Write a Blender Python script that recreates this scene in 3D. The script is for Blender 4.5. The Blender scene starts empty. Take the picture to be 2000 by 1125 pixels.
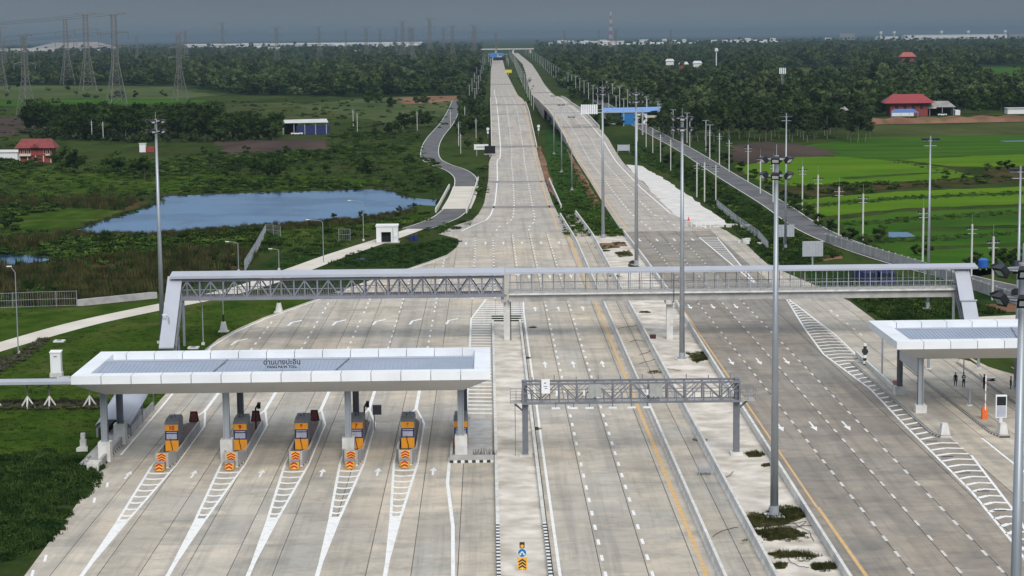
import bpy, math, random
import numpy as np
from mathutils import Vector, Matrix

rng = random.Random(7)
scene = bpy.context.scene
R = math.radians

# ---------------------------------------------------------------- camera
CAM_H = 40.0
F_PX = 3889.0                     # 70 mm lens on a 36 mm wide sensor, 2000 px wide
PITCH = math.atan(492.5 / F_PX)
YAW, ROLL = 0.0116, 0.010
cp, sp = math.cos(PITCH), math.sin(PITCH)
fwd = Vector((math.sin(YAW) * cp, math.cos(YAW) * cp, -sp))
right0 = Vector((math.cos(YAW), -math.sin(YAW), 0))
up0 = right0.cross(fwd)
camr = math.cos(ROLL) * right0 - math.sin(ROLL) * up0
camu = math.sin(ROLL) * right0 + math.cos(ROLL) * up0
cam_data = bpy.data.cameras.new("camera")
cam = bpy.data.objects.new("camera", cam_data)
scene.collection.objects.link(cam)
cam_data.sensor_width = 36.0
cam_data.lens = 36.0 * F_PX / 2000.0
cam_data.clip_start, cam_data.clip_end = 1.0, 60000.0
m = Matrix((camr, camu, -fwd)).transposed().to_4x4()
m.translation = (0, 0, CAM_H)
cam.matrix_world = m
scene.camera = cam


def px(x, y, z=0.0):
    """photo pixel (2000 x 1125) -> point on the level z"""
    d = fwd + camr * ((x - 1000) / F_PX) - camu * ((y - 562.5) / F_PX)
    t = (z - CAM_H) / d.z
    return Vector((d.x * t, d.y * t, z))


# ---------------------------------------------------------------- sky, sun, exposure
SUN_EL, SUN_AZ = R(40), R(168)    # azimuth measured from +Y towards +X
world = bpy.data.worlds.new("World")
scene.world = world
world.use_nodes = True
nt = world.node_tree
nt.nodes.clear()
out = nt.nodes.new("ShaderNodeOutputWorld")
bg = nt.nodes.new("ShaderNodeBackground")
sky = nt.nodes.new("ShaderNodeTexSky")
sky.sky_type = 'NISHITA'
sky.sun_disc = False
sky.sun_elevation = SUN_EL
sky.sun_rotation = SUN_AZ
tc = nt.nodes.new("ShaderNodeTexCoord")
sep = nt.nodes.new("ShaderNodeSeparateXYZ")
nt.links.new(tc.outputs['Generated'], sep.inputs[0])
ramp = nt.nodes.new("ShaderNodeValToRGB")
nt.links.new(sep.outputs['Z'], ramp.inputs[0])
cr = ramp.color_ramp
cr.interpolation = 'EASE'
# overcast: dark slate near the horizon, bright cloud overhead
stops = [(0.0, (.150, .186, .222)), (0.025, (.106, .142, .184)), (0.10, (.225, .36, .58)),
         (0.4, (.53, .59, .67)), (1.0, (.76, .79, .83))]
while len(cr.elements) < len(stops):
    cr.elements.new(0.5)
for e, (p, c) in zip(cr.elements, stops):
    e.position = p
    e.color = (*c, 1)
nz = nt.nodes.new("ShaderNodeTexNoise")
nz.inputs['Scale'].default_value = 3.0
nz.inputs['Detail'].default_value = 4.0
mp = nt.nodes.new("ShaderNodeMapping")
mp.inputs['Scale'].default_value = (1, 1, 7)
nt.links.new(tc.outputs['Generated'], mp.inputs[0])
nt.links.new(mp.outputs[0], nz.inputs['Vector'])
mr = nt.nodes.new("ShaderNodeMapRange")
mr.inputs[1].default_value, mr.inputs[2].default_value = .3, .7
mr.inputs[3].default_value, mr.inputs[4].default_value = 9.2, 10.8
nt.links.new(nz.outputs['Fac'], mr.inputs[0])
sc10 = nt.nodes.new("ShaderNodeVectorMath")
sc10.operation = 'SCALE'
nt.links.new(ramp.outputs[0], sc10.inputs[0])
nt.links.new(mr.outputs[0], sc10.inputs['Scale'])
mix = nt.nodes.new("ShaderNodeMix")
mix.data_type = 'RGBA'
mix.inputs['Factor'].default_value = 0.93
nt.links.new(sky.outputs[0], mix.inputs['A'])
nt.links.new(sc10.outputs[0], mix.inputs['B'])
nt.links.new(mix.outputs['Result'], bg.inputs['Color'])
bg.inputs['Strength'].default_value = 0.1
nt.links.new(bg.outputs[0], out.inputs[0])

sun_data = bpy.data.lights.new("sun", 'SUN')
sun_data.energy = 2.15
sun_data.angle = R(26)
sun_data.color = (1.0, .955, .89)
sun = bpy.data.objects.new("sun", sun_data)
scene.collection.objects.link(sun)
to_sun = Vector((math.sin(SUN_AZ) * math.cos(SUN_EL), math.cos(SUN_AZ) * math.cos(SUN_EL), math.sin(SUN_EL)))
sun.rotation_euler = to_sun.to_track_quat('Z', 'Y').to_euler()
sun.location = (0, 100, 300)

scene.view_settings.view_transform = 'Standard'
scene.view_settings.look = 'None'
scene.view_settings.exposure = 0.2
scene.view_settings.gamma = 1.0
scene.view_settings.use_curve_mapping = False
scene.cycles.use_denoising = True
scene.cycles.max_bounces = 5
scene.cycles.diffuse_bounces = 3
scene.cycles.transparent_max_bounces = 6
scene.cycles.volume_bounces = 0

# ---------------------------------------------------------------- materials
MATS = {}


def node(nt, t, **kw):
    n = nt.nodes.new(t)
    for k, v in kw.items():
        setattr(n, k, v)
    return n


def mat(name, col, rough=0.7, metal=0.0, var=0.12, scale=1.5, stretch=(1, 1, 1), rand=0.0, col2=None,
        bump=0.0, bump_scale=20.0, spec=0.3, detail=5.0, lo=.35, hi=.65, dirt=None, dirt_scale=.4, dirt_amt=.5):
    """Principled material: base colour with world-position noise, per-object random tint and optional dirt."""
    if name in MATS:
        return MATS[name]
    m = bpy.data.materials.new(name)
    m.use_nodes = True
    nt = m.node_tree
    b = nt.nodes['Principled BSDF']
    b.inputs['Roughness'].default_value = rough
    b.inputs['Metallic'].default_value = metal
    b.inputs['Specular IOR Level'].default_value = spec
    geo = node(nt, 'ShaderNodeNewGeometry')
    mp = node(nt, 'ShaderNodeMapping')
    mp.inputs['Scale'].default_value = stretch
    nt.links.new(geo.outputs['Position'], mp.inputs[0])
    n1 = node(nt, 'ShaderNodeTexNoise')
    n1.inputs['Scale'].default_value = scale
    n1.inputs['Detail'].default_value = detail
    nt.links.new(mp.outputs[0], n1.inputs['Vector'])
    rp = node(nt, 'ShaderNodeMapRange')
    rp.inputs[1].default_value, rp.inputs[2].default_value = lo, hi
    nt.links.new(n1.outputs['Fac'], rp.inputs[0])
    c = Vector(col)
    c2 = Vector(col2) if col2 else c * (1 + var)
    c1 = c if col2 else c * (1 - var)
    mx = node(nt, 'ShaderNodeMix', data_type='RGBA')
    mx.inputs['A'].default_value = (*c1, 1)
    mx.inputs['B'].default_value = (*c2, 1)
    nt.links.new(rp.outputs[0], mx.inputs['Factor'])
    cur = mx.outputs['Result']
    if rand:
        oi = node(nt, 'ShaderNodeObjectInfo')
        r2 = node(nt, 'ShaderNodeMapRange')
        r2.inputs[3].default_value, r2.inputs[4].default_value = 1 - rand, 1 + rand
        nt.links.new(oi.outputs['Random'], r2.inputs[0])
        vm = node(nt, 'ShaderNodeVectorMath', operation='SCALE')
        nt.links.new(cur, vm.inputs[0])
        nt.links.new(r2.outputs[0], vm.inputs['Scale'])
        cur = vm.outputs[0]
    if dirt:
        n2 = node(nt, 'ShaderNodeTexNoise')
        n2.inputs['Scale'].default_value = dirt_scale
        n2.inputs['Detail'].default_value = 6
        nt.links.new(geo.outputs['Position'], n2.inputs['Vector'])
        r3 = node(nt, 'ShaderNodeMapRange')
        r3.inputs[1].default_value, r3.inputs[2].default_value = .52, .72
        r3.inputs[4].default_value = dirt_amt
        nt.links.new(n2.outputs['Fac'], r3.inputs[0])
        m2 = node(nt, 'ShaderNodeMix', data_type='RGBA')
        nt.links.new(r3.outputs[0], m2.inputs['Factor'])
        nt.links.new(cur, m2.inputs['A'])
        m2.inputs['B'].default_value = (*dirt, 1)
        cur = m2.outputs['Result']
    nt.links.new(cur, b.inputs['Base Color'])
    if bump:
        n3 = node(nt, 'ShaderNodeTexNoise')
        n3.inputs['Scale'].default_value = bump_scale
        nt.links.new(geo.outputs['Position'], n3.inputs['Vector'])
        bp = node(nt, 'ShaderNodeBump')
        bp.inputs['Strength'].default_value = bump
        nt.links.new(n3.outputs['Fac'], bp.inputs['Height'])
        nt.links.new(bp.outputs[0], b.inputs['Normal'])
    MATS[name] = m
    return m


def concrete_mat(name, a, b_, tan, rand=.10, joints=None):
    """weathered pavement: slab-to-slab tint, cross-brushed streaks, stains, tyre darkening"""
    m = bpy.data.materials.new(name)
    MATS[name] = m
    m.use_nodes = True
    nt = m.node_tree
    b = nt.nodes['Principled BSDF']
    b.inputs['Roughness'].default_value = .78
    b.inputs['Specular IOR Level'].default_value = .25
    geo = node(nt, 'ShaderNodeNewGeometry')

    def noise(sc, stretch, detail=5, rough=.6):
        mp = node(nt, 'ShaderNodeMapping')
        mp.inputs['Scale'].default_value = stretch
        nt.links.new(geo.outputs['Position'], mp.inputs[0])
        n = node(nt, 'ShaderNodeTexNoise')
        n.inputs['Scale'].default_value = sc
        n.inputs['Detail'].default_value = detail
        n.inputs['Roughness'].default_value = rough
        nt.links.new(mp.outputs[0], n.inputs['Vector'])
        return n.outputs['Fac']

    def rng_(x, lo, hi, o0, o1):
        r = node(nt, 'ShaderNodeMapRange')
        r.inputs[1].default_value, r.inputs[2].default_value = lo, hi
        r.inputs[3].default_value, r.inputs[4].default_value = o0, o1
        nt.links.new(x, r.inputs[0])
        return r.outputs[0]

    def mixc(fac, A, B):
        x = node(nt, 'ShaderNodeMix', data_type='RGBA')
        if isinstance(fac, float):
            x.inputs['Factor'].default_value = fac
        else:
            nt.links.new(fac, x.inputs['Factor'])
        for k, v in (('A', A), ('B', B)):
            if isinstance(v, tuple):
                x.inputs[k].default_value = (*v, 1)
            else:
                nt.links.new(v, x.inputs[k])
        return x.outputs['Result']

    oi = node(nt, 'ShaderNodeObjectInfo')
    slab = rng_(oi.outputs['Random'], 0, 1, 0, 1)
    c = mixc(slab, a, b_)
    c = mixc(rng_(noise(.035, (1, .6, 1), 3), .45, .68, 0, .8), c, tan)
    c = mixc(rng_(noise(.22, (.8, .8, 1), 7, .7), .47, .70, 0, .75), c, tuple(v * .58 for v in b_))
    c = mixc(rng_(noise(.09, (.7, 1.1, 1), 5, .6), .52, .66, 0, .5), c, (a[0] * .74, a[1] * .74, a[2] * .78))
    c = mixc(rng_(noise(.5, (.45, .9, 1), 8, .75), .5, .74, 0, .6), c, tuple(v * .52 for v in b_))
    c = mixc(rng_(noise(.35, (.5, .8, 1), 7, .7), .53, .72, 0, .6), c, tuple(min(.8, v * 1.25) for v in tan))
    c = mixc(rng_(noise(.75, (1, .022, 1), 4, .6), .48, .66, 0, .42), c, tuple(v * .55 for v in b_))
    c = mixc(rng_(noise(2.2, (1, .05, 1), 3, .6), .56, .72, 0, .3), c, tuple(v * .45 for v in b_))
    if rand:
        r2 = rng_(oi.outputs['Random'], 0, 1, 1 - rand, 1 + rand)
        w = node(nt, 'ShaderNodeTexWhiteNoise', noise_dimensions='1D')
        nt.links.new(oi.outputs['Random'], w.inputs['W'])
        r2 = rng_(w.outputs['Value'], 0, 1, 1 - rand, 1 + rand)
        vm = node(nt, 'ShaderNodeVectorMath', operation='SCALE')
        nt.links.new(c, vm.inputs[0])
        nt.links.new(r2, vm.inputs['Scale'])
        c = vm.outputs[0]
    nt.links.new(c, b.inputs['Base Color'])
    return m


def stripe_mat(name, c1, c2, period, axis=1, duty=.5, off=0.0):
    """painted kerb blocks: two colours alternating along one axis"""
    m = bpy.data.materials.new(name)
    MATS[name] = m
    m.use_nodes = True
    nt = m.node_tree
    b = nt.nodes['Principled BSDF']
    b.inputs['Roughness'].default_value = .65
    geo = node(nt, 'ShaderNodeNewGeometry')
    s = node(nt, 'ShaderNodeSeparateXYZ')
    nt.links.new(geo.outputs['Position'], s.inputs[0])
    ad = node(nt, 'ShaderNodeMath', operation='ADD')
    ad.inputs[1].default_value = 1000 + off
    nt.links.new(s.outputs[axis], ad.inputs[0])
    md = node(nt, 'ShaderNodeMath', operation='MODULO')
    md.inputs[1].default_value = period
    nt.links.new(ad.outputs[0], md.inputs[0])
    lt = node(nt, 'ShaderNodeMath', operation='LESS_THAN')
    lt.inputs[1].default_value = period * duty
    nt.links.new(md.outputs[0], lt.inputs[0])
    mx = node(nt, 'ShaderNodeMix', data_type='RGBA')
    mx.inputs['A'].default_value = (*c1, 1)
    mx.inputs['B'].default_value = (*c2, 1)
    nt.links.new(lt.outputs[0], mx.inputs['Factor'])
    nt.links.new(mx.outputs['Result'], b.inputs['Base Color'])
    return m


def leaf_mat(name, c1, c2, rand=.35, trans=.25):
    """foliage: patchy in the crown, different from plant to plant"""
    m = bpy.data.materials.new(name)
    MATS[name] = m
    m.use_nodes = True
    nt = m.node_tree
    b = nt.nodes['Principled BSDF']
    b.inputs['Roughness'].default_value = .7
    b.inputs['Specular IOR Level'].default_value = 0
    geo = node(nt, 'ShaderNodeNewGeometry')
    n = node(nt, 'ShaderNodeTexNoise')
    n.inputs['Scale'].default_value = .35
    n.inputs['Detail'].default_value = 4
    nt.links.new(geo.outputs['Position'], n.inputs['Vector'])
    r = node(nt, 'ShaderNodeMapRange')
    r.inputs[1].default_value, r.inputs[2].default_value = .35, .65
    nt.links.new(n.outputs['Fac'], r.inputs[0])
    mx = node(nt, 'ShaderNodeMix', data_type='RGBA')
    mx.inputs['A'].default_value = (*c1, 1)
    mx.inputs['B'].default_value = (*c2, 1)
    nt.links.new(r.outputs[0], mx.inputs['Factor'])
    oi = node(nt, 'ShaderNodeObjectInfo')
    r2 = node(nt, 'ShaderNodeMapRange')
    r2.inputs[3].default_value, r2.inputs[4].default_value = 1 - rand, 1 + rand
    nt.links.new(oi.outputs['Random'], r2.inputs[0])
    vm = node(nt, 'ShaderNodeVectorMath', operation='SCALE')
    nt.links.new(mx.outputs['Result'], vm.inputs[0])
    nt.links.new(r2.outputs[0], vm.inputs['Scale'])
    nt.links.new(vm.outputs[0], b.inputs['Base Color'])
    return m


# ---------------------------------------------------------------- mesh helpers
class MB:
    def __init__(s):
        s.v, s.f = [], []

    def add(s, verts, faces):
        o = len(s.v)
        s.v += [tuple(p) for p in verts]
        s.f += [tuple(i + o for i in f) for f in faces]
        return s

    def box(s, x0, x1, y0, y1, z0, z1):
        return s.add([(x0, y0, z0), (x1, y0, z0), (x1, y1, z0), (x0, y1, z0), (x0, y0, z1), (x1, y0, z1), (x1, y1, z1), (x0, y1, z1)],
                     [(3, 2, 1, 0), (4, 5, 6, 7), (0, 1, 5, 4), (1, 2, 6, 5), (2, 3, 7, 6), (3, 0, 4, 7)])

    def poly(s, pts):
        return s.add(pts, [tuple(range(len(pts)))])

    def prism(s, pts, z0, z1):
        """pts: (x, y) counter-clockwise"""
        n = len(pts)
        if sum(pts[i][0] * pts[(i + 1) % n][1] - pts[(i + 1) % n][0] * pts[i][1] for i in range(n)) < 0:
            pts = pts[::-1]
        vs = [(p[0], p[1], z0) for p in pts] + [(p[0], p[1], z1) for p in pts]
        fs = [tuple(range(n, 2 * n)), tuple(range(n - 1, -1, -1))]
        fs += [(i, (i + 1) % n, n + (i + 1) % n, n + i) for i in range(n)]
        return s.add(vs, fs)

    def tube(s, a, b, r, n=6, r2=None, cap=True):
        a, b = Vector(a), Vector(b)
        r2 = r if r2 is None else r2
        d = (b - a)
        if d.length < 1e-6:
            return s
        d.normalize()
        t = Vector((0, 0, 1)) if abs(d.z) < .95 else Vector((1, 0, 0))
        u = d.cross(t).normalized()
        w = d.cross(u)
        vs = []
        for q, rr in ((a, r), (b, r2)):
            for i in range(n):
                an = 2 * math.pi * i / n
                vs.append(q + (u * math.cos(an) + w * math.sin(an)) * rr)
        fs = [(i, n + i, n + (i + 1) % n, (i + 1) % n) for i in range(n)]
        if cap:
            fs += [tuple(range(n)), tuple(range(2 * n - 1, n - 1, -1))]
        return s.add(vs, fs)

    def bar(s, a, b, w, h, up=(0, 0, 1)):
        """rectangular bar from a to b, w sideways, h along up"""
        a, b = Vector(a), Vector(b)
        d = (b - a).normalized()
        up = Vector(up)
        if abs(d.dot(up)) > .98:
            up = Vector((0, 1, 0))
        u = d.cross(up).normalized() * (w / 2)
        v = u.cross(d).normalized() * (h / 2)
        vs = [a - u - v, a + u - v, a + u + v, a - u + v, b - u - v, b + u - v, b + u + v, b - u + v]
        return s.add(vs, [(0, 1, 2, 3), (7, 6, 5, 4), (0, 4, 5, 1), (1, 5, 6, 2), (2, 6, 7, 3), (3, 7, 4, 0)])

    def path(s, pts, r, n=5):
        for a, b in zip(pts[:-1], pts[1:]):
            s.tube(a, b, r, n)
        return s

    def mesh(s, name, mt, smooth=False):
        me = bpy.data.meshes.new(name)
        me.from_pydata(s.v, [], s.f)
        if mt:
            me.materials.append(mt)
        if smooth:
            for p in me.polygons:
                p.use_smooth = True
        me.update()
        return me

    def build(s, name, mt, parent=None, smooth=False):
        return link(name, s.mesh(name, mt, smooth), parent)


def link(name, me, parent=None, loc=None):
    o = bpy.data.objects.new(name, me)
    scene.collection.objects.link(o)
    if parent:
        o.parent = parent
    if loc is not None:
        o.location = loc
    return o


def tag(o, label=None, cat=None, group=None, kind=None):
    if label:
        o['label'] = label
    if cat:
        o['category'] = cat
    if group:
        o['group'] = group
    if kind:
        o['kind'] = kind
    return o


def thing(name, label, cat, loc=(0, 0, 0), rz=0.0, group=None, s=1.0):
    o = bpy.data.objects.new(name, None)
    o.empty_display_size = .3
    scene.collection.objects.link(o)
    o.location = loc
    o.rotation_euler = (0, 0, rz)
    o.scale = (s, s, s)
    return tag(o, label, cat, group)


def struct(name, mb, mt, label=None):
    o = mb.build(name, mt)
    o['kind'] = 'structure'
    if label:
        o['label'] = label
    return o


def copy_tree(o, parent=None):
    c = o.copy()
    scene.collection.objects.link(c)
    if parent:
        c.parent = parent
    for ch in o.children:
        copy_tree(ch, c)
    return c


def place(proto, used, loc, rz=0.0, s=1.0, label=None, group=None):
    """first call moves the prototype itself, later ones copy it with its parts"""
    if used:
        o = copy_tree(proto)
    else:
        o = proto
        used.append(1)
    o.location = loc
    o.rotation_euler = (0, 0, rz)
    o.scale = s if isinstance(s, tuple) else (s, s, s)
    return tag(o, label, None, group)


def interp(tab, y):
    if y <= tab[0][0]:
        return tab[0][1]
    for (a, va), (b, vb) in zip(tab[:-1], tab[1:]):
        if y <= b:
            return va + (vb - va) * (y - a) / (b - a)
    return tab[-1][1]


def text_mesh(txt, name, size=1.0, extrude=0.01, bold=0.0):
    cu = bpy.data.curves.new(name, 'FONT')
    cu.body = txt
    cu.size = size
    cu.extrude = extrude
    cu.offset = bold
    cu.align_x = 'CENTER'
    ob = bpy.data.objects.new(name, cu)
    scene.collection.objects.link(ob)
    dg = bpy.context.evaluated_depsgraph_get()
    me = bpy.data.meshes.new_from_object(ob.evaluated_get(dg))
    bpy.data.objects.remove(ob)
    bpy.data.curves.remove(cu)
    return me


def inside(poly, x, y):
    r = False
    n = len(poly)
    for i in range(n):
        x1, y1 = poly[i]
        x2, y2 = poly[(i + 1) % n]
        if (y1 > y) != (y2 > y) and x < (x2 - x1) * (y - y1) / (y2 - y1) + x1:
            r = not r
    return r


def wpoly(pts, z=0.0):
    return [tuple(px(x, y, z)[:2]) for x, y in pts]


# colours
SLAB = concrete_mat('pavement concrete', (.50, .445, .365), (.435, .413, .37), (.58, .485, .365), .10)
SLAB_R = concrete_mat('worn pavement concrete', (.30, .262, .216), (.265, .247, .22), (.37, .315, .25), .09)
FARSLAB = concrete_mat('far pavement concrete', (.44, .40, .35), (.42, .39, .35), (.50, .435, .36), 0)
JOINT = mat('joint sealant', (.15, .14, .13), .9, var=.3, scale=.3)
WHITE = mat('white road paint', (.80, .80, .78), .6, var=.06, scale=3, dirt=(.5, .49, .46), dirt_scale=1.2, dirt_amt=.5)
WHITE2 = mat('worn white paint', (.62, .60, .57), .65, var=.10, scale=3, dirt=(.36, .34, .31), dirt_scale=1.0, dirt_amt=.6)
YELLOW = mat('yellow road paint', (.62, .40, .17), .6, var=.10, scale=2, dirt=(.5, .42, .32), dirt_scale=.35, dirt_amt=.9)
BARR = mat('barrier concrete', (.62, .61, .58), .8, var=.10, scale=1.2, rand=.08, dirt=(.40, .38, .34), dirt_scale=.8, dirt_amt=.6)
WALLC = mat('grey cast concrete', (.40, .39, .38), .85, var=.10, scale=1.0, rand=.06, dirt=(.22, .21, .19), dirt_scale=.6)
SAND = mat('sandy ground', (.46, .42, .36), .95, scale=.45, stretch=(.8, .8, 1), col2=(.72, .67, .60), dirt=(.36, .30, .24), dirt_scale=.35, dirt_amt=.8, detail=10)
EARTH = mat('bare earth', (.26, .17, .11), .95, scale=.15, col2=(.36, .26, .18), detail=7, bump=.2, bump_scale=2)
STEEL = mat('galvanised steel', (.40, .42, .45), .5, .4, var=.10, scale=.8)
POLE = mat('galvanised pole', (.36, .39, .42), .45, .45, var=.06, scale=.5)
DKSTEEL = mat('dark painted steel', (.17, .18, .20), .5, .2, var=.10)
LILAC = mat('lilac grey steel', (.23, .24, .285), .5, .2, var=.08, scale=.6)
ROOFM = mat('pale roof sheet', (.43, .45, .51), .45, .1, var=.05, scale=.4, dirt=(.42, .43, .46), dirt_scale=.2, dirt_amt=.5)
BLUER = mat('blue grey roof deck', (.33, .38, .47), .45, .2, var=.06, scale=.3)
PANEL = mat('white fascia panel', (.80, .82, .84), .4, var=.04, scale=.3, rand=.03, dirt=(.62, .63, .64), dirt_scale=.25, dirt_amt=.5)
SOFFIT = mat('soffit panel', (.58, .58, .56), .55, var=.04, scale=.3)
BLACK = mat('black plastic', (.018, .018, .02), .5)
BPAINT = mat('black kerb paint', (.03, .03, .032), .6)
ORANGE = mat('orange booth panel', (.80, .33, .03), .45, var=.06)
REDP = mat('red sign paint', (.40, .022, .02), .5)
NAVY = mat('navy window frame', (.03, .035, .12), .4)
GLASSW = mat('pale screen glass', (.42, .44, .52), .2, spec=.6)
BOOTHG = mat('booth grey metal', (.17, .175, .19), .5, var=.06)
KERBST = stripe_mat('striped kerb', (.72, .72, .70), (.03, .03, .03), 1.0)
KERBST3 = stripe_mat('fine striped kerb', (.55, .55, .53), (.06, .06, .06), .62)
KERBST2 = stripe_mat('striped kerb across', (.72, .72, .70), (.03, .03, .03), .7, axis=0)
ASPH = mat('asphalt', (.085, .085, .09), .9, scale=.2, col2=(.13, .13, .135), dirt=(.2, .18, .15), dirt_scale=.1, dirt_amt=.4)
PATHC = mat('path concrete', (.55, .50, .43), .9, scale=.15, col2=(.64, .60, .53), dirt=(.42, .37, .30), dirt_scale=.3, dirt_amt=.5)
LENS = mat('lamp lens', (.75, .77, .78), .15, spec=.7)
BARK = mat('bark', (.10, .085, .065), .9, var=.3, scale=2)
BARKP = mat('pale bark', (.16, .15, .13), .9, var=.3, scale=2)
# ================================================================ GROUND
def ground_mat():
    m = bpy.data.materials.new('mixed grassland')
    m.use_nodes = True
    nt = m.node_tree
    b = nt.nodes['Principled BSDF']
    b.inputs['Roughness'].default_value = .95
    b.inputs['Specular IOR Level'].default_value = 0
    geo = node(nt, 'ShaderNodeNewGeometry')

    def noise(sc, stretch=(1, 1, 1), detail=6, rough=.6, off=0):
        mp = node(nt, 'ShaderNodeMapping')
        mp.inputs['Scale'].default_value = stretch
        mp.inputs['Location'].default_value = (off, off * 1.7, 0)
        nt.links.new(geo.outputs['Position'], mp.inputs[0])
        n = node(nt, 'ShaderNodeTexNoise')
        n.inputs['Scale'].default_value = sc
        n.inputs['Detail'].default_value = detail
        n.inputs['Roughness'].default_value = rough
        nt.links.new(mp.outputs[0], n.inputs['Vector'])
        return n.outputs['Fac']

    def mixc(x, lo, hi, A, B, amt=1.0):
        r = node(nt, 'ShaderNodeMapRange')
        r.inputs[1].default_value, r.inputs[2].default_value = lo, hi
        r.inputs[4].default_value = amt
        nt.links.new(x, r.inputs[0])
        q = node(nt, 'ShaderNodeMix', data_type='RGBA')
        nt.links.new(r.outputs[0], q.inputs['Factor'])
        for k, v in (('A', A), ('B', B)):
            if isinstance(v, tuple):
                q.inputs[k].default_value = (*v, 1)
            else:
                nt.links.new(v, q.inputs[k])
        return q.outputs['Result']
    c = mixc(noise(.02, (1, .5, 1)), .42, .58, (.018, .036, .010), (.042, .066, .017))
    c = mixc(noise(.055, (1, .35, 1), off=40), .48, .62, c, (.050, .050, .022), .8)
    c = mixc(noise(.11, (1, .4, 1), off=90), .52, .66, c, (.014, .026, .010), .85)
    c = mixc(noise(.8, (1, .6, 1), 5, .7, 10), .4, .7, c, (.060, .085, .024), .45)
    c = mixc(noise(.013, (1, .4, 1), off=300), .6, .66, c, (.085, .065, .045), .6)
    nt.links.new(c, b.inputs['Base Color'])
    return m


GROUND = ground_mat()
g = MB()
ys = [-400, 0, 120, 250, 400, 600, 900, 1400, 2200, 3500, 6000, 10000, 20000, 39000]
xs = [-16000, -6000, -2500, -1000, -400, -150, 0, 150, 400, 1000, 2500, 6000, 16000]
for a, b_ in zip(ys[:-1], ys[1:]):
    for c, d in zip(xs[:-1], xs[1:]):
        g.poly([(c, a, -.06), (d, a, -.06), (d, b_, -.06), (c, b_, -.06)])
struct('ground', g, GROUND)


def gmat(name, c1, c2, scale=.05, stretch=(1, .3, 1), dirt=None, amt=.5, ds=.08):
    return mat(name, c1, .95, col2=c2, scale=scale, stretch=stretch, detail=7, spec=0, dirt=dirt, dirt_scale=ds, dirt_amt=amt)


G_LAWN = gmat('mown grass', (.026, .056, .008), (.052, .088, .014), .22, (1, .6, 1), (.14, .12, .05), .45, .12)
G_RICE = gmat('young rice', (.066, .145, .012), (.100, .178, .016), .035, (.4, 1.6, 1), (.05, .10, .014), .5, .03)
G_RICE2 = gmat('deep green rice', (.030, .085, .012), (.055, .118, .017), .04, (.4, 1.6, 1), (.022, .05, .01), .6, .03)
G_DARK = gmat('rough dark grass', (.014, .034, .010), (.030, .055, .015), .3, (1, .6, 1))
G_OLIVE = gmat('olive pasture', (.046, .062, .022), (.080, .092, .034), .03, (1, .3, 1), (.03, .042, .016), .6, .03)
G_PALE = gmat('pale meadow', (.052, .078, .028), (.088, .108, .045), .02, (1, .3, 1), (.035, .055, .02), .6, .02)
G_PLOUGH = gmat('ploughed earth', (.052, .040, .036), (.082, .062, .052), .06, (1, .3, 1))
G_REED = gmat('dry reed bed', (.036, .040, .014), (.075, .058, .028), .12, (1, .5, 1), (.016, .028, .008), .7, .1)
G_MED = gmat('median grass', (.018, .052, .014), (.036, .082, .022), .2, (1, .6, 1))
G_BUND = gmat('grassy bund', (.026, .060, .012), (.050, .085, .020), .2, (1, .6, 1))
BANK = gmat('red earth bank', (.16, .085, .055), (.27, .16, .105), .05, (1, 1, 1), (.05, .055, .025), .75, .09)

lay = [0.0]


def field(name, pts, mt, world_pts=False, wob=0.0):
    """a flat patch of ground with its outline taken from the photo, lying on the level ground"""
    P = pts if world_pts else wpoly(pts)
    if wob:
        Q = []
        n = len(P)
        for i in range(n):
            a, b = Vector(P[i]), Vector(P[(i + 1) % n])
            k = max(1, min(14, int((b - a).length / (wob * 4))))
            for j in range(k):
                q = a.lerp(b, j / k)
                w = wob if j else wob * .4
                Q.append((q.x + rng.uniform(-w, w), q.y + rng.uniform(-w, w) * 1.5))
        P = Q
    lay[0] += .001
    z = -.05 + lay[0]
    mb = MB().poly([(x, y, z) for x, y in P])
    o = struct(name, mb, mt)
    if o.data.polygons[0].normal.z < 0:
        o.data.flip_normals()
    return o


# left side, far to near
field('pale_meadow', [(-60, 168), (200, 166), (330, 170), (430, 186), (360, 192), (-60, 195)], G_PALE, wob=6)
field('green_meadow', [(-60, 196), (120, 194), (350, 192), (420, 198), (200, 206), (-60, 206)], G_RICE2, wob=4)
field('olive_pasture', [(300, 218), (420, 204), (560, 200), (780, 214), (790, 228), (560, 233), (330, 232)], G_OLIVE, wob=5)
field('olive_pasture', [(560, 205), (800, 186), (900, 184), (860, 232), (760, 240)], G_PALE, wob=5)
field('bare_field', [(768, 192), (820, 188), (897, 187), (896, 198), (850, 200), (795, 203)], BANK, wob=3)
field('bare_field', [(-60, 232), (60, 225), (110, 246), (60, 262), (-60, 268)], G_PLOUGH, wob=3)
field('ploughed_field', [(425, 277), (520, 272), (640, 272), (650, 290), (560, 296), (440, 302)], G_PLOUGH, wob=2)
field('meadow', [(-60, 318), (130, 330), (300, 345), (420, 338), (640, 345), (760, 352), (640, 368), (300, 376), (180, 372), (-60, 345)], G_LAWN, wob=2)
field('meadow', [(70, 372), (190, 362), (210, 390), (110, 402), (60, 392)], G_LAWN, wob=1.5)
field('meadow', [(-60, 415), (60, 408), (200, 400), (270, 405), (150, 440), (40, 450), (-60, 440)], G_LAWN, wob=1.5)
field('meadow', [(60, 480), (180, 462), (330, 462), (560, 440), (700, 438), (840, 410), (850, 425), (720, 452), (560, 470), (440, 480), (260, 500), (120, 505)], G_LAWN, wob=1.2)
field('reed_bed', [(-60, 525), (120, 510), (300, 500), (440, 490), (500, 500), (470, 530), (330, 570), (150, 580), (-60, 580)], G_REED, wob=1)
field('reed_bed', [(-60, 380), (60, 384), (240, 388), (300, 392), (250, 412), (100, 400), (-60, 408)], G_REED, wob=1)
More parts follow.
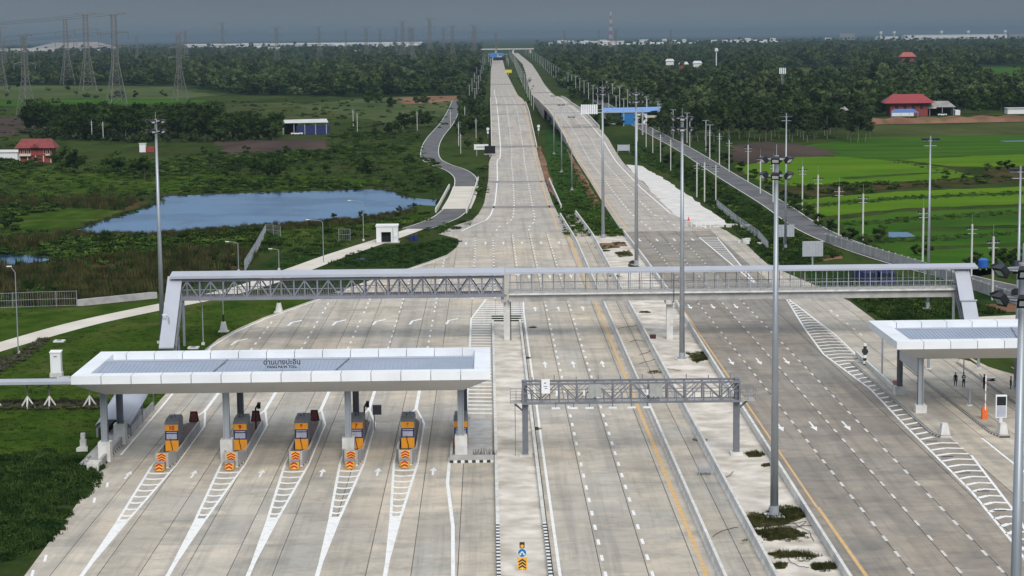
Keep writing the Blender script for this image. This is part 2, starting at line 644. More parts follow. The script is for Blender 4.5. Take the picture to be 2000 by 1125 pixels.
field('lawn', [(-80, 600), (150, 600), (310, 588), (420, 582), (620, 584), (560, 610), (405, 672), (330, 770), (195, 915), (160, 960), (-80, 990)], G_LAWN, wob=.4)
field('rough_grass', [(-80, 905), (90, 880), (200, 905), (190, 955), (150, 985), (-80, 985)], G_DARK, wob=.6)
field('rough_grass', [(-80, 995), (60, 990), (138, 1000), (110, 1050), (40, 1090), (-80, 1110)], G_DARK, wob=.5)
field('rough_grass', [(620, 520), (680, 495), (760, 478), (880, 466), (900, 472), (870, 498), (790, 526)], G_DARK, wob=.8)
field('rough_grass', [(500, 520), (560, 490), (680, 478), (560, 526)], G_DARK, wob=.8)
# right side
field('far_field', [(1530, 134), (1660, 133), (1665, 143), (1540, 146)], G_PALE, wob=8)
field('far_field', [(1905, 131), (2060, 129), (2060, 150), (1930, 150)], G_RICE2, wob=8)
field('far_field', [(1300, 136), (1400, 134), (1400, 142), (1290, 142)], G_PALE, wob=8)
field('pasture', [(1690, 246), (2060, 238), (2060, 262), (1700, 268)], G_OLIVE, wob=3)
field('deep_rice_field', [(1560, 285), (1690, 268), (2060, 262), (2060, 300), (1850, 306), (1700, 316), (1600, 302)], G_RICE2, wob=2)
field('ploughed_field', [(1425, 285), (1500, 276), (1570, 284), (1650, 300), (1560, 308), (1440, 322)], G_PLOUGH, wob=2)
field('rice_field', [(1436, 324), (1560, 306), (1640, 306), (1745, 314), (1850, 328), (1905, 346), (1780, 353), (1640, 358), (1560, 364), (1470, 350)], G_RICE, wob=1)
field('rice_field', [(1755, 312), (1900, 304), (2060, 300), (2060, 322), (1930, 326), (1850, 324)], G_RICE, wob=1)
field('fallow_strip', [(1780, 354), (1905, 348), (1930, 328), (2060, 325), (2060, 352), (1850, 362), (1560, 385), (1480, 360), (1560, 367)], G_REED, wob=1)
for i, (a, b) in enumerate([(366, 402), (406, 442), (446, 478), (482, 530)]):
    la = 1530 + (a - 366) * 2.05
    lb = 1530 + (b - 366) * 2.05
    field('rice_field', [(la, a + 26), (1750, a + 8), (2060, a - 4), (2060, b - 6), (1780, b + 4), (lb, b + 20)], G_RICE if i in (0,) else G_RICE2, wob=.7)
field('verge', [(1190, 272), (1245, 268), (1400, 350), (1560, 455), (1600, 476), (1640, 500), (1560, 520), (1500, 515), (1440, 450), (1330, 355)], G_DARK, wob=.8)
field('verge', [(1690, 596), (1735, 630), (1990, 615), (2060, 640), (2060, 560), (1880, 572), (1700, 520), (1560, 520), (1600, 560)], G_DARK, wob=.6)
field('earth_patch', [(1595, 500), (1640, 496), (1645, 505), (1605, 510)], BANK, wob=.4)
field('earth_patch', [(1915, 595), (1990, 590), (1995, 608), (1925, 610)], BANK, wob=.4)
field('median_grass', [(1062, 255), (1090, 255), (1135, 330), (1180, 410), (1225, 462), (1105, 462), (1085, 400), (1070, 330)], G_MED, wob=.3)
field('earth_strip', [(1048, 285), (1056, 285), (1075, 345), (1085, 385), (1072, 370), (1058, 330)], BANK, wob=.3)
field('earth_strip', [(1107, 290), (1120, 310), (1150, 360), (1176, 405), (1160, 405), (1120, 330)], BANK, wob=.3)

WOOD_OUT = []


for P in ([(1530, 404), (1760, 384), (2060, 372), (2060, 376), (1760, 389), (1545, 408)], [(1600, 440), (1800, 424), (2060, 408), (2060, 413), (1800, 430), (1610, 445)],
          [(1690, 470), (1850, 462), (2060, 446), (2060, 450), (1850, 468), (1700, 476)], [(1640, 346), (1780, 338), (1880, 334), (1780, 342), (1650, 350)]):
    field('field_bund', P, G_BUND, wob=.6)


# ---------------------------------------------------------------- ponds
def water_mat():
    m = bpy.data.materials.new('pond water')
    m.use_nodes = True
    nt = m.node_tree
    b = nt.nodes['Principled BSDF']
    b.inputs['Base Color'].default_value = (.018, .055, .105, 1)
    b.inputs['Roughness'].default_value = .06
    b.inputs['IOR'].default_value = 1.33
    b.inputs['Specular IOR Level'].default_value = .9
    geo = node(nt, 'ShaderNodeNewGeometry')
    n0 = node(nt, 'ShaderNodeTexNoise')
    n0.inputs['Scale'].default_value = .05
    n0.inputs['Detail'].default_value = 5
    nt.links.new(geo.outputs['Position'], n0.inputs['Vector'])
    r0 = node(nt, 'ShaderNodeMapRange')
    r0.inputs[1].default_value, r0.inputs[2].default_value = .4, .62
    r0.inputs[3].default_value, r0.inputs[4].default_value = .03, .24
    nt.links.new(n0.outputs['Fac'], r0.inputs[0])
    nt.links.new(r0.outputs[0], b.inputs['Roughness'])
    n = node(nt, 'ShaderNodeTexNoise')
    n.inputs['Scale'].default_value = 1.2
    n.inputs['Detail'].default_value = 4
    nt.links.new(geo.outputs['Position'], n.inputs['Vector'])
    bp = node(nt, 'ShaderNodeBump')
    bp.inputs['Strength'].default_value = .05
    bp.inputs['Distance'].default_value = .3
    nt.links.new(n.outputs['Fac'], bp.inputs['Height'])
    nt.links.new(bp.outputs[0], b.inputs['Normal'])
    return m


WATER = water_mat()
G_WOODF = gmat('woodland floor', (.010, .022, .008), (.024, .040, .014), .02, (1, .3, 1))
POND = [(140, 452), (180, 436), (235, 422), (275, 408), (305, 398), (312, 384), (420, 379), (560, 374), (660, 372), (745, 369), (775, 376),
        (800, 386), (852, 390), (853, 402), (815, 400), (790, 411), (720, 427), (640, 434), (560, 438), (500, 441), (430, 446), (350, 452), (300, 458), (220, 456), (170, 457)]
field('pond', POND, WATER, wob=.5)
field('pond', [(-80, 498), (30, 497), (80, 499), (103, 506), (75, 512), (40, 515), (0, 520), (-80, 526)], WATER, wob=.4)
field('pond', [(-40, 402), (20, 398), (28, 404), (-40, 410)], WATER, wob=.4)
field('puddle', [(188, 386), (203, 384), (200, 394), (190, 394)], WATER)
field('puddle', [(690, 508), (700, 503), (722, 506), (716, 511), (700, 512)], WATER)
field('puddle', [(1735, 453), (1772, 453), (1790, 462), (1736, 464)], WATER)
field('flooded_field', [(1950, 275), (2060, 273), (2060, 276), (1965, 277)], WATER)

field('woodland_floor', [(-200, 96), (400, 92), (940, 88), (928, 150), (905, 186), (700, 190), (500, 186), (440, 182), (380, 168), (-200, 165)], G_WOODF, wob=10)
field('woodland_floor', [(1045, 90), (2200, 76), (2200, 130), (1905, 131), (1930, 152), (2200, 152), (2200, 214), (1870, 214), (1720, 216), (1700, 232), (1640, 240), (1300, 240), (1180, 205), (1110, 178), (1075, 135), (1060, 115)], G_WOODF, wob=10)
field('clearing', [(1530, 134), (1660, 133), (1665, 143), (1540, 146)], G_OLIVE, wob=8)
field('clearing', [(1290, 134), (1400, 133), (1402, 141), (1290, 142)], G_PLOUGH, wob=8)

# ================================================================ ROADS
Z_SLAB = .05
Z_MARK = .056
LEFT = [(130, -34.8), (146, -35.2), (167, -35.9), (184, -36.6), (258, -37.2), (270, -35.8), (283, -33.2), (301, -27.8), (321, -22), (345, -13.8),
        (364, -7.9), (378, -6.0), (390, -5.6), (397, -6.5), (402, -10.5), (416, -9.5), (428, -4.5), (440, -2.7), (475, -1.0), (560, .2), (640, .6), (700, 1.5)]
RIGHT = [(130, 84), (200, 82), (222, 64.5), (232, 61), (242, 57), (266, 53.9), (296, 54), (320, 51.4), (342, 48.6), (385, 49.3), (420, 48.2)]
RW = [(130, 26.0), (186, 26.6), (248, 27.2), (300, 27.9), (360, 27.7), (400, 27.4)]      # left edge of the right carriageway


def pave(name, joints, y0, y1, lf, rf, mt, step=10.0, label=None):
    """concrete road: a dark bed (the joints) with every slab a piece of its own"""
    bed = MB()
    n = int((y1 - y0) / step)
    for i in range(n):
        a, b = y0 + i * step, y0 + (i + 1) * step
        bed.poly([(lf(a), a, -.004), (rf(a), a, -.004), (rf(b), b, -.004), (lf(b), b, -.004)])
    road = struct(name, bed, JOINT, label)
    gx, gy = .035, .02
    for i in range(n):
        a, b = y0 + i * step + gy, y0 + (i + 1) * step - gy
        for j0, j1 in zip(joints[:-1], joints[1:]):
            la, lb = max(j0 + gx, lf(a)), max(j0 + gx, lf(b))
            ra, rb = min(j1 - gx, rf(a)), min(j1 - gx, rf(b))
            if ra - la < .25 and rb - lb < .25:
                continue
            ra, rb = max(ra, la + .02), max(rb, lb + .02)
            cx, cy = (la + ra) / 2, (a + b) / 2
            mb = MB()
            t = [(la - cx, a - cy), (ra - cx, a - cy), (rb - cx, b - cy), (lb - cx, b - cy)]
            mb.prism(t, -.003, Z_SLAB)
            o = mb.build('slab', mt, road)
            o.location = (cx, cy, 0)
    return road


jl = [-40, -36.9, -33.3, -29.7, -26.6, -23.3, -19.9, -16.5, -13.0, -9.5, -6.1, -2.6, .35]
plaza = pave('toll_plaza_pavement', jl, 135, 285, lambda y: interp(LEFT, y), lambda y: .35, SLAB)
jc = [4.55, 8.15, 11.65, 15.35, 16.75]
motorway = pave('motorway_pavement', jc, 135, 285, lambda y: 4.55, lambda y: 16.75, SLAB)
jm = [-33.3, -29.7, -26.6, -23.3, -19.9, -16.5, -13.0, -9.5, -6.1, -2.6, .9, 4.55, 8.15, 11.65, 15.35, 16.75]
merge = pave('merging_pavement', jm, 285, 405, lambda y: interp(LEFT, y), lambda y: 16.75 if y < 390 else 16.4, SLAB)
jr = [26, 31.2, 34.7, 38.1, 41.6, 45.4]
rightroad = pave('opposite_motorway_pavement', jr, 135, 405, lambda y: interp(RW, y) + .1, lambda y: 45.4 if y < 300 else min(45.4, interp(RIGHT, y)), SLAB_R)
jp = [45.4, 48.8, 52.2, 55.6, 59.0, 62.4, 66, 70, 75, 84]
rightplaza = pave('side_plaza_pavement', jp, 135, 405, lambda y: 45.4, lambda y: interp(RIGHT, y), SLAB)


def sstep(a, b, y):
    t = min(1, max(0, (y - a) / (b - a)))
    return t * t * (3 - 2 * t)


def zr(y):
    return 6.0 * sstep(620, 930, y) * (1 - sstep(1010, 1420, y))


L2 = [(405, -9.8), (416, -9.5), (428, -4.5), (440, -2.7), (475, -1.0), (560, .2), (636, .4), (660, 1.2), (700, 1.6), (1000, 1.9), (1400, 2.5), (2250, 4.6), (3900, 12), (4700, 16)]
R2 = [(405, 16.2), (475, 15.5), (548, 15.8), (700, 17.2), (1000, 19.4), (1400, 21), (2250, 21.5), (3900, 30), (4700, 34)]
L3 = [(405, 27.3), (470, 27.5), (556, 28.2), (740, 29.0), (1000, 27.2), (1150, 28), (1640, 34), (2222, 43), (2830, 51), (4700, 60)]
R3 = [(405, 48.6), (417, 47.5), (445, 43.2), (520, 42.2), (620, 42.6), (740, 44.8), (1000, 42), (1150, 43.5), (1640, 47.5), (2222, 56), (2830, 64), (4700, 74)]


def strip(name, lt, rt, y0, y1, mt, zoff, ystep=15.0, sub=None):
    mb = MB()
    n = int((y1 - y0) / ystep)
    st = [y0 + (y1 - y0) * i / n for i in range(n + 1)]
    for a, b in zip(st[:-1], st[1:]):
        mb.poly([(interp(lt, a), a, zr(a) + zoff), (interp(rt, a), a, zr(a) + zoff), (interp(rt, b), b, zr(b) + zoff), (interp(lt, b), b, zr(b) + zoff)])
        if 770 < a < 960:    # open viaduct: deck edge beams, soffit and piers
            for q, sgn in ((lt, -1), (rt, 1)):
                mb.poly([(interp(q, a), a, zr(a) + zoff), (interp(q, b), b, zr(b) + zoff), (interp(q, b), b, zr(b) - 1.3), (interp(q, a), a, zr(a) - 1.3)])
            mb.poly([(interp(lt, a), a, zr(a) - 1.3), (interp(lt, b), b, zr(b) - 1.3), (interp(rt, b), b, zr(b) - 1.3), (interp(rt, a), a, zr(a) - 1.3)])
        elif zr(a) > .15:      # retaining sides of the raised part
            for q, sgn in ((lt, -1), (rt, 1)):
                mb.poly([(interp(q, a), a, zr(a) + zoff), (interp(q, b), b, zr(b) + zoff), (interp(q, b), b, -.1), (interp(q, a), a, -.1)])
    o = struct(name, mb, mt)
    return o


farL = strip('far_motorway', L2, R2, 405, 4700, FARSLAB, Z_SLAB)
farR = strip('far_opposite_motorway', L3, R3, 405, 4700, FARSLAB, Z_SLAB)


def band(parent, lt, rt, y0, d, mt, name='dark_patch', dz=.012):
    mb = MB()
    mb.poly([(interp(lt, y0), y0, zr(y0) + Z_SLAB + dz), (interp(rt, y0), y0, zr(y0) + Z_SLAB + dz), (interp(rt, y0 + d), y0 + d, zr(y0 + d) + Z_SLAB + dz), (interp(lt, y0 + d), y0 + d, zr(y0 + d) + Z_SLAB + dz)])
    return mb.build(name, mt, parent)


for par, lt, rt in ((farL, L2, R2), (farR, L3, R3)):
    for y in (772, 815, 860, 905, 955):
        for f in (.12, .5, .88):
            x = interp(lt, y) * (1 - f) + interp(rt, y) * f
            MB().box(x - .7, x + .7, y - .7, y + .7, -.1, zr(y) - 1.25).build('pier', WALLC, par)
PATCH = mat('dark overlay', (.24, .22, .21), .85, var=.15, scale=.3)
for y0, d in ((464, 6), (546, 5), (700, 9), (880, 6), (985, 14), (1260, 20), (1650, 30)):
    band(farL, L2, R2, y0, d, PATCH)
for y0, d in ((790, 10), (985, 14), (1400, 25)):
    band(farR, L3, R3, y0, d, PATCH)

# strip between the two barriers, sandy median, raised island
mb = MB()
for a in range(135, 445, 10):
    mb.box(17.3, 19.15, a + .03, a + 9.97, -.05, .03)
    mb.box(19.2, 20.45, a + .03, a + 9.97, -.05, .06)
chan = struct('drain_strip', MB().box(17.2, 20.5, 135, 445, -.2, -.01), JOINT)
for a in range(135, 445, 10):
    MB().box(17.3, 19.15, a + .03, a + 9.97, -.01, .03).build('slab', SLAB, chan)
    MB().box(19.2, 20.45, a + .03, a + 9.97, -.01, .06).build('slab', SLAB, chan)
mb = MB()
for a in range(130, 400, 10):
    mb.poly([(20.9, a, .0), (interp(RW, a) - .2, a, .0), (interp(RW, a + 10) - .2, a + 10, .0), (20.9, a + 10, .0)])
struct('sandy_median', mb, SAND)
struct('concrete_island', MB().box(.62, 4.15, 130, 276.5, -.1, .16), SAND)
struct('earth_strip', MB().box(21.5, 26.5, 377, 384, .0, .012), BANK)

G_PATCH = gmat('median grass patch', (.040, .046, .016), (.11, .10, .05), 1.2, (1, .7, 1), (.32, .28, .22), .9, 1.1)
PATCHES = []
for P in ([(1450, 1010), (1500, 1001), (1556, 990), (1572, 1010), (1530, 1026), (1470, 1032)], [(1468, 1036), (1540, 1031), (1572, 1046), (1500, 1058)],
          [(1498, 1081), (1560, 1077), (1602, 1086), (1520, 1091)], [(1500, 1101), (1540, 1098), (1530, 1110), (1502, 1112)], [(1585, 1104), (1628, 1099), (1630, 1111), (1590, 1115)],
          [(1340, 690), (1372, 685), (1382, 702), (1360, 710)], [(1455, 884), (1490, 884), (1488, 893), (1460, 893)], [(1490, 905), (1503, 904), (1505, 911), (1492, 912)],
          [(1200, 492), (1228, 490), (1236, 500), (1208, 503)], [(1150, 478), (1205, 474), (1210, 484), (1165, 488)], [(1225, 512), (1240, 510), (1245, 520), (1232, 522)]):
    gp = field('grass_patch', P, G_PATCH, wob=.3)
    gp.location.z = .056 - lay[0]
    PATCHES.append(P)

# service road on the left, on the right, the sandy apron
def ribbon(name, pts, w, mt, z, world_pts=False, sub=6):
    P = [Vector(p) if world_pts else px(*p) for p in pts]
    Q = []
    for i in range(len(P) - 1):
        p0, p1, p2, p3 = P[max(0, i - 1)], P[i], P[i + 1], P[min(len(P) - 1, i + 2)]
        for j in range(sub):
            t = j / sub
            Q.append(.5 * ((2 * p1) + (p2 - p0) * t + (2 * p0 - 5 * p1 + 4 * p2 - p3) * t * t + (3 * p1 - p0 - 3 * p2 + p3) * t ** 3))
    Q.append(P[-1])
    mb = MB()
    L, Rr = [], []
    for i, q in enumerate(Q):
        d = (Q[min(i + 1, len(Q) - 1)] - Q[max(i - 1, 0)])
        d.z = 0
        d.normalize()
        nrm = Vector((d.y, -d.x, 0))
        ww = w(i / (len(Q) - 1)) if callable(w) else w
        L.append(q - nrm * ww / 2)
        Rr.append(q + nrm * ww / 2)
    for i in range(len(Q) - 1):
        f = [(*L[i][:2], z), (*Rr[i][:2], z), (*Rr[i + 1][:2], z), (*L[i + 1][:2], z)]
        mb.poly(f)
    return struct(name, mb, mt), Q, L, Rr


road_l, Qa, La, Ra = ribbon('service_road', [(893, 196), (886, 215), (873, 240), (850, 268), (840, 290), (842, 310), (862, 322), (890, 332), (908, 346), (910, 364)], 6.2, ASPH, .02)
bridge_l, Qb, Lb, Rb = ribbon('service_road_bridge_deck', [(910, 364), (903, 385), (891, 408)], 6.6, PATHC, .03)
road_l2, Qc, Lc, Rc = ribbon('service_road', [(891, 408), (872, 424), (842, 437), (812, 447)], 6.0, ASPH, .024)
path_l, Qd, Ld, Rd = ribbon('concrete_path', [(812, 447), (770, 462), (715, 480), (655, 500), (590, 524), (500, 556), (400, 582), (300, 602), (170, 630), (60, 660), (-20, 684), (-120, 715)], lambda t: 3.6 + 1.4 * math.sin(t * 3.1), PATHC, .016)
road_r, Qr, Lr, Rr_ = ribbon('service_road', [(68.5, 1250, 0), (67.5, 1000, 0), (67.8, 860, 0), (69, 700, 0), (67.8, 560, 0), (67.5, 470, 0), (66.5, 405, 0), (70.2, 360, 0), (77.5, 322, 0), (88, 290, 0), (110, 240, 0)], 6.0, ASPH, .02, True)
EDGE = mat('edge line paint', (.62, .62, .58), .7)
for par, A in ((road_l, La), (road_l, Ra), (bridge_l, Lb), (bridge_l, Rb), (road_l2, Lc), (road_l2, Rc), (road_r, Lr), (road_r, Rr_)):
    mb = MB()
    for a, b in zip(A[:-1], A[1:]):
        d = (b - a).normalized()
        nn = Vector((d.y, -d.x, 0)) * .12
        mb.poly([(a.x - nn.x, a.y - nn.y, .036), (a.x + nn.x, a.y + nn.y, .036), (b.x + nn.x, b.y + nn.y, .036), (b.x - nn.x, b.y - nn.y, .036)])
    mb.build('edge_line', EDGE, par)
field('service_apron', [(1222, 322), (1250, 324), (1290, 345), (1345, 382), (1425, 440), (1360, 440), (1318, 420), (1268, 370)],
      mat('white gravel', (.62, .60, .57), .95, var=.1, scale=.3, dirt=(.48, .45, .4), dirt_scale=.2), wob=.4).location.z = .06
field('office_path', [(1900, 620), (2060, 612), (2060, 628), (1900, 634)], PATHC).location.z = .03

# ---------------------------------------------------------------- painted markings
def flat(pts, z=Z_MARK):
    return MB().poly([(x, y, z) for x, y in pts])


def quadline(x0, y0, x1, y1, w, parent, mt, name='line', dz=0.0):
    d = Vector((x1 - x0, y1 - y0)).normalized()
    n = Vector((d.y, -d.x)) * w / 2
    mb = MB().poly([(x0 - n.x, y0 - n.y, Z_MARK + dz), (x0 + n.x, y0 + n.y, Z_MARK + dz), (x1 + n.x, y1 + n.y, Z_MARK + dz), (x1 - n.x, y1 - n.y, Z_MARK + dz)])
    o = mb.build(name, mt, parent)
    if o.data.polygons[0].normal.z < 0:
        o.data.flip_normals()
    return o


DASH = MB().poly([(-.125, -.85, 0), (.125, -.85, 0), (.125, .85, 0), (-.125, .85, 0)]).mesh('lane_dash', WHITE)
DASH2 = MB().poly([(-.125, -.85, 0), (.125, -.85, 0), (.125, .85, 0), (-.125, .85, 0)]).mesh('lane_dash', WHITE2)
STEP = 4.82


def dashes(parent, xf, y0, y1, phase=0.0):
    y = math.ceil((y0 - phase) / STEP) * STEP + phase
    while y < y1:
        x = xf(y) if callable(xf) else xf
        link('lane_dash', DASH2 if parent is rightroad else DASH, parent, (x, y, Z_MARK))
        y += STEP


def arrow(parent, x, y, kind='up', L=4.2, rz=0.0, s=1.0):
    mb = MB()
    if kind == 'up':
        mb.poly([(-.1, -L / 2, 0), (.1, -L / 2, 0), (.1, L * .05, 0), (-.1, L * .05, 0)])
        mb.poly([(-.36, L * .05, 0), (.36, L * .05, 0), (0, L / 2, 0)])
    else:       # bent merge arrow
        mb.poly([(-.95, -L / 2, 0), (-.6, -L / 2, 0), (-.35, L * .05, 0), (-.7, L * .1, 0)])
        mb.poly([(-.7, L * .1, 0), (-.35, L * .05, 0), (.75, L * .32, 0), (.75, L * .5, 0)])
    o = mb.build('lane_arrow', WHITE, parent)
    o.location = (x, y, Z_MARK + .002)
    o.rotation_euler.z = rz
    o.scale = (s, s, 1)


ISL = [-30.9, -24.4, -18.35, -13.15, -8.05, -2.9]
# gores in front of the booths
for k, x in enumerate(ISL[:5]):
    quadline(x + .1, 135, x, 150, .34, plaza, WHITE)
    flat([(x - .17, 149), (x + .17, 149), (x + .52, 163.8), (x - .52, 163.8)], Z_MARK + .001).build('gore_tip', WHITE, plaza)
    for sgn in (-1, 1):
        quadline(x + sgn * .42, 163.6, x + sgn * 1.12, 184.5, .24, plaza, WHITE, dz=.002)
    for i in range(8):
        y = 165.3 + i * 2.35
        w = .36 + (y - 163.6) * .0335
        mb = MB()
        nn = 6
        for j in range(nn):
            a, b = -1 + 2 * j / nn, -1 + 2 * (j + 1) / nn
            ya, yb = y - .35 * (1 - a * a), y - .35 * (1 - b * b)
            mb.poly([(x + a * w, ya - .28, Z_MARK), (x + b * w, yb - .28, Z_MARK), (x + b * w, yb + .28, Z_MARK), (x + a * w, ya + .28, Z_MARK)])
        mb.build('gore_bar', WHITE, plaza)
quadline(-2.75, 135, -3.2, 160, .3, plaza, WHITE)
quadline(-3.2, 160, -3.95, 176, .3, plaza, WHITE)
quadline(-3.95, 176, -3.95, 187, .3, plaza, WHITE)
# behind the booths: solid then broken lines
for x in ISL[:5]:
    for sgn in (-1, 1):
        quadline(x + sgn * 1.15, 184.5, x + sgn * 1.15, 204, .15, plaza, WHITE)
        quadline(x + sgn * 1.15, 204, x + sgn * .1, 212, .22, plaza, WHITE)
    quadline(x, 211.5, x, 240, .36, plaza, WHITE, dz=.002)
    dashes(plaza, x, 242, 284)
    xr = lambda y, x=x: x
    yend = {-30.9: 286, -24.4: 303, -18.35: 322, -13.15: 340, -8.05: 360}[x]
    dashes(merge, x, 286, yend)
for x in (-2.6, .9):
    dashes(merge, x, 302, 400)
quadline(-2.6, 207, -2.6, 281, .26, plaza, WHITE)
quadline(-2.6, 281, -.5, 302, .26, merge, WHITE)
mids = [(a + b) / 2 for a, b in zip([-36.5] + ISL[:-1], ISL)]
for x in mids:
    arrow(plaza, x + .1, 181, 'up', 3.4)
for x in mids[1:]:
    arrow(plaza, x + .2, 279, 'bend', 6, s=1.0)
arrow(plaza, -33.2, 262, 'bend', 6)
# plaza left edge line
ep = [(212, -36.0), (258, -36.4), (270, -35.0), (283, -32.3), (301, -27.0), (321, -21.2), (345, -13.0), (362, -7.4)]
for (a, xa), (b, xb) in zip(ep[:-1], ep[1:]):
    quadline(xa, a, xb, b, .24, merge if a >= 283 else plaza, WHITE)
quadline(-35.9, 190, -36.0, 212, .2, plaza, WHITE)
for y in (146, 150.5, 170, 176):
    quadline(-34.6, y, -34.9, y + 2, .22, plaza, WHITE, 'lane_dash')
# hatching between plaza and motorway
y = 209.5
while y < 299:
    if y < 276:
        xl, xr_ = -2.45, .2
    else:
        xl = -2.45 + max(0, (y - 281) * .1)
        xr_ = 4.95
        if y > 278 and y < 277:
            continue
    quadline(xl, y, xr_, y - .3, .62 if y < 276 else .7, plaza if y < 285 else merge, WHITE, 'hatch_bar')
    y += 2.35
# motorway
quadline(5.05, 135, 5.0, 285, .24, motorway, WHITE)
quadline(5.0, 285, 5.2, 303, .24, merge, WHITE)
for x in (8.45, 11.95):
    dashes(motorway, x, 136, 284)
    dashes(merge, x, 286, 404)
dashes(merge, 4.9, 330, 404)
flat([(4.3, 333), (5.5, 333), (4.95, 338)]).build('gore_tip', WHITE, merge)
quadline(15.95, 135, 15.95, 285, .36, motorway, YELLOW)
quadline(15.95, 285, 15.95, 404, .36, merge, YELLOW)
for y in (240.5, 290.5):
    for x in (6.75, 10.2, 13.8):
        arrow(motorway if y < 285 else merge, x, y, 'up', 5)
for x in (6.5, 10.2, 13.7, -.6, 2.9, -4.4):
    arrow(merge, x, 385, 'up', 5)
for x in (6.7, 10.2, 13.7):
    arrow(merge, x, 330, 'up', 5)
# opposite carriageway
for x in (31.25, 34.85, 38.0):
    dashes(rightroad, x, 136, 384)
quadline(27.7, 135, 27.7, 165, .3, rightroad, YELLOW)
quadline(27.6, 165, 28.4, 300, .22, rightroad, YELLOW)
for y in (291, 241, 200):
    for x in (29.6, 33.0, 36.4):
        arrow(rightroad, x, y, 'up', 5, rz=math.pi)
for y in (388, 340):
    for x in (29.6, 33.0, 36.4, 40):
        arrow(rightroad, x, y, 'up', 5, rz=math.pi)
HL = [(140, 40.0), (152.6, 41.0), (170, 42.0), (200, 42.4), (221, 42.9), (246, 41.8), (269, 43.0), (298, 45.0)]
HR = [(140, 41.0), (162.6, 43.8), (185, 45.6), (193, 45.9), (241, 45.7), (262, 46.1), (298, 45.3)]
for (a, xa), (b, xb) in zip(HL[:-1], HL[1:]):
    quadline(xa, a, xb, b, .24, rightroad, WHITE)
for (a, xa), (b, xb) in zip(HR[:-1], HR[1:]):
    if not (186 < (a + b) / 2 < 245):
        quadline(xa, a, xb, b, .24, rightplaza if a > 180 else rightroad, WHITE, dz=.003)
y = 148
while y < 296:
    a, b = interp(HL, y), interp(HR, y)
    if 192 < y < 240:
        b = a + 1.7
        quadline(a + .1, y - .3, b, y + .9, .5, rightroad, WHITE, 'hatch_bar')
    else:
        mxx = (a + b) / 2
        quadline(a + .1, y - .4, mxx, y + .5, .5, rightroad, WHITE, 'hatch_bar')
        quadline(mxx, y + .5, b - .1, y + .2, .5, rightroad, WHITE, 'hatch_bar', dz=.001)
    y += 2.5
y = 163
while y < 245:
    quadline(interp(HL, y) + .5, y, interp(HL, y) + 1.6, y, .35, rightroad, BPAINT, 'drain_slot', dz=.004)
    y += 7.2
y = 318
while y < 392:
    a = 41.9 + (392 - y) * .012
    w = (y - 322) * .05
    if w > .4:
        quadline(a, y, a + w, y, .5, rightroad, WHITE, 'hatch_bar')
    y += 3.2
quadline(41.7, 392, 42.8, 318, .26, rightroad, WHITE)
quadline(45.2, 392, 43.0, 318, .26, rightroad, WHITE)
quadline(48.8, 145, 48.6, 193, .26, rightplaza, WHITE)
quadline(52.6, 262, 51.4, 225, .3, rightplaza, WHITE)
for y in (262, 267, 272, 280, 285):
    link('lane_dash', DASH, rightplaza, (49.5, y, Z_MARK))
# far motorway lines
for par, lt, rt, cols in ((farL, L2, R2, ((.16, 0), (.44, 1), (.7, 1), (.93, 2))), (farR, L3, R3, ((.07, 2), (.3, 1), (.6, 1), (.86, 0)))):
    for fx, kind in cols:
        mb = MB()
        y = 410.0
        while y < 1500:
            if kind == 1:
                d, st = 2.6, 7.5
            else:
                d = st = 12.0
            xs_ = [interp(lt, q) * (1 - fx) + interp(rt, q) * fx for q in (y, y + d)]
            if par is farL and kind == 0 and y > 640:
                xs_ = [interp(lt, q) + 3.0 for q in (y, y + d)]
            w = .16
            mb.poly([(xs_[0] - w, y, zr(y) + .062), (xs_[0] + w, y, zr(y) + .062), (xs_[1] + w, y + d, zr(y + d) + .062), (xs_[1] - w, y + d, zr(y + d) + .062)])
            y += st
        mb.build('lane_line', (WHITE, WHITE, YELLOW)[kind], par)
# ================================================================ BARRIERS, WALLS, KERBS
def jersey(L, h=.85, w=.6):
    prof = [(-w / 2, 0), (-w / 2, .12), (-w * .28, .34), (-w * .2, h), (w * .2, h), (w * .28, .34), (w / 2, .12), (w / 2, 0)]
    n = len(prof)
    vs = [(x, 0, z) for x, z in prof] + [(x, L, z) for x, z in prof]
    fs = [(i, (i + 1) % n, n + (i + 1) % n, n + i) for i in range(n)] + [tuple(range(n))[::-1], tuple(range(n, 2 * n))]
    return MB().add(vs, fs).mesh('barrier_segment', BARR)


JER = jersey(5.94)


def barrier(name, label, xf, y0, y1):
    t = thing(name, label, 'barrier', (xf(y0), y0, 0))
    y = y0
    while y < y1:
        o = link('barrier_segment', JER, t, (xf(y) - xf(y0), y - y0, 0))
        o.rotation_euler.z = -math.atan2(xf(y + 6) - xf(y), 6)
        y += 6
    return t


def b1(y):
    return 17.0 if y < 385 else 17.0 - (y - 385) * .018


barrier('concrete_barrier', 'long concrete barrier beside the yellow line of the three-lane motorway', b1, 135, 440)
barrier('concrete_barrier', 'long concrete barrier between the drain strip and the sandy median', lambda y: 20.75 if y < 395 else 20.75 - (y - 395) * .02, 135, 446)


def run_wall(name, label, cat, xf, y0, y1, w, z0, z1, seg, mt, piece='wall_panel', parts=()):
    t = thing(name, label, cat, (xf(y0), y0, 0))
    y = y0
    while y < y1 - .1:
        s = min(seg, y1 - y)
        x, x2 = xf(y) - xf(y0), xf(y + s) - xf(y0)
        mb = MB().prism([(x - w / 2, y - y0 + .02), (x + w / 2, y - y0 + .02), (x2 + w / 2, y - y0 + s - .02), (x2 - w / 2, y - y0 + s - .02)], z0, z1)
        mb.build(piece, mt(y) if callable(mt) else mt, t)
        y += s
    return t


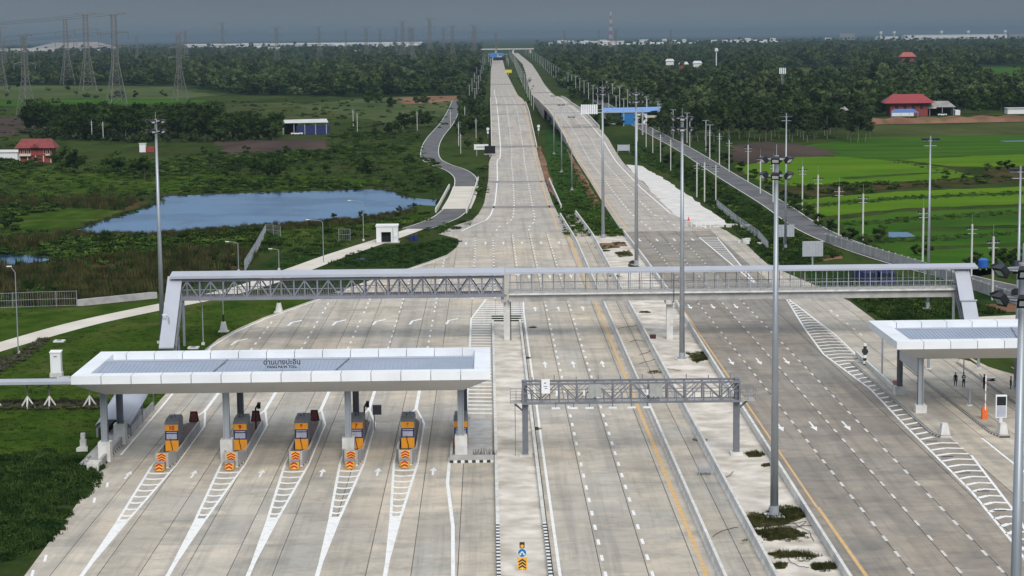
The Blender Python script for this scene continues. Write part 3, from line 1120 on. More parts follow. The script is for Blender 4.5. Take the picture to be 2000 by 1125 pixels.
run_wall('median_wall', 'pale low wall on the left edge of the opposite carriageway, beside the sandy median', 'wall', lambda y: interp(RW, y) - .05, 135, 400, .26, -.05, .8, 8, BARR)
run_wall('island_wall', 'low kerb wall along the plaza side of the concrete island, striped black and white at its near end', 'kerb', lambda y: .48, 135, 276, .3, -.05, .55, 6,
         lambda y: KERBST if y < 158 else BARR, 'kerb_block')
run_wall('island_wall', 'low kerb wall along the motorway side of the concrete island, striped black and white at its near end', 'kerb', lambda y: 4.3, 135, 277, .3, -.05, .55, 6,
         lambda y: KERBST if y < 158 else BARR, 'kerb_block')
run_wall('boundary_wall', 'stained low concrete wall at the edge of the reed bed beside the path', 'wall', lambda y: -62.2 + (y - 300.5) * 1.25, 300.5, 308.6, .9, -.05, .95, 2, WALLC)

# long panel wall beside the right service road
pts = [px(1612, 474), px(1700, 500), px(1800, 530), px(1900, 566), px(1995, 598), px(2080, 630)]
t = thing('panel_wall', 'long grey concrete panel wall with posts curving along the service road', 'wall', pts[0])
for a, b in zip(pts[:-1], pts[1:]):
    n = max(1, int((b - a).length / 3))
    for i in range(n):
        p, q = a.lerp(b, i / n) - pts[0], a.lerp(b, (i + 1) / n) - pts[0]
        d = (q - p).normalized() * .06
        MB().bar(p + d + Vector((0, 0, .85)), q - d + Vector((0, 0, .85)), .12, 1.7).build('wall_panel', WALLC, t)
        MB().box(p.x - .12, p.x + .12, p.y - .12, p.y + .12, 0, 1.85).build('post', WALLC, t)

# parapets of the raised far roads and of the canal crossing
PARA = mat('parapet concrete', (.58, .56, .52), .85, var=.12, scale=.4)


def parapet(label, tab, dx, y0, y1, h=.9):
    t = thing('bridge_parapet', label, 'parapet', (interp(tab, y0) + dx, y0, zr(y0)))
    y = y0
    while y < y1:
        a = Vector((interp(tab, y) + dx, y, zr(y))) - t.location
        b = Vector((interp(tab, y + 15) + dx, y + 15, zr(y + 15))) - t.location
        MB().bar(a + Vector((0, 0, h / 2)), b + Vector((0, 0, h / 2)), .3, h).build('parapet_segment', PARA, t)
        y += 15
    return t


parapet('pale parapet along the right edge of the raised far motorway', R2, .1, 700, 1010)
parapet('pale parapet along the left edge of the raised far motorway', L2, -.1, 700, 1130)
parapet('weathered parapet on the median side of the raised opposite motorway', L3, -.1, 720, 1010)
parapet('pale parapet on the outer side of the raised opposite motorway', R3, .1, 790, 1180)
parapet('short white parapet at the canal crossing beside the median grass', [(0, 16.4), (2000, 16.4)], .6, 462, 545, .8)
parapet('white parapet on the pond side of the service road bridge', [(400, -13.6), (470, -11.6), (560, -9.6)], 0, 455, 530, 1.0)
parapet('white parapet on the motorway side of the service road bridge', [(400, -6.6), (470, -4.4), (560, -2.6)], 0, 452, 545, 1.0)

# ================================================================ CANOPIES
def canopy(name, label, x0, x1, y0, y1, zt, zw, zs, inset, rim, cols, colr, plinth_h, npan, text=False, beam=False):
    t = thing(name, label, 'canopy', ((x0 + x1) / 2, (y0 + y1) / 2, 0))
    ox, oy = t.location.x, t.location.y
    X0, X1, Y0, Y1 = x0 - ox, x1 - ox, y0 - oy, y1 - oy
    # fascia panels: each an L of face and rim top
    def panels(n, side):
        for i in range(n):
            f0, f1 = i / n, (i + 1) / n
            g = .03
            mb = MB()
            if side in 'fb':
                a, b = X0 + (X1 - X0) * f0 + (g if i else 0), X0 + (X1 - X0) * f1 - (g if i < n - 1 else 0)
                ia, ib = max(a, X0 + rim), min(b, X1 - rim)
                ye, yi = (Y0, Y0 + rim) if side == 'f' else (Y1, Y1 - rim)
                s = 1 if side == 'f' else -1
                mb.box(a, b, min(ye, ye + s * .12), max(ye, ye + s * .12), zw, zt)                      # outer face
                mb.prism([(a, ye + s * .12), (b, ye + s * .12), (ib, yi), (ia, yi)], zt - .06, zt)      # rim
                mb.box(ia, ib, min(yi, yi - s * .08), max(yi, yi - s * .08), zt - .62, zt - .061)
            else:
                a, b = Y0 + (Y1 - Y0) * f0 + (g if i else .121), Y0 + (Y1 - Y0) * f1 - (g if i < n - 1 else .121)
                ia, ib = max(a, Y0 + rim), min(b, Y1 - rim)
                xe, xi = (X0, X0 + rim) if side == 'l' else (X1, X1 - rim)
                s = 1 if side == 'l' else -1
                mb.box(min(xe, xe + s * .12), max(xe, xe + s * .12), a, b, zw, zt)
                mb.prism([(xe + s * .12, a), (xe + s * .12, b), (xi, ib), (xi, ia)], zt - .062, zt - .002)
                mb.box(min(xi, xi - s * .08), max(xi, xi - s * .08), ia, ib, zt - .62, zt - .063)
            mb.build('fascia_panel', PANEL, t)
    panels(npan, 'f')
    panels(npan, 'b')
    panels(3, 'l')
    panels(3, 'r')
    # sloped underside and flat soffit
    i_ = inset
    P = [(X0 + .06, Y0 + .06, zw), (X1 - .06, Y0 + .06, zw), (X1 - .06, Y1 - .06, zw), (X0 + .06, Y1 - .06, zw)]
    Q = [(X0 + i_, Y0 + i_, zs), (X1 - i_, Y0 + i_, zs), (X1 - i_, Y1 - i_, zs), (X0 + i_, Y1 - i_, zs)]
    mb = MB().add(P + Q, [(4, 5, 1, 0), (5, 6, 2, 1), (6, 7, 3, 2), (7, 4, 0, 3), (7, 6, 5, 4)])
    mb.build('soffit', SOFFIT, t)
    # roof deck in two falls with a ridge, standing seams
    yr = Y0 + rim + (Y1 - Y0 - 2 * rim) * .66
    ze, zr_ = zt - .6, zt - .12
    a, b = X0 + rim, X1 - rim
    mb = MB().poly([(a, Y0 + rim, ze), (b, Y0 + rim, ze), (b, yr, zr_), (a, yr, zr_)])
    mb.poly([(a, yr, zr_), (b, yr, zr_), (b, Y1 - rim, ze), (a, Y1 - rim, ze)])
    deck = mb.build('roof_deck', BLUER, t)
    mb = MB()
    x = a + .25
    while x < b:
        mb.bar((x, Y0 + rim, ze + .02), (x, yr, zr_ + .02), .05, .05)
        x += .4
    tag(mb.build('roof_seams', mat('seam metal', (.37, .42, .50), .45, .2), deck), kind='stuff')
    MB().bar((a, yr, zr_ + .03), (b, yr, zr_ + .03), .5, .06).build('ridge_cap', ROOFM, deck)
    MB().bar((a + (b - a) * .62, Y0 + rim, ze + .05), (a + (b - a) * .66, yr, zr_ + .05), .12, .08).build('roof_cable', DKSTEEL, deck)
    MB().bar((a + (b - a) * .3, Y0 + rim, ze + .05), (a + (b - a) * .33, yr, zr_ + .05), .12, .08).build('roof_cable', DKSTEEL, deck)
    # columns
    for cx, cy, ph in cols:
        c = MB()
        c.box(cx - ox - colr, cx - ox + colr, cy - oy - colr * .35, cy - oy + colr * .35, ph, zs + .02)
        c.box(cx - ox - colr, cx - ox - colr * .7, cy - oy - colr, cy - oy + colr, ph, zs + .02)
        c.box(cx - ox + colr * .7, cx - ox + colr, cy - oy - colr, cy - oy + colr, ph, zs + .02)
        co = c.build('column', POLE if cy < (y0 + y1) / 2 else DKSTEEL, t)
        MB().box(cx - ox - .58, cx - ox + .58, cy - oy - .6, cy - oy + .6, 0.0, ph).build('plinth', BARR, co)
    if beam:
        ys_ = sorted(set(c[1] for c in cols))
        MB().box(cols[0][0] - ox - .15, cols[0][0] - ox + .15, ys_[0] - oy + .4, ys_[-1] - oy - .4, zs - 1.7, zs - .01).build('side_panel', SOFFIT, t)
    return t, (ox, oy, Y0, rim, ze, zr_, yr)


cl, ci = canopy('toll_canopy', 'long white toll canopy with sloped grey underside and Thai station name on its roof', -39.1, .05, 183.7, 198.4, 8.9, 8.12, 6.7, 2.6, 1.55,
                [(-36.9, 187.6, 1.9), (-25.2, 187.2, 2.1), (-13.6, 187.2, 2.1), (-2.85, 187.6, 2.1), (-36.9, 195.6, 2.1), (-24.9, 195.6, 2.4), (-13.4, 195.6, 2.4), (-2.6, 195.6, 2.4)],
                .3, 1.9, 14)
ox, oy, Y0c, rimc, zec, zrc, yrc = ci
slope = math.atan2(zrc - zec, yrc - (Y0c + rimc))
for txt, xp, zl, sz in (("ด่านบางปะอิน", -19.75, 9.26, .67), ("BANG PA IN TOLL", -19.75, 8.90, .35)):
    me = text_mesh(txt, 'roof_lettering', sz, .03, .012)
    me.materials.clear()
    me.materials.append(mat('dark letter metal', (.05, .05, .055), .5))
    o = link('roof_lettering', me, cl)
    o.location = (xp - ox, 187.0 - oy, zl)
    o.rotation_euler.x = R(90)
for xx in (-21.3, -19.7, -18.1):
    MB().tube((xx - ox, 187.08 - oy, 8.4), (xx - ox, 187.08 - oy, 9.5), .02, 4).build('letter_support', STEEL, cl)
cr_, _ = canopy('side_toll_canopy', 'white toll canopy over the side plaza with grey columns and a dark panel between them', 42.1, 84, 203, 218.6, 8.2, 7.42, 5.95, 2.7, 1.7,
                [(45.2, 205.7, 1.1), (45.2, 216.2, 1.2), (62.0, 205.7, 1.1), (62.0, 216.2, 1.2), (78, 205.7, 1.1), (78, 216.2, 1.2)], .28, 1.1, 15, beam=True)

# ================================================================ TOLL ISLANDS, BOOTHS, CUSHIONS
def chevrons(mb, w, h, n, y, x=0.0, z=0.0, th=.2):
    """n upward V bars on a vertical face at depth y, facing the camera side"""
    for i in range(n):
        zb = z + h * i / n
        d = h / n * th * 2.2
        r_ = h * .28
        for s in (-1, 1):
            pts = [(x + s * w / 2, y, zb), (x, y, zb + r_), (x, y, zb + r_ + d), (x + s * w / 2, y, zb + d)]
            mb.poly(pts if s < 0 else pts[::-1])
    return mb


YEL = mat('amber reflective sheet', (.80, .42, .06), .45)
CUSH = mat('cushion grey', (.24, .24, .24), .7)
FLOORB = mat('red brown tiles', (.14, .095, .085), .8)


def make_island(label_i):
    t = thing('toll_island', label_i, 'toll island', (0, 0, 0))
    out_ = [(-.62, 1.6), (.62, 1.6), (.98, 4.2), (.98, 20), (.4, 22.5), (-.4, 22.5), (-.98, 20), (-.98, 4.2)]
    inn = [(-.46, 1.78), (.46, 1.78), (.80, 4.3), (.80, 19.9), (.3, 22.3), (-.3, 22.3), (-.80, 19.9), (-.80, 4.3)]
    n = len(out_)
    MB().prism(out_, 0, .16).build('kerb', KERBST, t)
    h = [1.5, 1.5, 1.15, .62, .45, .45, .62, 1.15]
    for i in range(n):
        j = (i + 1) % n
        a, b, c, d = out_[i], out_[j], inn[j], inn[i]
        hi, hj = (h[i], h[j])
        if i in (2, 6):
            hi = hj = .95
        vs = [(*a, .161), (*b, .161), (*c, .161), (*d, .161), (*a, hi), (*b, hj), (*c, hj), (*d, hi)]
        MB().add(vs, [(3, 2, 1, 0), (4, 5, 6, 7), (0, 1, 5, 4), (1, 2, 6, 5), (2, 3, 7, 6), (3, 0, 4, 7)]).build('side_wall', WALLC, t)
    MB().prism([(p[0] * .985, p[1] * .998 + .03) for p in inn], .161, .3).build('island_floor', FLOORB, t)
    p = MB().box(-.42, .42, 1.53, 1.596, .62, 1.46).build('chevron_board', YEL, t)
    chevrons(MB(), .76, .74, 3, 1.522, 0, .62, .27).build('chevron', REDP, p)
    return t


def make_booth(num, label):
    t = thing('toll_booth', label, 'toll booth', (0, 0, .3))
    w, y0, y1 = .66, 0, 3.0
    MB().box(-w, w, y0, y1, 0, 2.72).build('cabin', BOOTHG, t)
    hood = MB().add([(-w - .04, y0 - .03, 2.72), (w + .04, y0 - .03, 2.72), (w + .04, y1 + .03, 2.72), (-w - .04, y1 + .03, 2.72),
                     (-w + .06, y0 + .45, 3.16), (w - .06, y0 + .45, 3.16), (w - .06, y1 - .2, 3.16), (-w + .06, y1 - .2, 3.16)],
                    [(3, 2, 1, 0), (4, 5, 6, 7), (0, 1, 5, 4), (1, 2, 6, 5), (2, 3, 7, 6), (3, 0, 4, 7)])
    ho = hood.build('hood', BOOTHG, t)
    MB().tube((.2, 1.0, 3.1), (.2, 1.0, 3.62), .025).tube((-.12, 1.0, 3.1), (-.12, 1.0, 3.32), .05).build('antenna', BLACK, ho)
    up = MB().box(-w + .03, w - .03, y0 - .06, y0 - .002, 2.08, 2.68).build('number_panel', ORANGE, t)
    me = text_mesh(num, 'lane_number', .55, .01, .025)
    me.materials.clear()
    me.materials.append(REDP)
    o = link('lane_number', me, up)
    o.location = (0, y0 - .068, 2.19)
    o.rotation_euler.x = R(90)
    wf = MB().box(-w + .03, w - .03, y0 - .06, y0 - .002, 1.16, 2.06).build('window_frame', NAVY, t)
    MB().box(-w + .16, w - .16, y0 - .08, y0 - .061, 1.26, 1.78).build('window', GLASSW, wf)
    MB().box(-w + .16, w - .16, y0 - .08, y0 - .061, 1.88, 1.98).build('window', GLASSW, wf)
    MB().box(-w + .03, w - .03, y0 - .06, y0 - .002, .1, 1.13).build('lower_panel', ORANGE, t)
    MB().path([(-.12, -.12, 1.35), (-.06, -.16, .9), (.04, -.2, .5), (.1, -.22, .05)], .03).build('cable', BLACK, t)
    return t


def make_cushion(label):
    t = thing('crash_cushion', label, 'crash cushion', (0, 0, 0))
    MB().prism([(-.42, .25), (-.3, 0), (.3, 0), (.42, .25), (.42, 1.35), (-.42, 1.35)], .08, .72).build('body', CUSH, t)
    f = MB().prism([(-.46, .24), (-.32, -.06), (.32, -.06), (.46, .24)], .06, .70).build('nose', YEL, t)
    chevrons(MB(), .62, .62, 2, -.068, 0, .12, .25).build('chevron', REDP, f)
    MB().box(-.4, .4, .45, .62, .721, .76).box(-.4, .4, .95, 1.1, .721, .76).build('strap', STEEL, t)
    MB().box(-.34, .34, .1, 1.3, 0, .08).build('skid', DKSTEEL, t)
    return t


def make_rearboard(label):
    t = thing('chevron_sign', label, 'sign', (0, 0, 0))
    MB().tube((0, .1, 0), (0, .1, 1.2), .05).build('post', STEEL, t)
    DR = mat('dark red sheet', (.10, .02, .022), .5)
    b = MB().add([(-.55, 0, .35), (.55, 0, .35), (.36, 0, 1.5), (-.36, 0, 1.5), (-.55, .06, .35), (.55, .06, .35), (.36, .06, 1.5), (-.36, .06, 1.5)],
                 [(0, 1, 2, 3), (7, 6, 5, 4), (0, 4, 5, 1), (1, 5, 6, 2), (2, 6, 7, 3), (3, 7, 4, 0)]).build('board', DR, t)
    PK = mat('pale red stripe', (.62, .20, .17), .5)
    chevrons(MB(), .62, .85, 4, -.008, 0, .40, .1).build('chevron', PK, b)
    return t


NW = ['ten', 'nine', 'eight', 'seven', 'six', 'five']
BW_ = [', beside the lawn walkway', ', partly behind a column next to booth ten', ', in the clear between two columns', ', partly behind a column', ', with no column before it, next to booth five', ', behind the end column']
names = ['10', '9', '8', '7', '6', '5']
for k, x in enumerate(ISL):
    n = names[k]
    if k < 5:
        t = make_island('concrete toll island carrying the booth numbered ' + NW[k])
        t.location = (x, 182.2, 0)
        c = make_cushion('amber chevron crash cushion before the booth numbered ' + NW[k])
        c.location = (x - .02, 182.3, 0.056)
    b = make_booth(n, 'orange and grey toll booth numbered ' + NW[k] + BW_[k])
    b.location = (x + (.12 if k in (1, 3) else 0), 190.0, .3)
    if k < 3:
        r = make_rearboard('trapezoid dark red chevron board behind the booth numbered ' + NW[k])
        r.location = (x + (.2 if k == 0 else .1), 203.2, .28)
for x, y, lab in ((-24.0, 200.6, 'black lane camera on a bent post behind the booth numbered nine'), (-12.9, 200.6, 'black lane camera on a bent post behind the booth numbered seven')):
    t = thing('lane_camera', lab, 'camera', (x, y, .3))
    MB().path([(0, 0, 0), (0, 0, 2.2), (.3, 0, 2.7)], .09).build('post', BLACK, t)
    MB().box(.2, .5, -.3, .3, 2.2, 2.8).build('housing', BLACK, t)
t = thing('display_box', 'dark grey display box facing away beside booth 7', 'display', (-11.6, 200.5, .0))
MB().box(-.45, .45, 0, .25, 1.7, 2.7).build('box', DKSTEEL, t)
MB().tube((-.3, .1, 0), (-.3, .1, 1.7), .06).build('post', STEEL, t)

# end island of booth 5, left service walkway
t = thing('end_island', 'walled island of booth 5 with a black and white kerb across its front', 'toll island', (-1.8, 184.5, 0))
MB().box(-2.1, 2.05, 0, .25, .1, .75).build('front_wall', WALLC, t)
MB().box(-2.1, 2.05, -.05, -.002, .0, .3).build('striped_kerb', KERBST2, t)
MB().box(-2.1, -1.85, .26, 20, .0, .8).build('side_wall', WALLC, t)
MB().box(-1.8, 1.9, .3, 21, .055, .3).build('island_floor', WALLC, t)
t = thing('potted_shrubs', 'row of dark thin shrubs behind the kerb wall of booth 5', 'plant', (-.6, 185.6, .3))
for i in range(9):
    mb = MB()
    for j in range(5):
        x0 = -1 + i * .25
        mb.tube((x0, 0, 0), (x0 + rng.uniform(-.2, .2), rng.uniform(-.2, .2), rng.uniform(.4, .95)), .025, 4, .01)
    mb.build('stem', BLACK, t)

t = thing('service_walkway', 'raised concrete walkway with kerb wall along the left edge of lane 10', 'walkway', (-37.6, 183, 0))
MB().box(-.2, .9, 0, 1.6, 0, .75).build('end_block', BARR, t)
MB().box(.7, .95, 1.7, 14, .2, .85).build('side_wall', WALLC, t)
MB().box(.68, .98, 0.02, 26, 0, .19).build('kerb', KERBST, t)
MB().box(-1.3, .66, 1.65, 30, -.02, .32).build('deck', WALLC, t)
t = thing('concrete_stub', 'pale weathered concrete post on a foot standing on the grass left of the walkway', 'post', px(163, 880))
MB().prism([(-.6, -.5), (.5, -.5), (.35, .5), (-.45, .5)], 0, .35).build('foot', BARR, t)
MB().box(-.28, .3, -.25, .3, .35, 1.1).box(-.2, .2, -.2, .22, 1.1, 1.75).build('stem', BARR, t)

# staff tunnel cover beyond the walkway
t = thing('tunnel_cover', 'blue grey curved roof sloping down over the staff stair beside the canopy', 'shelter', (-38.3, 199, 0))
mb = MB()
N = 10
for i in range(N):
    a, b = math.pi * (.12 + .76 * i / N), math.pi * (.12 + .76 * (i + 1) / N)
    for (ya, za), (yb, zb) in (((0, .9), (15, 2.6)),):
        w, hgt = 1.9, 1.0
        pa, pb = (-math.cos(a) * w, math.sin(a) * hgt), (-math.cos(b) * w, math.sin(b) * hgt)
        mb.add([(pa[0], ya, za + pa[1]), (pb[0], ya, za + pb[1]), (pb[0], yb, zb + pb[1]), (pa[0], yb, zb + pa[1]),
                (pa[0], ya, za + pa[1] - .08), (pb[0], ya, za + pb[1] - .08), (pb[0], yb, zb + pb[1] - .08), (pa[0], yb, zb + pa[1] - .08)],
               [(0, 3, 2, 1), (4, 5, 6, 7), (0, 1, 5, 4), (2, 3, 7, 6)])
mb.build('vault_roof', ROOFM, t, True)
for s in (-1, 1):
    for y in (.5, 7.5, 14.5):
        MB().tube((s * 1.7, y, 0), (s * 1.7, y, 1.28 + y * .113), .07).build('post', DKSTEEL, t)
MB().box(-1.7, -1.5, 0, 15, 0, .9).box(1.5, 1.7, 0, 15, 0, .9).build('stair_wall', WALLC, t)

# covered walkway to the office
t = thing('covered_walkway', 'flat pale roofed walkway on angled white supports crossing the lawn', 'walkway', (-62, 216, 0))
MB().box(-20, 22, -1.1, 1.1, 2.75, 3.05).build('roof', ROOFM, t)
for x in (-12, -6, 7.6, 11.2, 13.6, 18):
    MB().tube((x, 0, .9), (x, 0, 2.75), .07).build('post', DKSTEEL, t)
    mb = MB()
    for s in (-1, 1):
        mb.bar((x, 0, 1.25), (x + s * .75, s * .2, 0), .16, .16)
        mb.bar((x, 0, 1.25), (x + s * .1, -s * .8, 0), .16, .16)
    mb.build('angled_support', BARR, t)
# ================================================================ PEDESTRIAN BRIDGE
br = thing('pedestrian_bridge', 'grey covered footbridge over all carriageways, half steel truss, half concrete girder', 'footbridge', (2.3, 260.3, 0))
bx, by = 2.3, 260.3
XL, XR = -41.0 - bx, 63.2 - bx
yf, yb = -1.55, 1.55
zb, ztp = 6.05, 8.75
# steel half
for y, nm in ((yf, 'front'), (yb, 'back')):
    MB().box(XL, -.3, y - .12, y + .12, zb, zb + .42).build('bottom_chord', LILAC, br)
    MB().box(XL, -.3, y - .12, y + .12, ztp - .2, ztp + .12).build('top_chord', LILAC, br)
    n = 14
    pw = (-.3 - XL) / n
    for i in range(n):
        xa = XL + i * pw
        xm = xa + pw / 2
        MB().box(xa + .02 if i else xa, xa + .22, y - .09, y + .09, zb + .42, ztp - .2).build('post', LILAC, br)
        MB().box(xm - .07, xm + .07, y - .07, y + .07, zb + .42, ztp - .2).build('post', LILAC, br)
        for s in (-1, 1):
            MB().bar((xm + s * .05, y, ztp - .25), (xm + s * (pw / 2 - .12), y, zb + .45), .16, .16, (0, 1, 0)).build('diagonal', LILAC, br)
    MB().box(-.5, -.3, y - .1, y + .1, zb + .42, ztp - .2).build('post', LILAC, br)
MB().box(XL, -.3, yf + .13, yb - .13, zb + .1, zb + .3).build('steel_deck', WALLC, br)
for y in (yf + .25, yb - .25):
    rl = MB().box(XL, -.3, y - .03, y + .03, zb + 1.35, zb + 1.43).build('handrail', STEEL, br)
    mb = MB()
    x = XL + .15
    while x < -.4:
        mb.box(x - .012, x + .012, y - .012, y + .012, zb + .3, zb + 1.35)
        x += .3
    tag(mb.build('balusters', STEEL, rl), kind='stuff')
# concrete half
MB().box(.3, XR, -1.25, 1.25, 5.35, 6.3).build('girder', WALLC, br)
MB().box(.3, XR, -1.75, 1.75, 6.302, 6.52).build('deck_slab', BARR, br)
for y in (-1.65, 1.65):
    rl = MB().box(.3, XR, y - .035, y + .035, 7.55, 7.63).build('handrail', STEEL, br)
    MB().box(.3, XR, y - .025, y + .025, 6.62, 6.68).build('rail', STEEL, br)
    mb = MB()
    x = .45
    while x < XR:
        mb.box(x - .011, x + .011, y - .011, y + .011, 6.68, 7.55)
        x += .28
    tag(mb.build('balusters', STEEL, rl), kind='stuff')
    x = .5
    while x < XR - .2:
        MB().box(x - .045, x + .045, y - .1, y - .036 if y < 0 else y + .1, 6.52, 9.1).build('roof_post', STEEL, br)
        x += 1.43
# roofs
MB().add([(XL - .6, -2.2, 9.0), (-.25, -2.2, 9.0), (-.25, 2.2, 9.0), (XL - .6, 2.2, 9.0), (XL - .6, -2.2, 9.35), (-.25, -2.2, 9.35), (-.25, 2.2, 9.35), (XL - .6, 2.2, 9.35), (XL - .6, 0, 9.75), (-.25, 0, 9.75)],
         [(3, 2, 1, 0), (0, 1, 5, 4), (2, 3, 7, 6), (4, 5, 9, 8), (8, 9, 6, 7), (0, 4, 8, 7, 3), (1, 2, 6, 9, 5)]).build('steel_half_roof', ROOFM, br)
MB().add([(-.2, -2.0, 9.1), (XR + .9, -2.0, 9.1), (XR + .9, 2.0, 9.1), (-.2, 2.0, 9.1), (-.2, -2.0, 9.35), (XR + .9, -2.0, 9.35), (XR + .9, 2.0, 9.35), (-.2, 2.0, 9.35), (-.2, 0, 9.65), (XR + .9, 0, 9.65)],
         [(3, 2, 1, 0), (0, 1, 5, 4), (2, 3, 7, 6), (4, 5, 9, 8), (8, 9, 6, 7), (0, 4, 8, 7, 3), (1, 2, 6, 9, 5)]).build('concrete_half_roof', ROOFM, br)
# piers
for x, zt_ in ((2.3, 5.3), (23.8, 5.35), (63.0, 5.35)):
    MB().box(x - bx - .42, x - bx + .42, -.45, .45, -.02, zt_).build('pier', BARR, br)
    MB().box(x - bx - .6, x - bx + .6, -1.3, 1.3, zt_ - .55, zt_ - .002).build('pier_cap', BARR, br) if x != 2.3 else None
MB().box(-.75, .0, -1.2, 1.2, 5.302, 6.04).build('pier_cap', WALLC, br)
MB().path([(.5, -.62, 9.0), (.5, -.62, .1)], .06).build('drain_pipe', BLACK, br)
MB().path([(21.9, -1.85, 9.0), (21.9, -1.85, 5.2), (21.6, -.6, 5.0)], .05).build('drain_pipe', BLACK, br)
# covered stairs, one at each end, running down towards the plaza side
for x, w, kink in ((-41.05, 1.9, 0), (62.1, 1.9, 1)):
    X = x - bx
    prof = [(-1.2, 9.2), (-4.6, 5.35), (-5.4, 5.25), (-8.6, 1.5)] if kink else [(-1.2, 9.25), (-10.0, 1.2)]
    mb = MB()
    for (ya, za), (yb_, zb_) in zip(prof[:-1], prof[1:]):
        mb.add([(X - w / 2, ya, za), (X + w / 2, ya, za), (X + w / 2, yb_, zb_), (X - w / 2, yb_, zb_), (X - w / 2, ya, za - .14), (X + w / 2, ya, za - .14), (X + w / 2, yb_, zb_ - .14), (X - w / 2, yb_, zb_ - .14)],
               [(0, 1, 2, 3)[::-1], (4, 5, 6, 7), (0, 4, 5, 1)[::-1], (1, 5, 6, 2)[::-1], (2, 6, 7, 3)[::-1], (3, 7, 4, 0)[::-1]])
    ro = mb.build('stair_roof', ROOFM, br)
    if kink:
        MB().bar((X, -5.2, 5.42), (X, -5.5, 5.38), w + .3, .12).build('roof_flashing', ROOFM, ro)
    for i in range(28):
        f = (i + .5) / 28
        MB().box(X - w / 2 + .1, X + w / 2 - .1, -1.8 - 6.4 * f - .14, -1.8 - 6.4 * f + .14, 6.1 * (1 - f) - .1, 6.1 * (1 - f) + .02).build('step', WALLC, br)
    for s in (-1, 1):
        MB().bar((X + s * (w / 2 - .04), -1.7, 5.95), (X + s * (w / 2 - .04), -8.2, .1), .1, .4).build('stringer', LILAC, br)
        MB().bar((X + s * (w / 2 - .04), -1.7, 7.0), (X + s * (w / 2 - .04), -8.2, 1.05), .06, .06).build('stair_handrail', STEEL, br)
        for i in range(8):
            f = i / 7
            y = -1.8 - 6.2 * f
            zt_ = 9.0 + (y + 1.2) * .914 - .12 if not kink else interp([(1.2, 9.05), (4.6, 5.2), (5.4, 5.1), (8.6, 1.35)], -y)
            MB().box(X + s * (w / 2 - .1) - .05, X + s * (w / 2 - .1) + .05, y - .05, y + .05, max(0, 5.9 * (1 - f) - .1), max(zt_, .6)).build('roof_post', LILAC, br)
        MB().box(X + s * w / 2 - .15, X + s * w / 2 + .15, -1.3, -1.0, 0, 6.0).build('stair_column', BARR if kink else LILAC, br)
        MB().box(X + s * w / 2 - .12, X + s * w / 2 + .12, -6.0, -5.75, 0, 1.9).build('stair_column', BARR if kink else LILAC, br)

# ================================================================ SENSOR GANTRY
GST = mat('gantry steel', (.21, .22, .245), .5, .3, var=.12, scale=.8)
gt = thing('sensor_gantry', 'grey steel lattice gantry with catwalk and two cabinets across the motorway', 'gantry', (3.3, 187.0, 0))
GX = 20.2
for x in (0, GX):
    c = MB().box(x - .28, x + .28, -.3, .3, .05, 5.25).build('column', DKSTEEL, gt)
    MB().box(x - .6, x + .6, -.6, .6, -.02, .3).build('footing', BARR, c)
    MB().bar((x, 0, 4.3), (x + (-1.0 if x == 0 else 1.0), 0, 5.2), .16, .16).build('brace', DKSTEEL, c)
G0, G1 = -.3, GX + .3
for y in (-.85, .85):
    MB().box(G0, G1, y - .09, y + .09, 5.25, 5.45).build('bottom_chord', GST, gt)
    MB().box(G0, G1, y - .09, y + .09, 7.1, 7.3).build('top_chord', GST, gt)
    n = 12
    for i in range(n + 1):
        x = G0 + .1 + (G1 - G0 - .2) * i / n
        MB().box(x - .07, x + .07, y - .07, y + .07, 5.45, 7.1).build('post', GST, gt)
        if i < n:
            x2 = G0 + .1 + (G1 - G0 - .2) * (i + 1) / n
            a, b = ((x + .05, y, 5.5), (x2 - .05, y, 7.05)) if i % 2 else ((x + .05, y, 7.05), (x2 - .05, y, 5.5))
            MB().bar(a, b, .09, .09, (0, 1, 0)).build('diagonal', GST, gt)
            a, b = ((x + .05, y, 6.4), ((x + x2) / 2, y, 7.08)) if i % 2 else ((x2 - .05, y, 6.4), ((x + x2) / 2, y, 7.08))
            MB().bar(a, b, .06, .06, (0, 1, 0)).build('knee_brace', GST, gt)
            MB().box((x + x2) / 2 - .035, (x + x2) / 2 + .035, y - .035, y + .035, 5.46, 6.29).build('post', GST, gt)
            MB().box(x + .08, x2 - .08, y - .03, y + .03, 6.3, 6.36).build('rail', GST, gt)
MB().box(-1.4, GX + 1.7, -.74, .74, 5.32, 5.4).build('catwalk', WALLC, gt)
for i in range(10):
    x = G0 + 1 + i * 2.1
    MB().box(x - .04, x + .04, -.03, .03, 7.3, 7.75 + .15 * (i % 2)).build('antenna', GST, gt)
for x in (0, GX):
    MB().box(x - .2, x + .2, -.5, .5, 5.25, 7.42).build('end_frame', DKSTEEL, gt)
for x in (8.2, 17.2) if False else (6.6, 12.4):
    cb = MB().box(x - .62, x + .62, -1.25, -.98, 5.95, 7.15).build('cabinet', mat('cabinet grey', (.36, .37, .35), .5), gt)
    MB().box(x - .01, x + .01, -1.262, -1.252, 6.0, 7.1).build('door_seam', DKSTEEL, cb)
sb = MB().box(1.55, 2.35, -1.15, -1.0, 6.35, 7.7).build('white_panel', PANEL, gt)
MB().box(1.8, 2.0, -1.16, -1.152, 7.3, 7.4).box(1.75, 2.1, -1.16, -1.152, 7.0, 7.06).box(1.85, 2.1, -1.16, -1.152, 6.8, 6.86).build('panel_print', DKSTEEL, sb)
for i, x in enumerate((2.9, 4.6, 6.1, 8.3, 10.1, 11.6)):
    s_ = MB().tube((x, -.95, 5.4), (x, -.95, 4.98), .05).build('sensor_arm', DKSTEEL, gt)
    MB().box(x - .4, x + .4, -1.15, -.85, 4.82, 4.98).build('sensor', PANEL, s_)
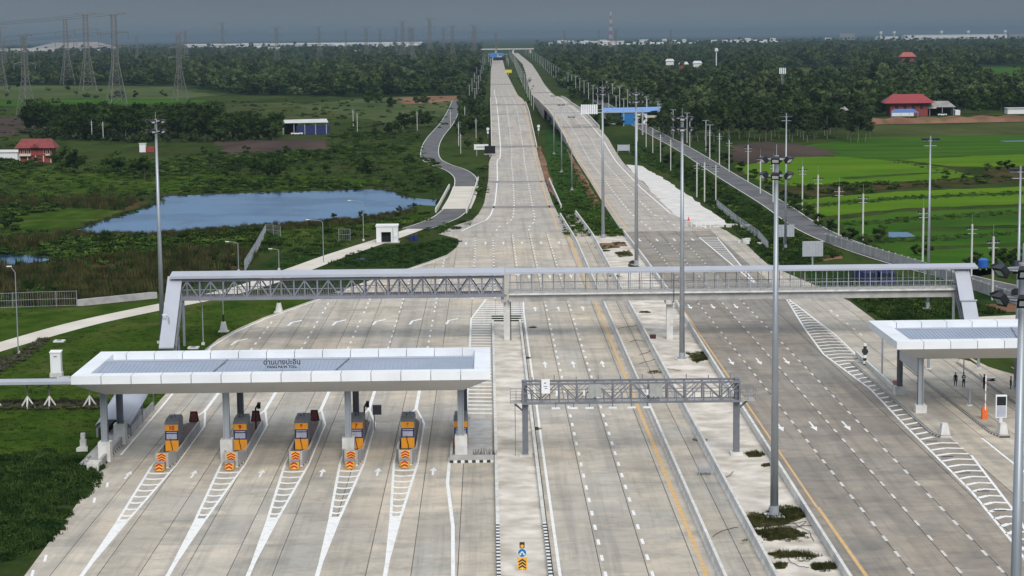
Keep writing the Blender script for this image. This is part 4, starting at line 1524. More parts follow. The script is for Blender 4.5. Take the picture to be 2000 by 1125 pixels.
for x in (5.6, 11.6, 3.0):
    MB().box(x - .1, x + .1, -1.1, -.95, 6.1, 6.6).build('camera_box', PANEL, gt)
for x0, x1 in ((-1.4, G0), (G1, GX + 1.7)):
    mb = MB()
    for y in (-.74, .74):
        for z in (5.9, 6.5):
            mb.box(x0, x1, y - .02, y + .02, z - .02, z + .02)
        for x in (x0, (x0 + x1) / 2, x1):
            mb.box(x - .02, x + .02, y - .02, y + .02, 5.4, 6.5)
    mb.build('guard_rail', GST, gt)
mb = MB()
for s in (-.25, .25):
    mb.tube((-.95, s, .2), (-.95, s, 5.4), .03, 5)
for i in range(16):
    mb.tube((-.95, -.25, .5 + i * .3), (-.95, .25, .5 + i * .3), .02, 4)
mb.build('ladder', GST, gt)

# ================================================================ FLOODLIGHT MASTS
FLOODH = mat('floodlight housing', (.02, .021, .024), .45)


def make_mast(H, name, label, ring=True, r0=.36):
    t = thing(name, label, 'light mast', (0, 0, 0))
    MB().tube((0, 0, .02), (0, 0, H - .6), r0, 12, r0 * .42).build('pole', POLE, t, True)
    MB().tube((0, 0, 0), (0, 0, .22), r0 * 1.7, 12).tube((0, 0, .22), (0, 0, .9), r0 * 1.12, 12).build('base_plate', STEEL, t)
    MB().box(-.75, .75, -.75, .75, -.3, .12).build('footing', BARR, t)
    if ring:
        mb = MB()
        for z in (H - .2, H - 1.55):
            for i in range(12):
                a, b = 2 * math.pi * i / 12, 2 * math.pi * (i + 1) / 12
                mb.tube((.75 * math.cos(a), .75 * math.sin(a), z), (.75 * math.cos(b), .75 * math.sin(b), z), .05, 5)
            for i in range(4):
                a = math.pi / 4 + math.pi / 2 * i
                mb.tube((0, 0, z), (.75 * math.cos(a), .75 * math.sin(a), z), .045, 5)
        mb.tube((0, 0, H - 1.8), (0, 0, H + .1), .2, 8)
        mb.build('head_frame', STEEL, t)
        MB().tube((0, 0, H + .1), (0, 0, H + 1.0), .03, 5).build('lightning_rod', STEEL, t)
        k = 0
        for z in (H - .2, H - 1.5):
            for i in range(6):
                a = 2 * math.pi * (i + .25) / 6
                c, s = math.cos(a), math.sin(a)
                mb = MB()
                ctr = Vector((c * 1.15, s * 1.15, z))
                tilt = R(38)
                d = Vector((c * math.cos(tilt), s * math.cos(tilt), -math.sin(tilt)))
                u = Vector((-s, c, 0))
                v = d.cross(u)
                q = []
                for dd, sc in ((-.2, .7), (.16, 1.0)):
                    for su, sv in ((-1, -1), (1, -1), (1, 1), (-1, 1)):
                        q.append(ctr + d * dd + u * (.36 * sc * su) + v * (.30 * sc * sv))
                mb.add(q, [(3, 2, 1, 0), (4, 5, 6, 7), (0, 1, 5, 4), (1, 2, 6, 5), (2, 3, 7, 6), (3, 0, 4, 7)])
                mb.tube((c * .75, s * .75, z), ctr - d * .2, .04, 4)
                fl = mb.build('floodlight', FLOODH, t)
                q = [ctr + d * .168 + u * (.25 * su) + v * (.16 * sv) for su, sv in ((-1, -1), (1, -1), (1, 1), (-1, 1))]
                MB().poly(q).build('lens', LENS, fl)
    else:
        MB().box(-1.15, 1.15, -.06, .06, H - .65, H - .53).box(-.9, .9, -.05, .05, H - 1.35, H - 1.27).build('crossarm', STEEL, t)
        for i, x in enumerate((-1.05, -.5, .5, 1.05)):
            fl = MB().box(x - .24, x + .24, -.3, .2, H - .5, H - .22).build('floodlight', FLOODH, t)
            MB().box(x - .2, x + .2, -.16, .18, H - .522, H - .502).build('lens', LENS, fl)
        MB().tube((0, 0, H - .6), (0, 0, H + .1), r0 * .4, 8).build('pole_top', STEEL, t)
    return t


big, ub = make_mast(30.0, 'floodlight_mast', 'tall grey floodlight mast with a ring of black lamps'), []
G30 = 'thirty metre floodlight masts'
for (x, y, lab) in ((1512, 1008, 'tall floodlight mast in the sandy median with cables lying round its foot'),
                    (1332, 702, 'tall floodlight mast in the sandy median between the footbridge pier and the gantry'),
                    (1243, 518, 'tall floodlight mast in the sandy median just beyond the footbridge'),
                    (1178, 466, 'tall floodlight mast where the median grass begins')):
    place(big, ub, px(x, y), rng.uniform(0, .5), 1.0, lab, G30)
place(big, ub, (-43.5, 262.5, 0), .2, .985, 'tall floodlight mast rising behind the stair of the steel end of the footbridge', G30)
place(big, ub, (24.0, 88.6, 0), .1, .985, 'thick floodlight mast pole with big black lamps seen before the blue tank', G30)
mid, um = make_mast(25.0, 'tee_mast', 'slender tee-topped light mast', False, .26), []
for (x, y, s, lab) in ((1812, 603, 1.0, 'slender tee-topped light mast rising behind the concrete half of the footbridge'),
                       (1534, 487, 1.01, 'slender tee-topped light mast beside the grey sign back'),
                       (1984, 758, 1.0, 'slender tee-topped light mast rising behind the side toll canopy'),
                       (1117, 371, .77, 'shorter tee-topped light mast in the median grass, closest to the toll plaza'),
                       (1097, 336, .80, 'shorter tee-topped light mast, second in the median grass from the toll plaza'),
                       (1082, 301, .80, 'shorter tee-topped light mast, third in the median grass from the toll plaza')):
    place(mid, um, px(x, y), 0, s, lab, 'tee-topped masts')

# ================================================================ STREET LAMPS
def make_lamp(h, arm, label):
    t = thing('street_lamp', label, 'street lamp', (0, 0, 0))
    MB().tube((0, 0, 0), (0, 0, h * .93), .085, 8, .06).build('pole', POLE, t)
    MB().path([(0, 0, h * .93), (-.35, 0, h * .97), (-arm, 0, h)], .045).build('arm', POLE, t)
    MB().box(-arm - .55, -arm + .1, -.12, .12, h - .06, h + .06).build('lamp_head', PANEL, t)
    MB().box(-.2, .2, -.2, .2, -.05, .3).build('foot', BARR, t)
    return t


for (x, y, h, arm, lab) in ((466, 530, 5.2, 1.6, 'thin street lamp at the top of the fence beside the reeds'),
                            (545, 527, 3.7, 1.2, 'short thin street lamp beside the concrete path just beyond the footbridge'),
                            (632, 516, 8.0, 2.4, 'tall thin street lamp between the concrete path and the dark grass'),
                            (710, 470, 8.0, 2.4, 'tall thin street lamp beside the path, just left of the white guardhouse'),
                            (36, 690, 11.3, .5, 'tall grey lamp post on the lawn beside the concrete path'),
                            (397, 673, 6.0, .4, 'pale post standing at the lawn edge under the footbridge'),
                            (332, 690, 5.0, .3, 'pale thin post beside the foot of the covered stair')):
    make_lamp(h, arm, lab).location = px(x, y)
for x, y, h, lab in ((437, 648, 5.8, 'black and white marked post on a concrete cone under the steel truss'), (545, 610, 0, 'bare concrete cone footing at the lawn edge')):
    t = thing('cone_footing', lab, 'footing', px(x, y))
    MB().prism([(-.7, -.7), (.7, -.7), (.7, .7), (-.7, .7)], 0, .12).tube((0, 0, .12), (0, 0, 1.4), .58, 8, .3).build('cone', BARR, t)
    MB().tube((0, 0, 1.4), (0, 0, 1.75 if not h else 2.4), .14, 8).build('sleeve', BLACK, t)
    if h:
        MB().tube((0, 0, 2.4), (0, 0, h), .06, 6).build('pole', POLE, t)

# row of lamp posts and utility poles along the right
def make_upole(h, label):
    t = thing('utility_pole', label, 'utility pole', (0, 0, 0))
    UC = mat('spun concrete', (.52, .52, .48), .85, var=.08)
    MB().box(-.14, .14, -.14, .14, 0, h).build('pole', UC, t)
    MB().box(-1.0, 1.0, -.05, .05, h - 1.0, h - .88).box(-.8, .8, -.05, .05, h - 1.75, h - 1.65).build('crossarm', STEEL, t)
    for x in (-.9, -.45, .45, .9):
        MB().tube((x, 0, h - .88), (x, 0, h - .55), .13, 6).build('insulator', BLACK, t)
    MB().tube((0, 0, h), (0, 0, h + 1.8), .025, 4).build('spike', STEEL, t)
    return t


up_, uu = make_upole(9.6, 'concrete utility pole'), []
GU = 'utility poles beside the rice fields'
LU = 'pale concrete utility pole with crossarms standing between the right service road and the rice fields'
for (x, y) in ((1567, 410), (1597, 435), (1638, 460), (1685, 476), (1802, 511), (1938, 586), (1510, 395), (1485, 378), (1461, 356), (1424, 336), (1405, 322), (1386, 312)):
    place(up_, uu, px(x, y), rng.uniform(-.2, .2), rng.uniform(.96, 1.06), LU, GU)
place(up_, uu, px(1897, 540), .1, .9, 'concrete utility pole behind the blue tank, in front of dark shrubs', GU)
LV = 'pale concrete utility pole with crossarms on the verge beside the white gravel apron'
for (x, y) in ((1361, 385), (1376, 395), (1398, 393), (1310, 333), (1290, 318), (1275, 300), (1262, 287), (1245, 276)):
    place(up_, uu, px(x, y), rng.uniform(-.2, .2), rng.uniform(.85, 1.0), LV, 'utility poles on the verge')
LL = 'pale utility pole beside the left service road'
for (x, y) in ((900, 300), (896, 285), (690, 250), (698, 256), (787, 252), (815, 255), (180, 275), (202, 277), (930, 270), (880, 250), (908, 240), (246, 275)):
    place(up_, uu, px(x, y), rng.uniform(-.2, .2), rng.uniform(.7, .9), LL, 'utility poles left of the motorway')
# lamp posts lining the far motorway
def make_fpost(label):
    t = thing('road_lamp', label, 'street lamp', (0, 0, 0))
    MB().tube((0, 0, 0), (0, 0, 12), .2, 5, .15).build('pole', mat('pale pole', (.46, .47, .47), .6), t)
    MB().box(-1.3, 1.3, -.08, .08, 11.9, 12.05).build('arm', STEEL, t)
    return t


fp, uf = make_fpost('road lamp'), []
for i in range(32):
    y = 880 * (1.05 ** i) if i < 26 else 3150 + (i - 26) * 230
    y = min(y, 4600)
    place(fp, uf, (interp(R3, y) + 17 - 6 * sstep(800, 2500, y), y, 0), 0, 1.0, 'double-armed lamp post on the grass outside the opposite motorway', 'lamp posts on the outer verge')
for i in range(22):
    y = 1080 + i * 65 * (1 + i * .05)
    place(fp, uf, ((interp(R2, y) + interp(L3, y)) / 2 + 1.5, y, 0), 0, 1.0, 'double-armed lamp post in the far median between the two motorways', 'lamp posts in the far median')
for i in range(16):
    y = 1150 + i * 75 * (1 + i * .06)
    place(fp, uf, (interp(L2, y) - 9 - 4 * (i % 2), y, 0), 0, .85, 'double-armed lamp post left of the far motorway', 'lamp posts left of the far motorway')
for i in range(20):
    y = 640 + i * 33
    place(fp, uf, (71.5 + 2.2 * (i % 2) + i * .12, y, 0), 0, .92, 'pale lamp post lining the right service road beside the trees', 'lamp posts on the right service road')

# ================================================================ PYLONS
def make_pylon(label):
    t = thing('power_pylon', label, 'pylon', (0, 0, 0))
    PY = mat('pylon steel', (.20, .195, .19), .6, .2, var=.1)
    H, b0, b1_, zw_ = 56.0, 5.2, 1.3, 26.0

    def hw(z):
        return b0 + (1.7 - b0) * z / zw_ if z < zw_ else 1.7 + (b1_ - 1.7) * (z - zw_) / (H - zw_)
    for sx in (-1, 1):
        for sy in (-1, 1):
            mb = MB()
            for za, zb_ in ((0, zw_), (zw_, H)):
                mb.bar((sx * hw(za), sy * hw(za), za), (sx * hw(zb_), sy * hw(zb_), zb_), .3, .3)
            mb.build('leg', PY, t)
    mb = MB()
    zs = [0, 7, 13, 18, 22, 26, 29, 32, 35, 38, 41, 44, 47, 50, 53, 56]
    for za, zb_ in zip(zs[:-1], zs[1:]):
        ha, hb = hw(za), hw(zb_)
        for s in (-1, 1):
            mb.bar((-ha, s * ha, za), (hb, s * hb, zb_), .12, .12)
            mb.bar((ha, s * ha, za), (-hb, s * hb, zb_), .12, .12)
            mb.bar((s * ha, -ha, za), (s * hb, hb, zb_), .12, .12)
            mb.bar((s * ha, ha, za), (s * hb, -hb, zb_), .12, .12)
            mb.bar((-hb, s * hb, zb_), (hb, s * hb, zb_), .1, .1)
    mb.build('bracing', PY, t)
    for z, w in ((36, 9.5), (44, 9.0), (55.5, 8.0)):
        mb = MB()
        for s in (-1, 1):
            for sy in (-1, 1):
                mb.bar((s * 1.2, sy * 1.2, z), (s * w, 0, z + .6), .26, .26)
                mb.bar((s * 1.2, sy * 1.2, z + 1.8), (s * w, 0, z + .7), .26, .26)
            for k in range(1, 4):
                xx = 1.2 + (w - 1.2) * k / 4
                mb.bar((s * xx, 0, z + .2), (s * xx, 0, z + 1.5 - k * .25), .1, .1)
        ca = mb.build('crossarm', PY, t)
        if z < 50:
            MB().tube((-w + .2, 0, z + .5), (-w + .2, 0, z - 3.5), .24, 5).tube((w - .2, 0, z + .5), (w - .2, 0, z - 3.5), .24, 5).build('insulator', DKSTEEL, ca)
    return t


py_, upy = make_pylon('steel lattice pylon'), []
GP = 'steel lattice pylons'
near_py = []
for (x, yb_, ytop, rz, lab) in ((228, 206, 27, .5, 'lattice pylon standing in the green meadow, the tallest of the near ones'),
                                (52, 226, 70, .9, 'lattice pylon at the left edge behind the red-roofed house'),
                                (352, 196, 66, .6, 'lattice pylon at the tree edge right of the tallest one'),
                                (172, 178, 27, .5, 'lattice pylon behind the pale meadow, with wide crossarms'),
                                (132, 165, 37, .5, 'lattice pylon before the far white roofs, narrow and dark'),
                                (3, 180, 55, .4, 'lattice pylon cut by the left end of the meadow')):
    p = px(x, yb_)
    # height from the photo at that distance
    lo, hi = 10.0, 120.0
    for _ in range(30):
        mz = (lo + hi) / 2
        v = Vector((p.x, p.y, mz - CAM_H))
        yy = 562.5 - F_PX * v.dot(camu) / v.dot(fwd)
        lo, hi = (mz, hi) if yy > ytop else (lo, mz)
    s = lo / 56.0
    place(py_, upy, p, rz, s, lab, GP)
    near_py.append((p, s))
for i, (x, ytop) in enumerate(((268, 70), (363, 60), (436, 46), (541, 54), (624, 54), (676, 60), (716, 54), (743, 57), (774, 55), (787, 43), (801, 54), (806, 56), (840, 38), (867, 56), (884, 52), (925, 50), (929, 55), (969, 66), (1103, 60), (1170, 60), (1203, 58), (1310, 60), (10, 75))):
    d = 2600 + (i * 37 % 11) * 160
    ax = px(x, 110)
    dirx = ax.x / ax.y
    p = Vector((dirx * d, d, 0))
    v0 = 70.5 - (x - 1000) * .010
    h = CAM_H + (v0 - ytop) * d / F_PX
    if h < 25:
        h = 30
    place(py_, upy, p, .5, h / 56.0, 'distant lattice pylon on the hazy skyline', 'distant skyline pylons')
WIRE = mat('power wire', (.07, .07, .075), .6)


def wire(a, b, sag, label, r=.07):
    t = MB()
    pts = []
    for i in range(13):
        f = i / 12
        q = Vector(a).lerp(Vector(b), f)
        q.z -= sag * 4 * f * (1 - f)
        pts.append(q)
    t.path(pts, r, 4)
    return tag(t.build('power_line', WIRE), label, 'cable', 'overhead power lines')


p0, p1, p2 = near_py[0], near_py[3], near_py[1]
for k, z in enumerate((37, 45, 56)):
    for s in (-8, 8):
        wire((p0[0].x + s, p0[0].y, z * p0[1]), (-600, 1150, z * .95), 9, 'thin power line running left from the tallest near pylon')
for k, z in enumerate((37, 45, 56)):
    wire((p1[0].x, p1[0].y, z * p1[1]), (-800, 1500, z * .9), 10, 'thin power line running left from the pylon behind the meadow')
# red and white radio mast
t = thing('radio_mast', 'hazy red and white banded radio mast on the skyline', 'mast', (px(1193, 100).x / px(1193, 100).y * 4200, 4200, 0))
RW_ = stripe_mat('red and white bands', (.55, .55, .55), (.45, .08, .07), 16.0, axis=2)
for sx, sy in ((-1, -.6), (1, -.6), (0, 1.1)):
    MB().tube((sx * 4.5, sy * 4.5, 0), (sx * .8, sy * .8, 90), .35, 4).build('leg', RW_, t)
mb = MB()
for i in range(18):
    za, zb_ = i * 5, i * 5 + 5
    f = lambda z: 4.5 - 3.7 * z / 90
    mb.bar((-f(za), -.6 * f(za), za), (f(zb_), -.6 * f(zb_), zb_), .3, .3)
    mb.bar((f(za), -.6 * f(za), za), (-f(zb_), -.6 * f(zb_), zb_), .3, .3)
mb.build('bracing', RW_, t)
# phone mast
t = thing('phone_mast', 'slim phone mast with white panel antennas rising from the trees', 'mast', (px(1528, 200).x, px(1528, 200).y, 0))
for s in ((-.7, -.5), (.7, -.5), (0, .8)):
    MB().tube((*s, 0), (*s, 19), .1, 4).build('leg', STEEL, t)
mb = MB()
for i in range(14):
    mb.bar((-.7, -.5, i * 1.35), (.7, -.5, i * 1.35 + 1.35), .07, .07)
mb.build('bracing', STEEL, t)
for x in (-1.6, -.6, .5, 1.5):
    MB().box(x - .3, x + .3, -.7, -.4, 16.5, 20).build('antenna_panel', PANEL, t)
MB().box(-1.7, 1.7, -.5, .5, 17.5, 17.65).build('platform', STEEL, t)
# ================================================================ BUILDINGS
def mk(name, c, **k):
    return mat(name, c, **k)


WHITEW = mk('white wall', (.74, .75, .74), rough=.7, var=.05, scale=.5, dirt=(.55, .53, .5), dirt_scale=.5, dirt_amt=.4)
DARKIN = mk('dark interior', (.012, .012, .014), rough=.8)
REDR = mk('red roof tiles', (.20, .045, .045), rough=.7, var=.15, scale=.6)
REDW = mk('red brown timber', (.24, .055, .045), rough=.8, var=.15)
CREAM = mk('cream wall', (.60, .50, .40), rough=.8)
GREYR = mk('grey tin roof', (.26, .25, .24), rough=.6, var=.15, scale=.3)
BLUEW = mk('blue sheet wall', (.02, .16, .42), rough=.5, var=.08)
BLUEF = mk('blue sheet roof', (.16, .32, .66), rough=.5, var=.08)
NAVYW = mk('navy sheet', (.02, .03, .12), rough=.6, var=.1)
TIN = mk('pale tin roof', (.55, .55, .54), rough=.5, var=.1, scale=.3)
GLASSD = mk('dark glass', (.03, .035, .04), rough=.15, spec=.6)

# guardhouse
p = px(757, 473)
t = thing('guardhouse', 'small white guardhouse with a dark doorway beside the concrete path', 'guardhouse', p)
W = 2.1
mb = MB()
mb.box(-W, -1.15, -1.5, 1.5, 0, 3.2).box(.75, W, -1.5, 1.5, 0, 3.2).box(-1.15, .75, -1.5, 1.5, 2.15, 3.2).box(-1.15, .75, 1.3, 1.5, 0, 2.15)
mb.build('wall', WHITEW, t)
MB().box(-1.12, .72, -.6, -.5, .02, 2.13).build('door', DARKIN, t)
MB().box(-W - .12, W + .12, -1.65, 1.65, 3.2, 3.5).build('roof', WHITEW, t)
MB().tube((1.15, -1.56, .2), (1.15, -1.56, 3.0), .05).build('drain_pipe', STEEL, t)
MB().box(1.4, 1.9, -1.62, -1.5, 1.2, 1.8).build('meter_box', PANEL, t)
MB().box(-W - .3, W + .3, -2.0, 1.7, -.02, .12).build('plinth', WALLC, t)
t = thing('blue_drum', 'dark blue drum stack beside the white guardhouse', 'drum', px(803, 470))
MB().tube((0, 0, 0), (0, 0, 1.1), .45, 10).tube((.9, .1, 0), (.9, .1, 1.1), .45, 10).build('drum', NAVYW, t)

# red-roofed house on the left
def hip_roof(mb, x0, x1, y0, y1, z0, z1, ridge=.5):
    cy = (y0 + y1) / 2
    d = (y1 - y0) / 2 * ridge * 2
    a, b = x0 + d * .6, x1 - d * .6
    vs = [(x0, y0, z0), (x1, y0, z0), (x1, y1, z0), (x0, y1, z0), (a, cy, z1), (b, cy, z1)]
    mb.add(vs, [(0, 1, 5, 4), (1, 2, 5), (2, 3, 4, 5), (3, 0, 4), (3, 2, 1, 0)])
    return mb


p = px(74, 317)
t = thing('stilt_house', 'dark red timber house with a broad red hip roof and pale balcony', 'house', p)
MB().box(-5.6, 5.4, -3.0, 3.2, 2.4, 4.9).build('wall', REDW, t)
for x in (-5.2, -2.6, 0, 2.6, 5.0):
    MB().box(x - .15, x + .15, -3.2, -2.9, 0, 2.4).build('stilt', CREAM, t)
MB().box(-5.3, 5.2, -2.6, 3.0, 0, 2.38).build('lower_wall', REDW, t)
rf = hip_roof(MB(), -6.8, 6.6, -4.2, 4.2, 4.9, 7.8, .35).build('roof', REDR, t)
MB().add([(-1.6, -4.3, 5.05), (1.6, -4.3, 5.05), (0, -4.3, 6.3), (0, -1.6, 6.3)], [(0, 1, 2), (1, 3, 2), (0, 2, 3)]).build('dormer', REDR, rf)
for x in (-4.5, -3.2, -1.9, 3.0, 4.3):
    w_ = MB().box(x - .4, x + .4, -3.06, -3.002, 3.0, 4.4).build('window', CREAM, t)
    MB().box(x - .3, x + .3, -3.09, -3.062, 3.1, 4.3).build('pane', GLASSD, w_)
MB().box(-5.2, -1.4, -3.9, -3.05, 2.3, 3.0).box(3.4, 5.4, -3.7, -3.05, 2.4, 2.9).build('balcony', CREAM, t)
t = thing('white_shed', 'white walled shed and trailer beside the red timber house', 'shed', px(16, 312))
MB().box(-3, 3.5, -1.5, 2, 0, 2.6).build('wall', WHITEW, t)
MB().add([(-3.3, -1.9, 2.6), (3.8, -1.9, 2.6), (3.8, 2.3, 3.3), (-3.3, 2.3, 3.3)], [(0, 1, 2, 3)]).build('roof', TIN, t)
t = thing('white_hut', 'tiny white hut with a brown lean-to among the shrubs', 'hut', px(280, 297))
MB().box(-1.2, 1.0, -1, 1, 0, 3.0).build('wall', WHITEW, t)
MB().box(-1.4, 1.2, -1.2, 1.2, 3.0, 3.2).build('roof', TIN, t)
MB().box(1.05, 4.0, -1, 1, 0, 1.9).build('lean_to', REDW, t)

# open barn and blue truck body
t = thing('open_barn', 'open barn with a long pale tin roof and navy sheeting below', 'barn', px(597, 262))
for x in (-9, -4.5, 0, 4.5, 9):
    MB().box(x - .15, x + .15, -3.6, -3.3, 0, 5.0).build('post', STEEL, t)
MB().add([(-10.5, -4.5, 4.8), (10, -4.5, 5.0), (8.5, 4.5, 6.2), (-9.5, 4.5, 5.9)], [(0, 1, 2, 3)]).build('roof', TIN, t)
MB().box(-3.5, 10, -3.2, 3.2, 0, 3.6).build('sheet_wall', NAVYW, t)
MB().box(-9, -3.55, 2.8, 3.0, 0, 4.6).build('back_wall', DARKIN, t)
t = thing('field_hut', 'small hut with an orange wall and blue awning at the tree edge', 'hut', px(448, 267))
MB().box(-3, 3, -2, 2, 0, 2.6).build('wall', mk('orange wall', (.42, .20, .09)), t)
MB().add([(-6, -2.6, 2.5), (4, -2.6, 2.5), (4, 2.6, 3.6), (-6, 2.6, 3.6)], [(0, 1, 2, 3)]).build('roof', NAVYW, t)
MB().add([(-7, -3.4, 2.5), (-3.8, -3.4, 2.5), (-3.8, -1.0, 3.0), (-7, -1.0, 3.0)], [(0, 1, 2, 3)]).build('awning', BLUEF, t)
t = thing('parked_pickup', 'white pickup parked in front of the navy barn', 'pickup', px(580, 264))
MB().box(-2.4, 2.4, -.8, .8, .45, 1.0).build('body', WHITEW, t)
MB().box(-1.0, .9, -.75, .75, 1.0, 1.65).build('cab', GLASSD, t)
for x in (-1.5, 1.5):
    for y in (-.82, .82):
        MB().tube((x, y - .1, .36), (x, y + .1, .36), .36, 10).build('wheel', BLACK, t)

# blue and white warehouse
t = thing('warehouse', 'blue and white warehouse with an arched blue roof end behind the raised motorway', 'warehouse', px(1238, 242))
MB().box(-6, 0, -6, 12, 0, 5.2).build('blue_wall', BLUEW, t)
MB().box(0, 5.5, -6, 12, 0, 4.8).build('white_wall', WHITEW, t)
MB().add([(-14, -3, 5.6), (-6, -6.4, 5.3), (16, -6.4, 5.6), (16, 13, 7.2), (-14, 13, 6.8)], [(0, 1, 2, 3, 4)]).build('roof', BLUEF, t)
MB().box(-14, -6.1, 0, 12, 0, 5.2).build('shed_wall', WHITEW, t)
MB().box(-14.2, -6.05, -.5, 4, 5.25, 5.5).build('tin_roof', TIN, t)
mb = MB()
for i in range(8):
    a, b = math.pi * i / 8, math.pi * (i + 1) / 8
    mb.add([(10 - 5.5 * math.cos(a), -6.6, 4.0 + 2.2 * math.sin(a)), (10 - 5.5 * math.cos(b), -6.6, 4.0 + 2.2 * math.sin(b)), (10 - 5.5 * math.cos(b), 8, 4.0 + 2.2 * math.sin(b)), (10 - 5.5 * math.cos(a), 8, 4.0 + 2.2 * math.sin(a))], [(0, 1, 2, 3)])
mb.build('arched_roof', BLUEF, t)
MB().box(5.55, 15, -5.8, -5.6, 3.0, 4.0).build('sign_band', CREAM, t)
MB().box(1.2, 3.6, -6.08, -6.002, 0, 3.4).build('door', TIN, t)

# farm on the right
t = thing('farmhouse', 'house with a big bright red hip roof among the trees', 'house', px(1772, 226))
MB().box(-9, 9, -4, 5, 0, 6.2).build('wall', REDW, t)
hip_roof(MB(), -12, 12, -6.5, 7, 6.2, 10.4, .6).build('roof', mk('bright red roof', (.27, .045, .05), rough=.6, var=.1), t)
MB().box(-8.5, 2, -5.2, -4.1, 0, 2.6).build('porch_wall', WHITEW, t)
for x in (-6, -2, 2, 6):
    MB().box(x - .7, x + .7, -4.07, -4.005, 3.3, 5.0).build('window', GLASSD, t)
t = thing('blue_awning', 'blue canvas awning on posts in front of the red-roofed farmhouse', 'awning', px(1766, 229))
MB().add([(-7, -2.5, 2.2), (6.5, -2.5, 2.2), (5, 3, 3.8), (-4, 3, 3.8)], [(0, 1, 2, 3)]).build('canvas', mk('blue canvas', (.08, .16, .38)), t)
for x in (-6.5, -2, 2, 6):
    MB().box(x - .08, x + .08, -2.4, -2.2, 0, 2.2).build('post', STEEL, t)
t = thing('farm_shed', 'open shed with a grey tin roof and pale fascia beside the farmhouse', 'shed', px(1824, 225))
hip_roof(MB(), -9.5, 9.5, -5, 6, 4.0, 6.8, .4).build('roof', GREYR, t)
MB().box(-9, 0, -5.2, -5.02, 3.4, 4.3).build('fascia', CREAM, t)
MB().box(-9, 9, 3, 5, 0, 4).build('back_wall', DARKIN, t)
for x in (-8.5, -3, 3, 8.5):
    MB().box(x - .12, x + .12, -4.6, -4.3, 0, 4).build('post', STEEL, t)
MB().box(9.6, 12, -3, 3, 0, 2.4).build('side_room', WHITEW, t)
t = thing('parked_car', 'white car parked under the grey farm shed', 'car', px(1840, 226))
MB().box(-2.1, 2.1, -.8, .8, .3, .9).build('body', WHITEW, t)
MB().box(-1.1, 1.2, -.72, .72, .9, 1.45).build('cabin', GLASSD, t)
for x in (-1.3, 1.3):
    for y in (-.8, .8):
        MB().tube((x, y - .1, .32), (x, y + .1, .32), .32, 10).build('wheel', BLACK, t)
t = thing('low_shed', 'low white shed by the tree line right of the farm', 'shed', px(1985, 222))
MB().box(-5, 8, -3, 3, 0, 2.6).build('wall', WHITEW, t)
MB().box(-5.4, 8.4, -3.5, 3.4, 2.6, 2.9).build('roof', TIN, t)
t = thing('timber_hut', 'brown timber hut with a grey roof half hidden by trees', 'hut', px(1640, 232))
MB().box(-3, 3, -2.5, 2.5, 0, 4).build('wall', REDW, t)
hip_roof(MB(), -4, 4, -3.5, 3.5, 4, 6, .5).build('roof', GREYR, t)
# red earth bank wall in front of the farm
mb = MB()
a0, b0 = px(1700, 243), px(2060, 236)
n = 24
for i in range(n):
    p, q = a0.lerp(b0, i / n), a0.lerp(b0, (i + 1) / n)
    h1, h2 = 2.0 + .5 * math.sin(i * 1.7), 2.0 + .5 * math.sin((i + 1) * 1.7)
    mb.add([(p.x, p.y, -.05), (q.x, q.y, -.05), (q.x, q.y + 3, h2), (p.x, p.y + 3, h1), (q.x, q.y + 20, h2 * .9), (p.x, p.y + 20, h1 * .9)], [(0, 1, 2, 3), (3, 2, 4, 5)])
struct('earth_bank', mb, BANK)

# far white and grey buildings on the skyline
def far_building(x0, x1, y, ytop, label, mt, d):
    xa, xb = [(q - 949.6) / F_PX * d for q in (x0, x1)]
    vh = 70.5 - ((x0 + x1) / 2 - 1000) * .010
    h = CAM_H - (ytop - vh) * d / F_PX
    t = thing('far_building', label, 'building', ((xa + xb) / 2, d, 0))
    w = (xb - xa) / 2
    dep = min(60, max(14, w))
    MB().box(-w, w, 0, dep, 0, max(3, h - 2)).build('wall', mt, t)
    MB().add([(-w - 1, -1, max(3, h - 2)), (w + 1, -1, max(3, h - 2)), (w + 1, dep / 2, max(4, h)), (-w - 1, dep / 2, max(4, h)), (w + 1, dep + 1, max(3, h - 2)), (-w - 1, dep + 1, max(3, h - 2))],
             [(0, 1, 2, 3), (3, 2, 4, 5), (0, 3, 5), (1, 4, 2)]).build('roof', TIN if mt is not GREYR else GREYR, t)
    n = max(2, min(14, int(w / 8)))
    for i in range(n):
        x = -w + (i + .5) * 2 * w / n
        MB().box(x - w / n * .55, x + w / n * .55, -.15, -.02, max(3, h - 2) * .35, max(3, h - 2) * .6).build('window_band', GREYR if mt is not GREYR else DARKIN, t)
    return t


far_building(1762, 1962, 80, 68, 'very long white factory hall on the right skyline', WHITEW, 8600)
far_building(1966, 2030, 80, 67, 'pale office block at the end of the long factory hall', GREYR, 8800)
far_building(1636, 1665, 78, 66.5, 'dark grey block standing above the right skyline trees', GREYR, 8800)
far_building(1708, 1750, 82, 71.5, 'cluster of white plant buildings left of the factory hall', WHITEW, 8600)
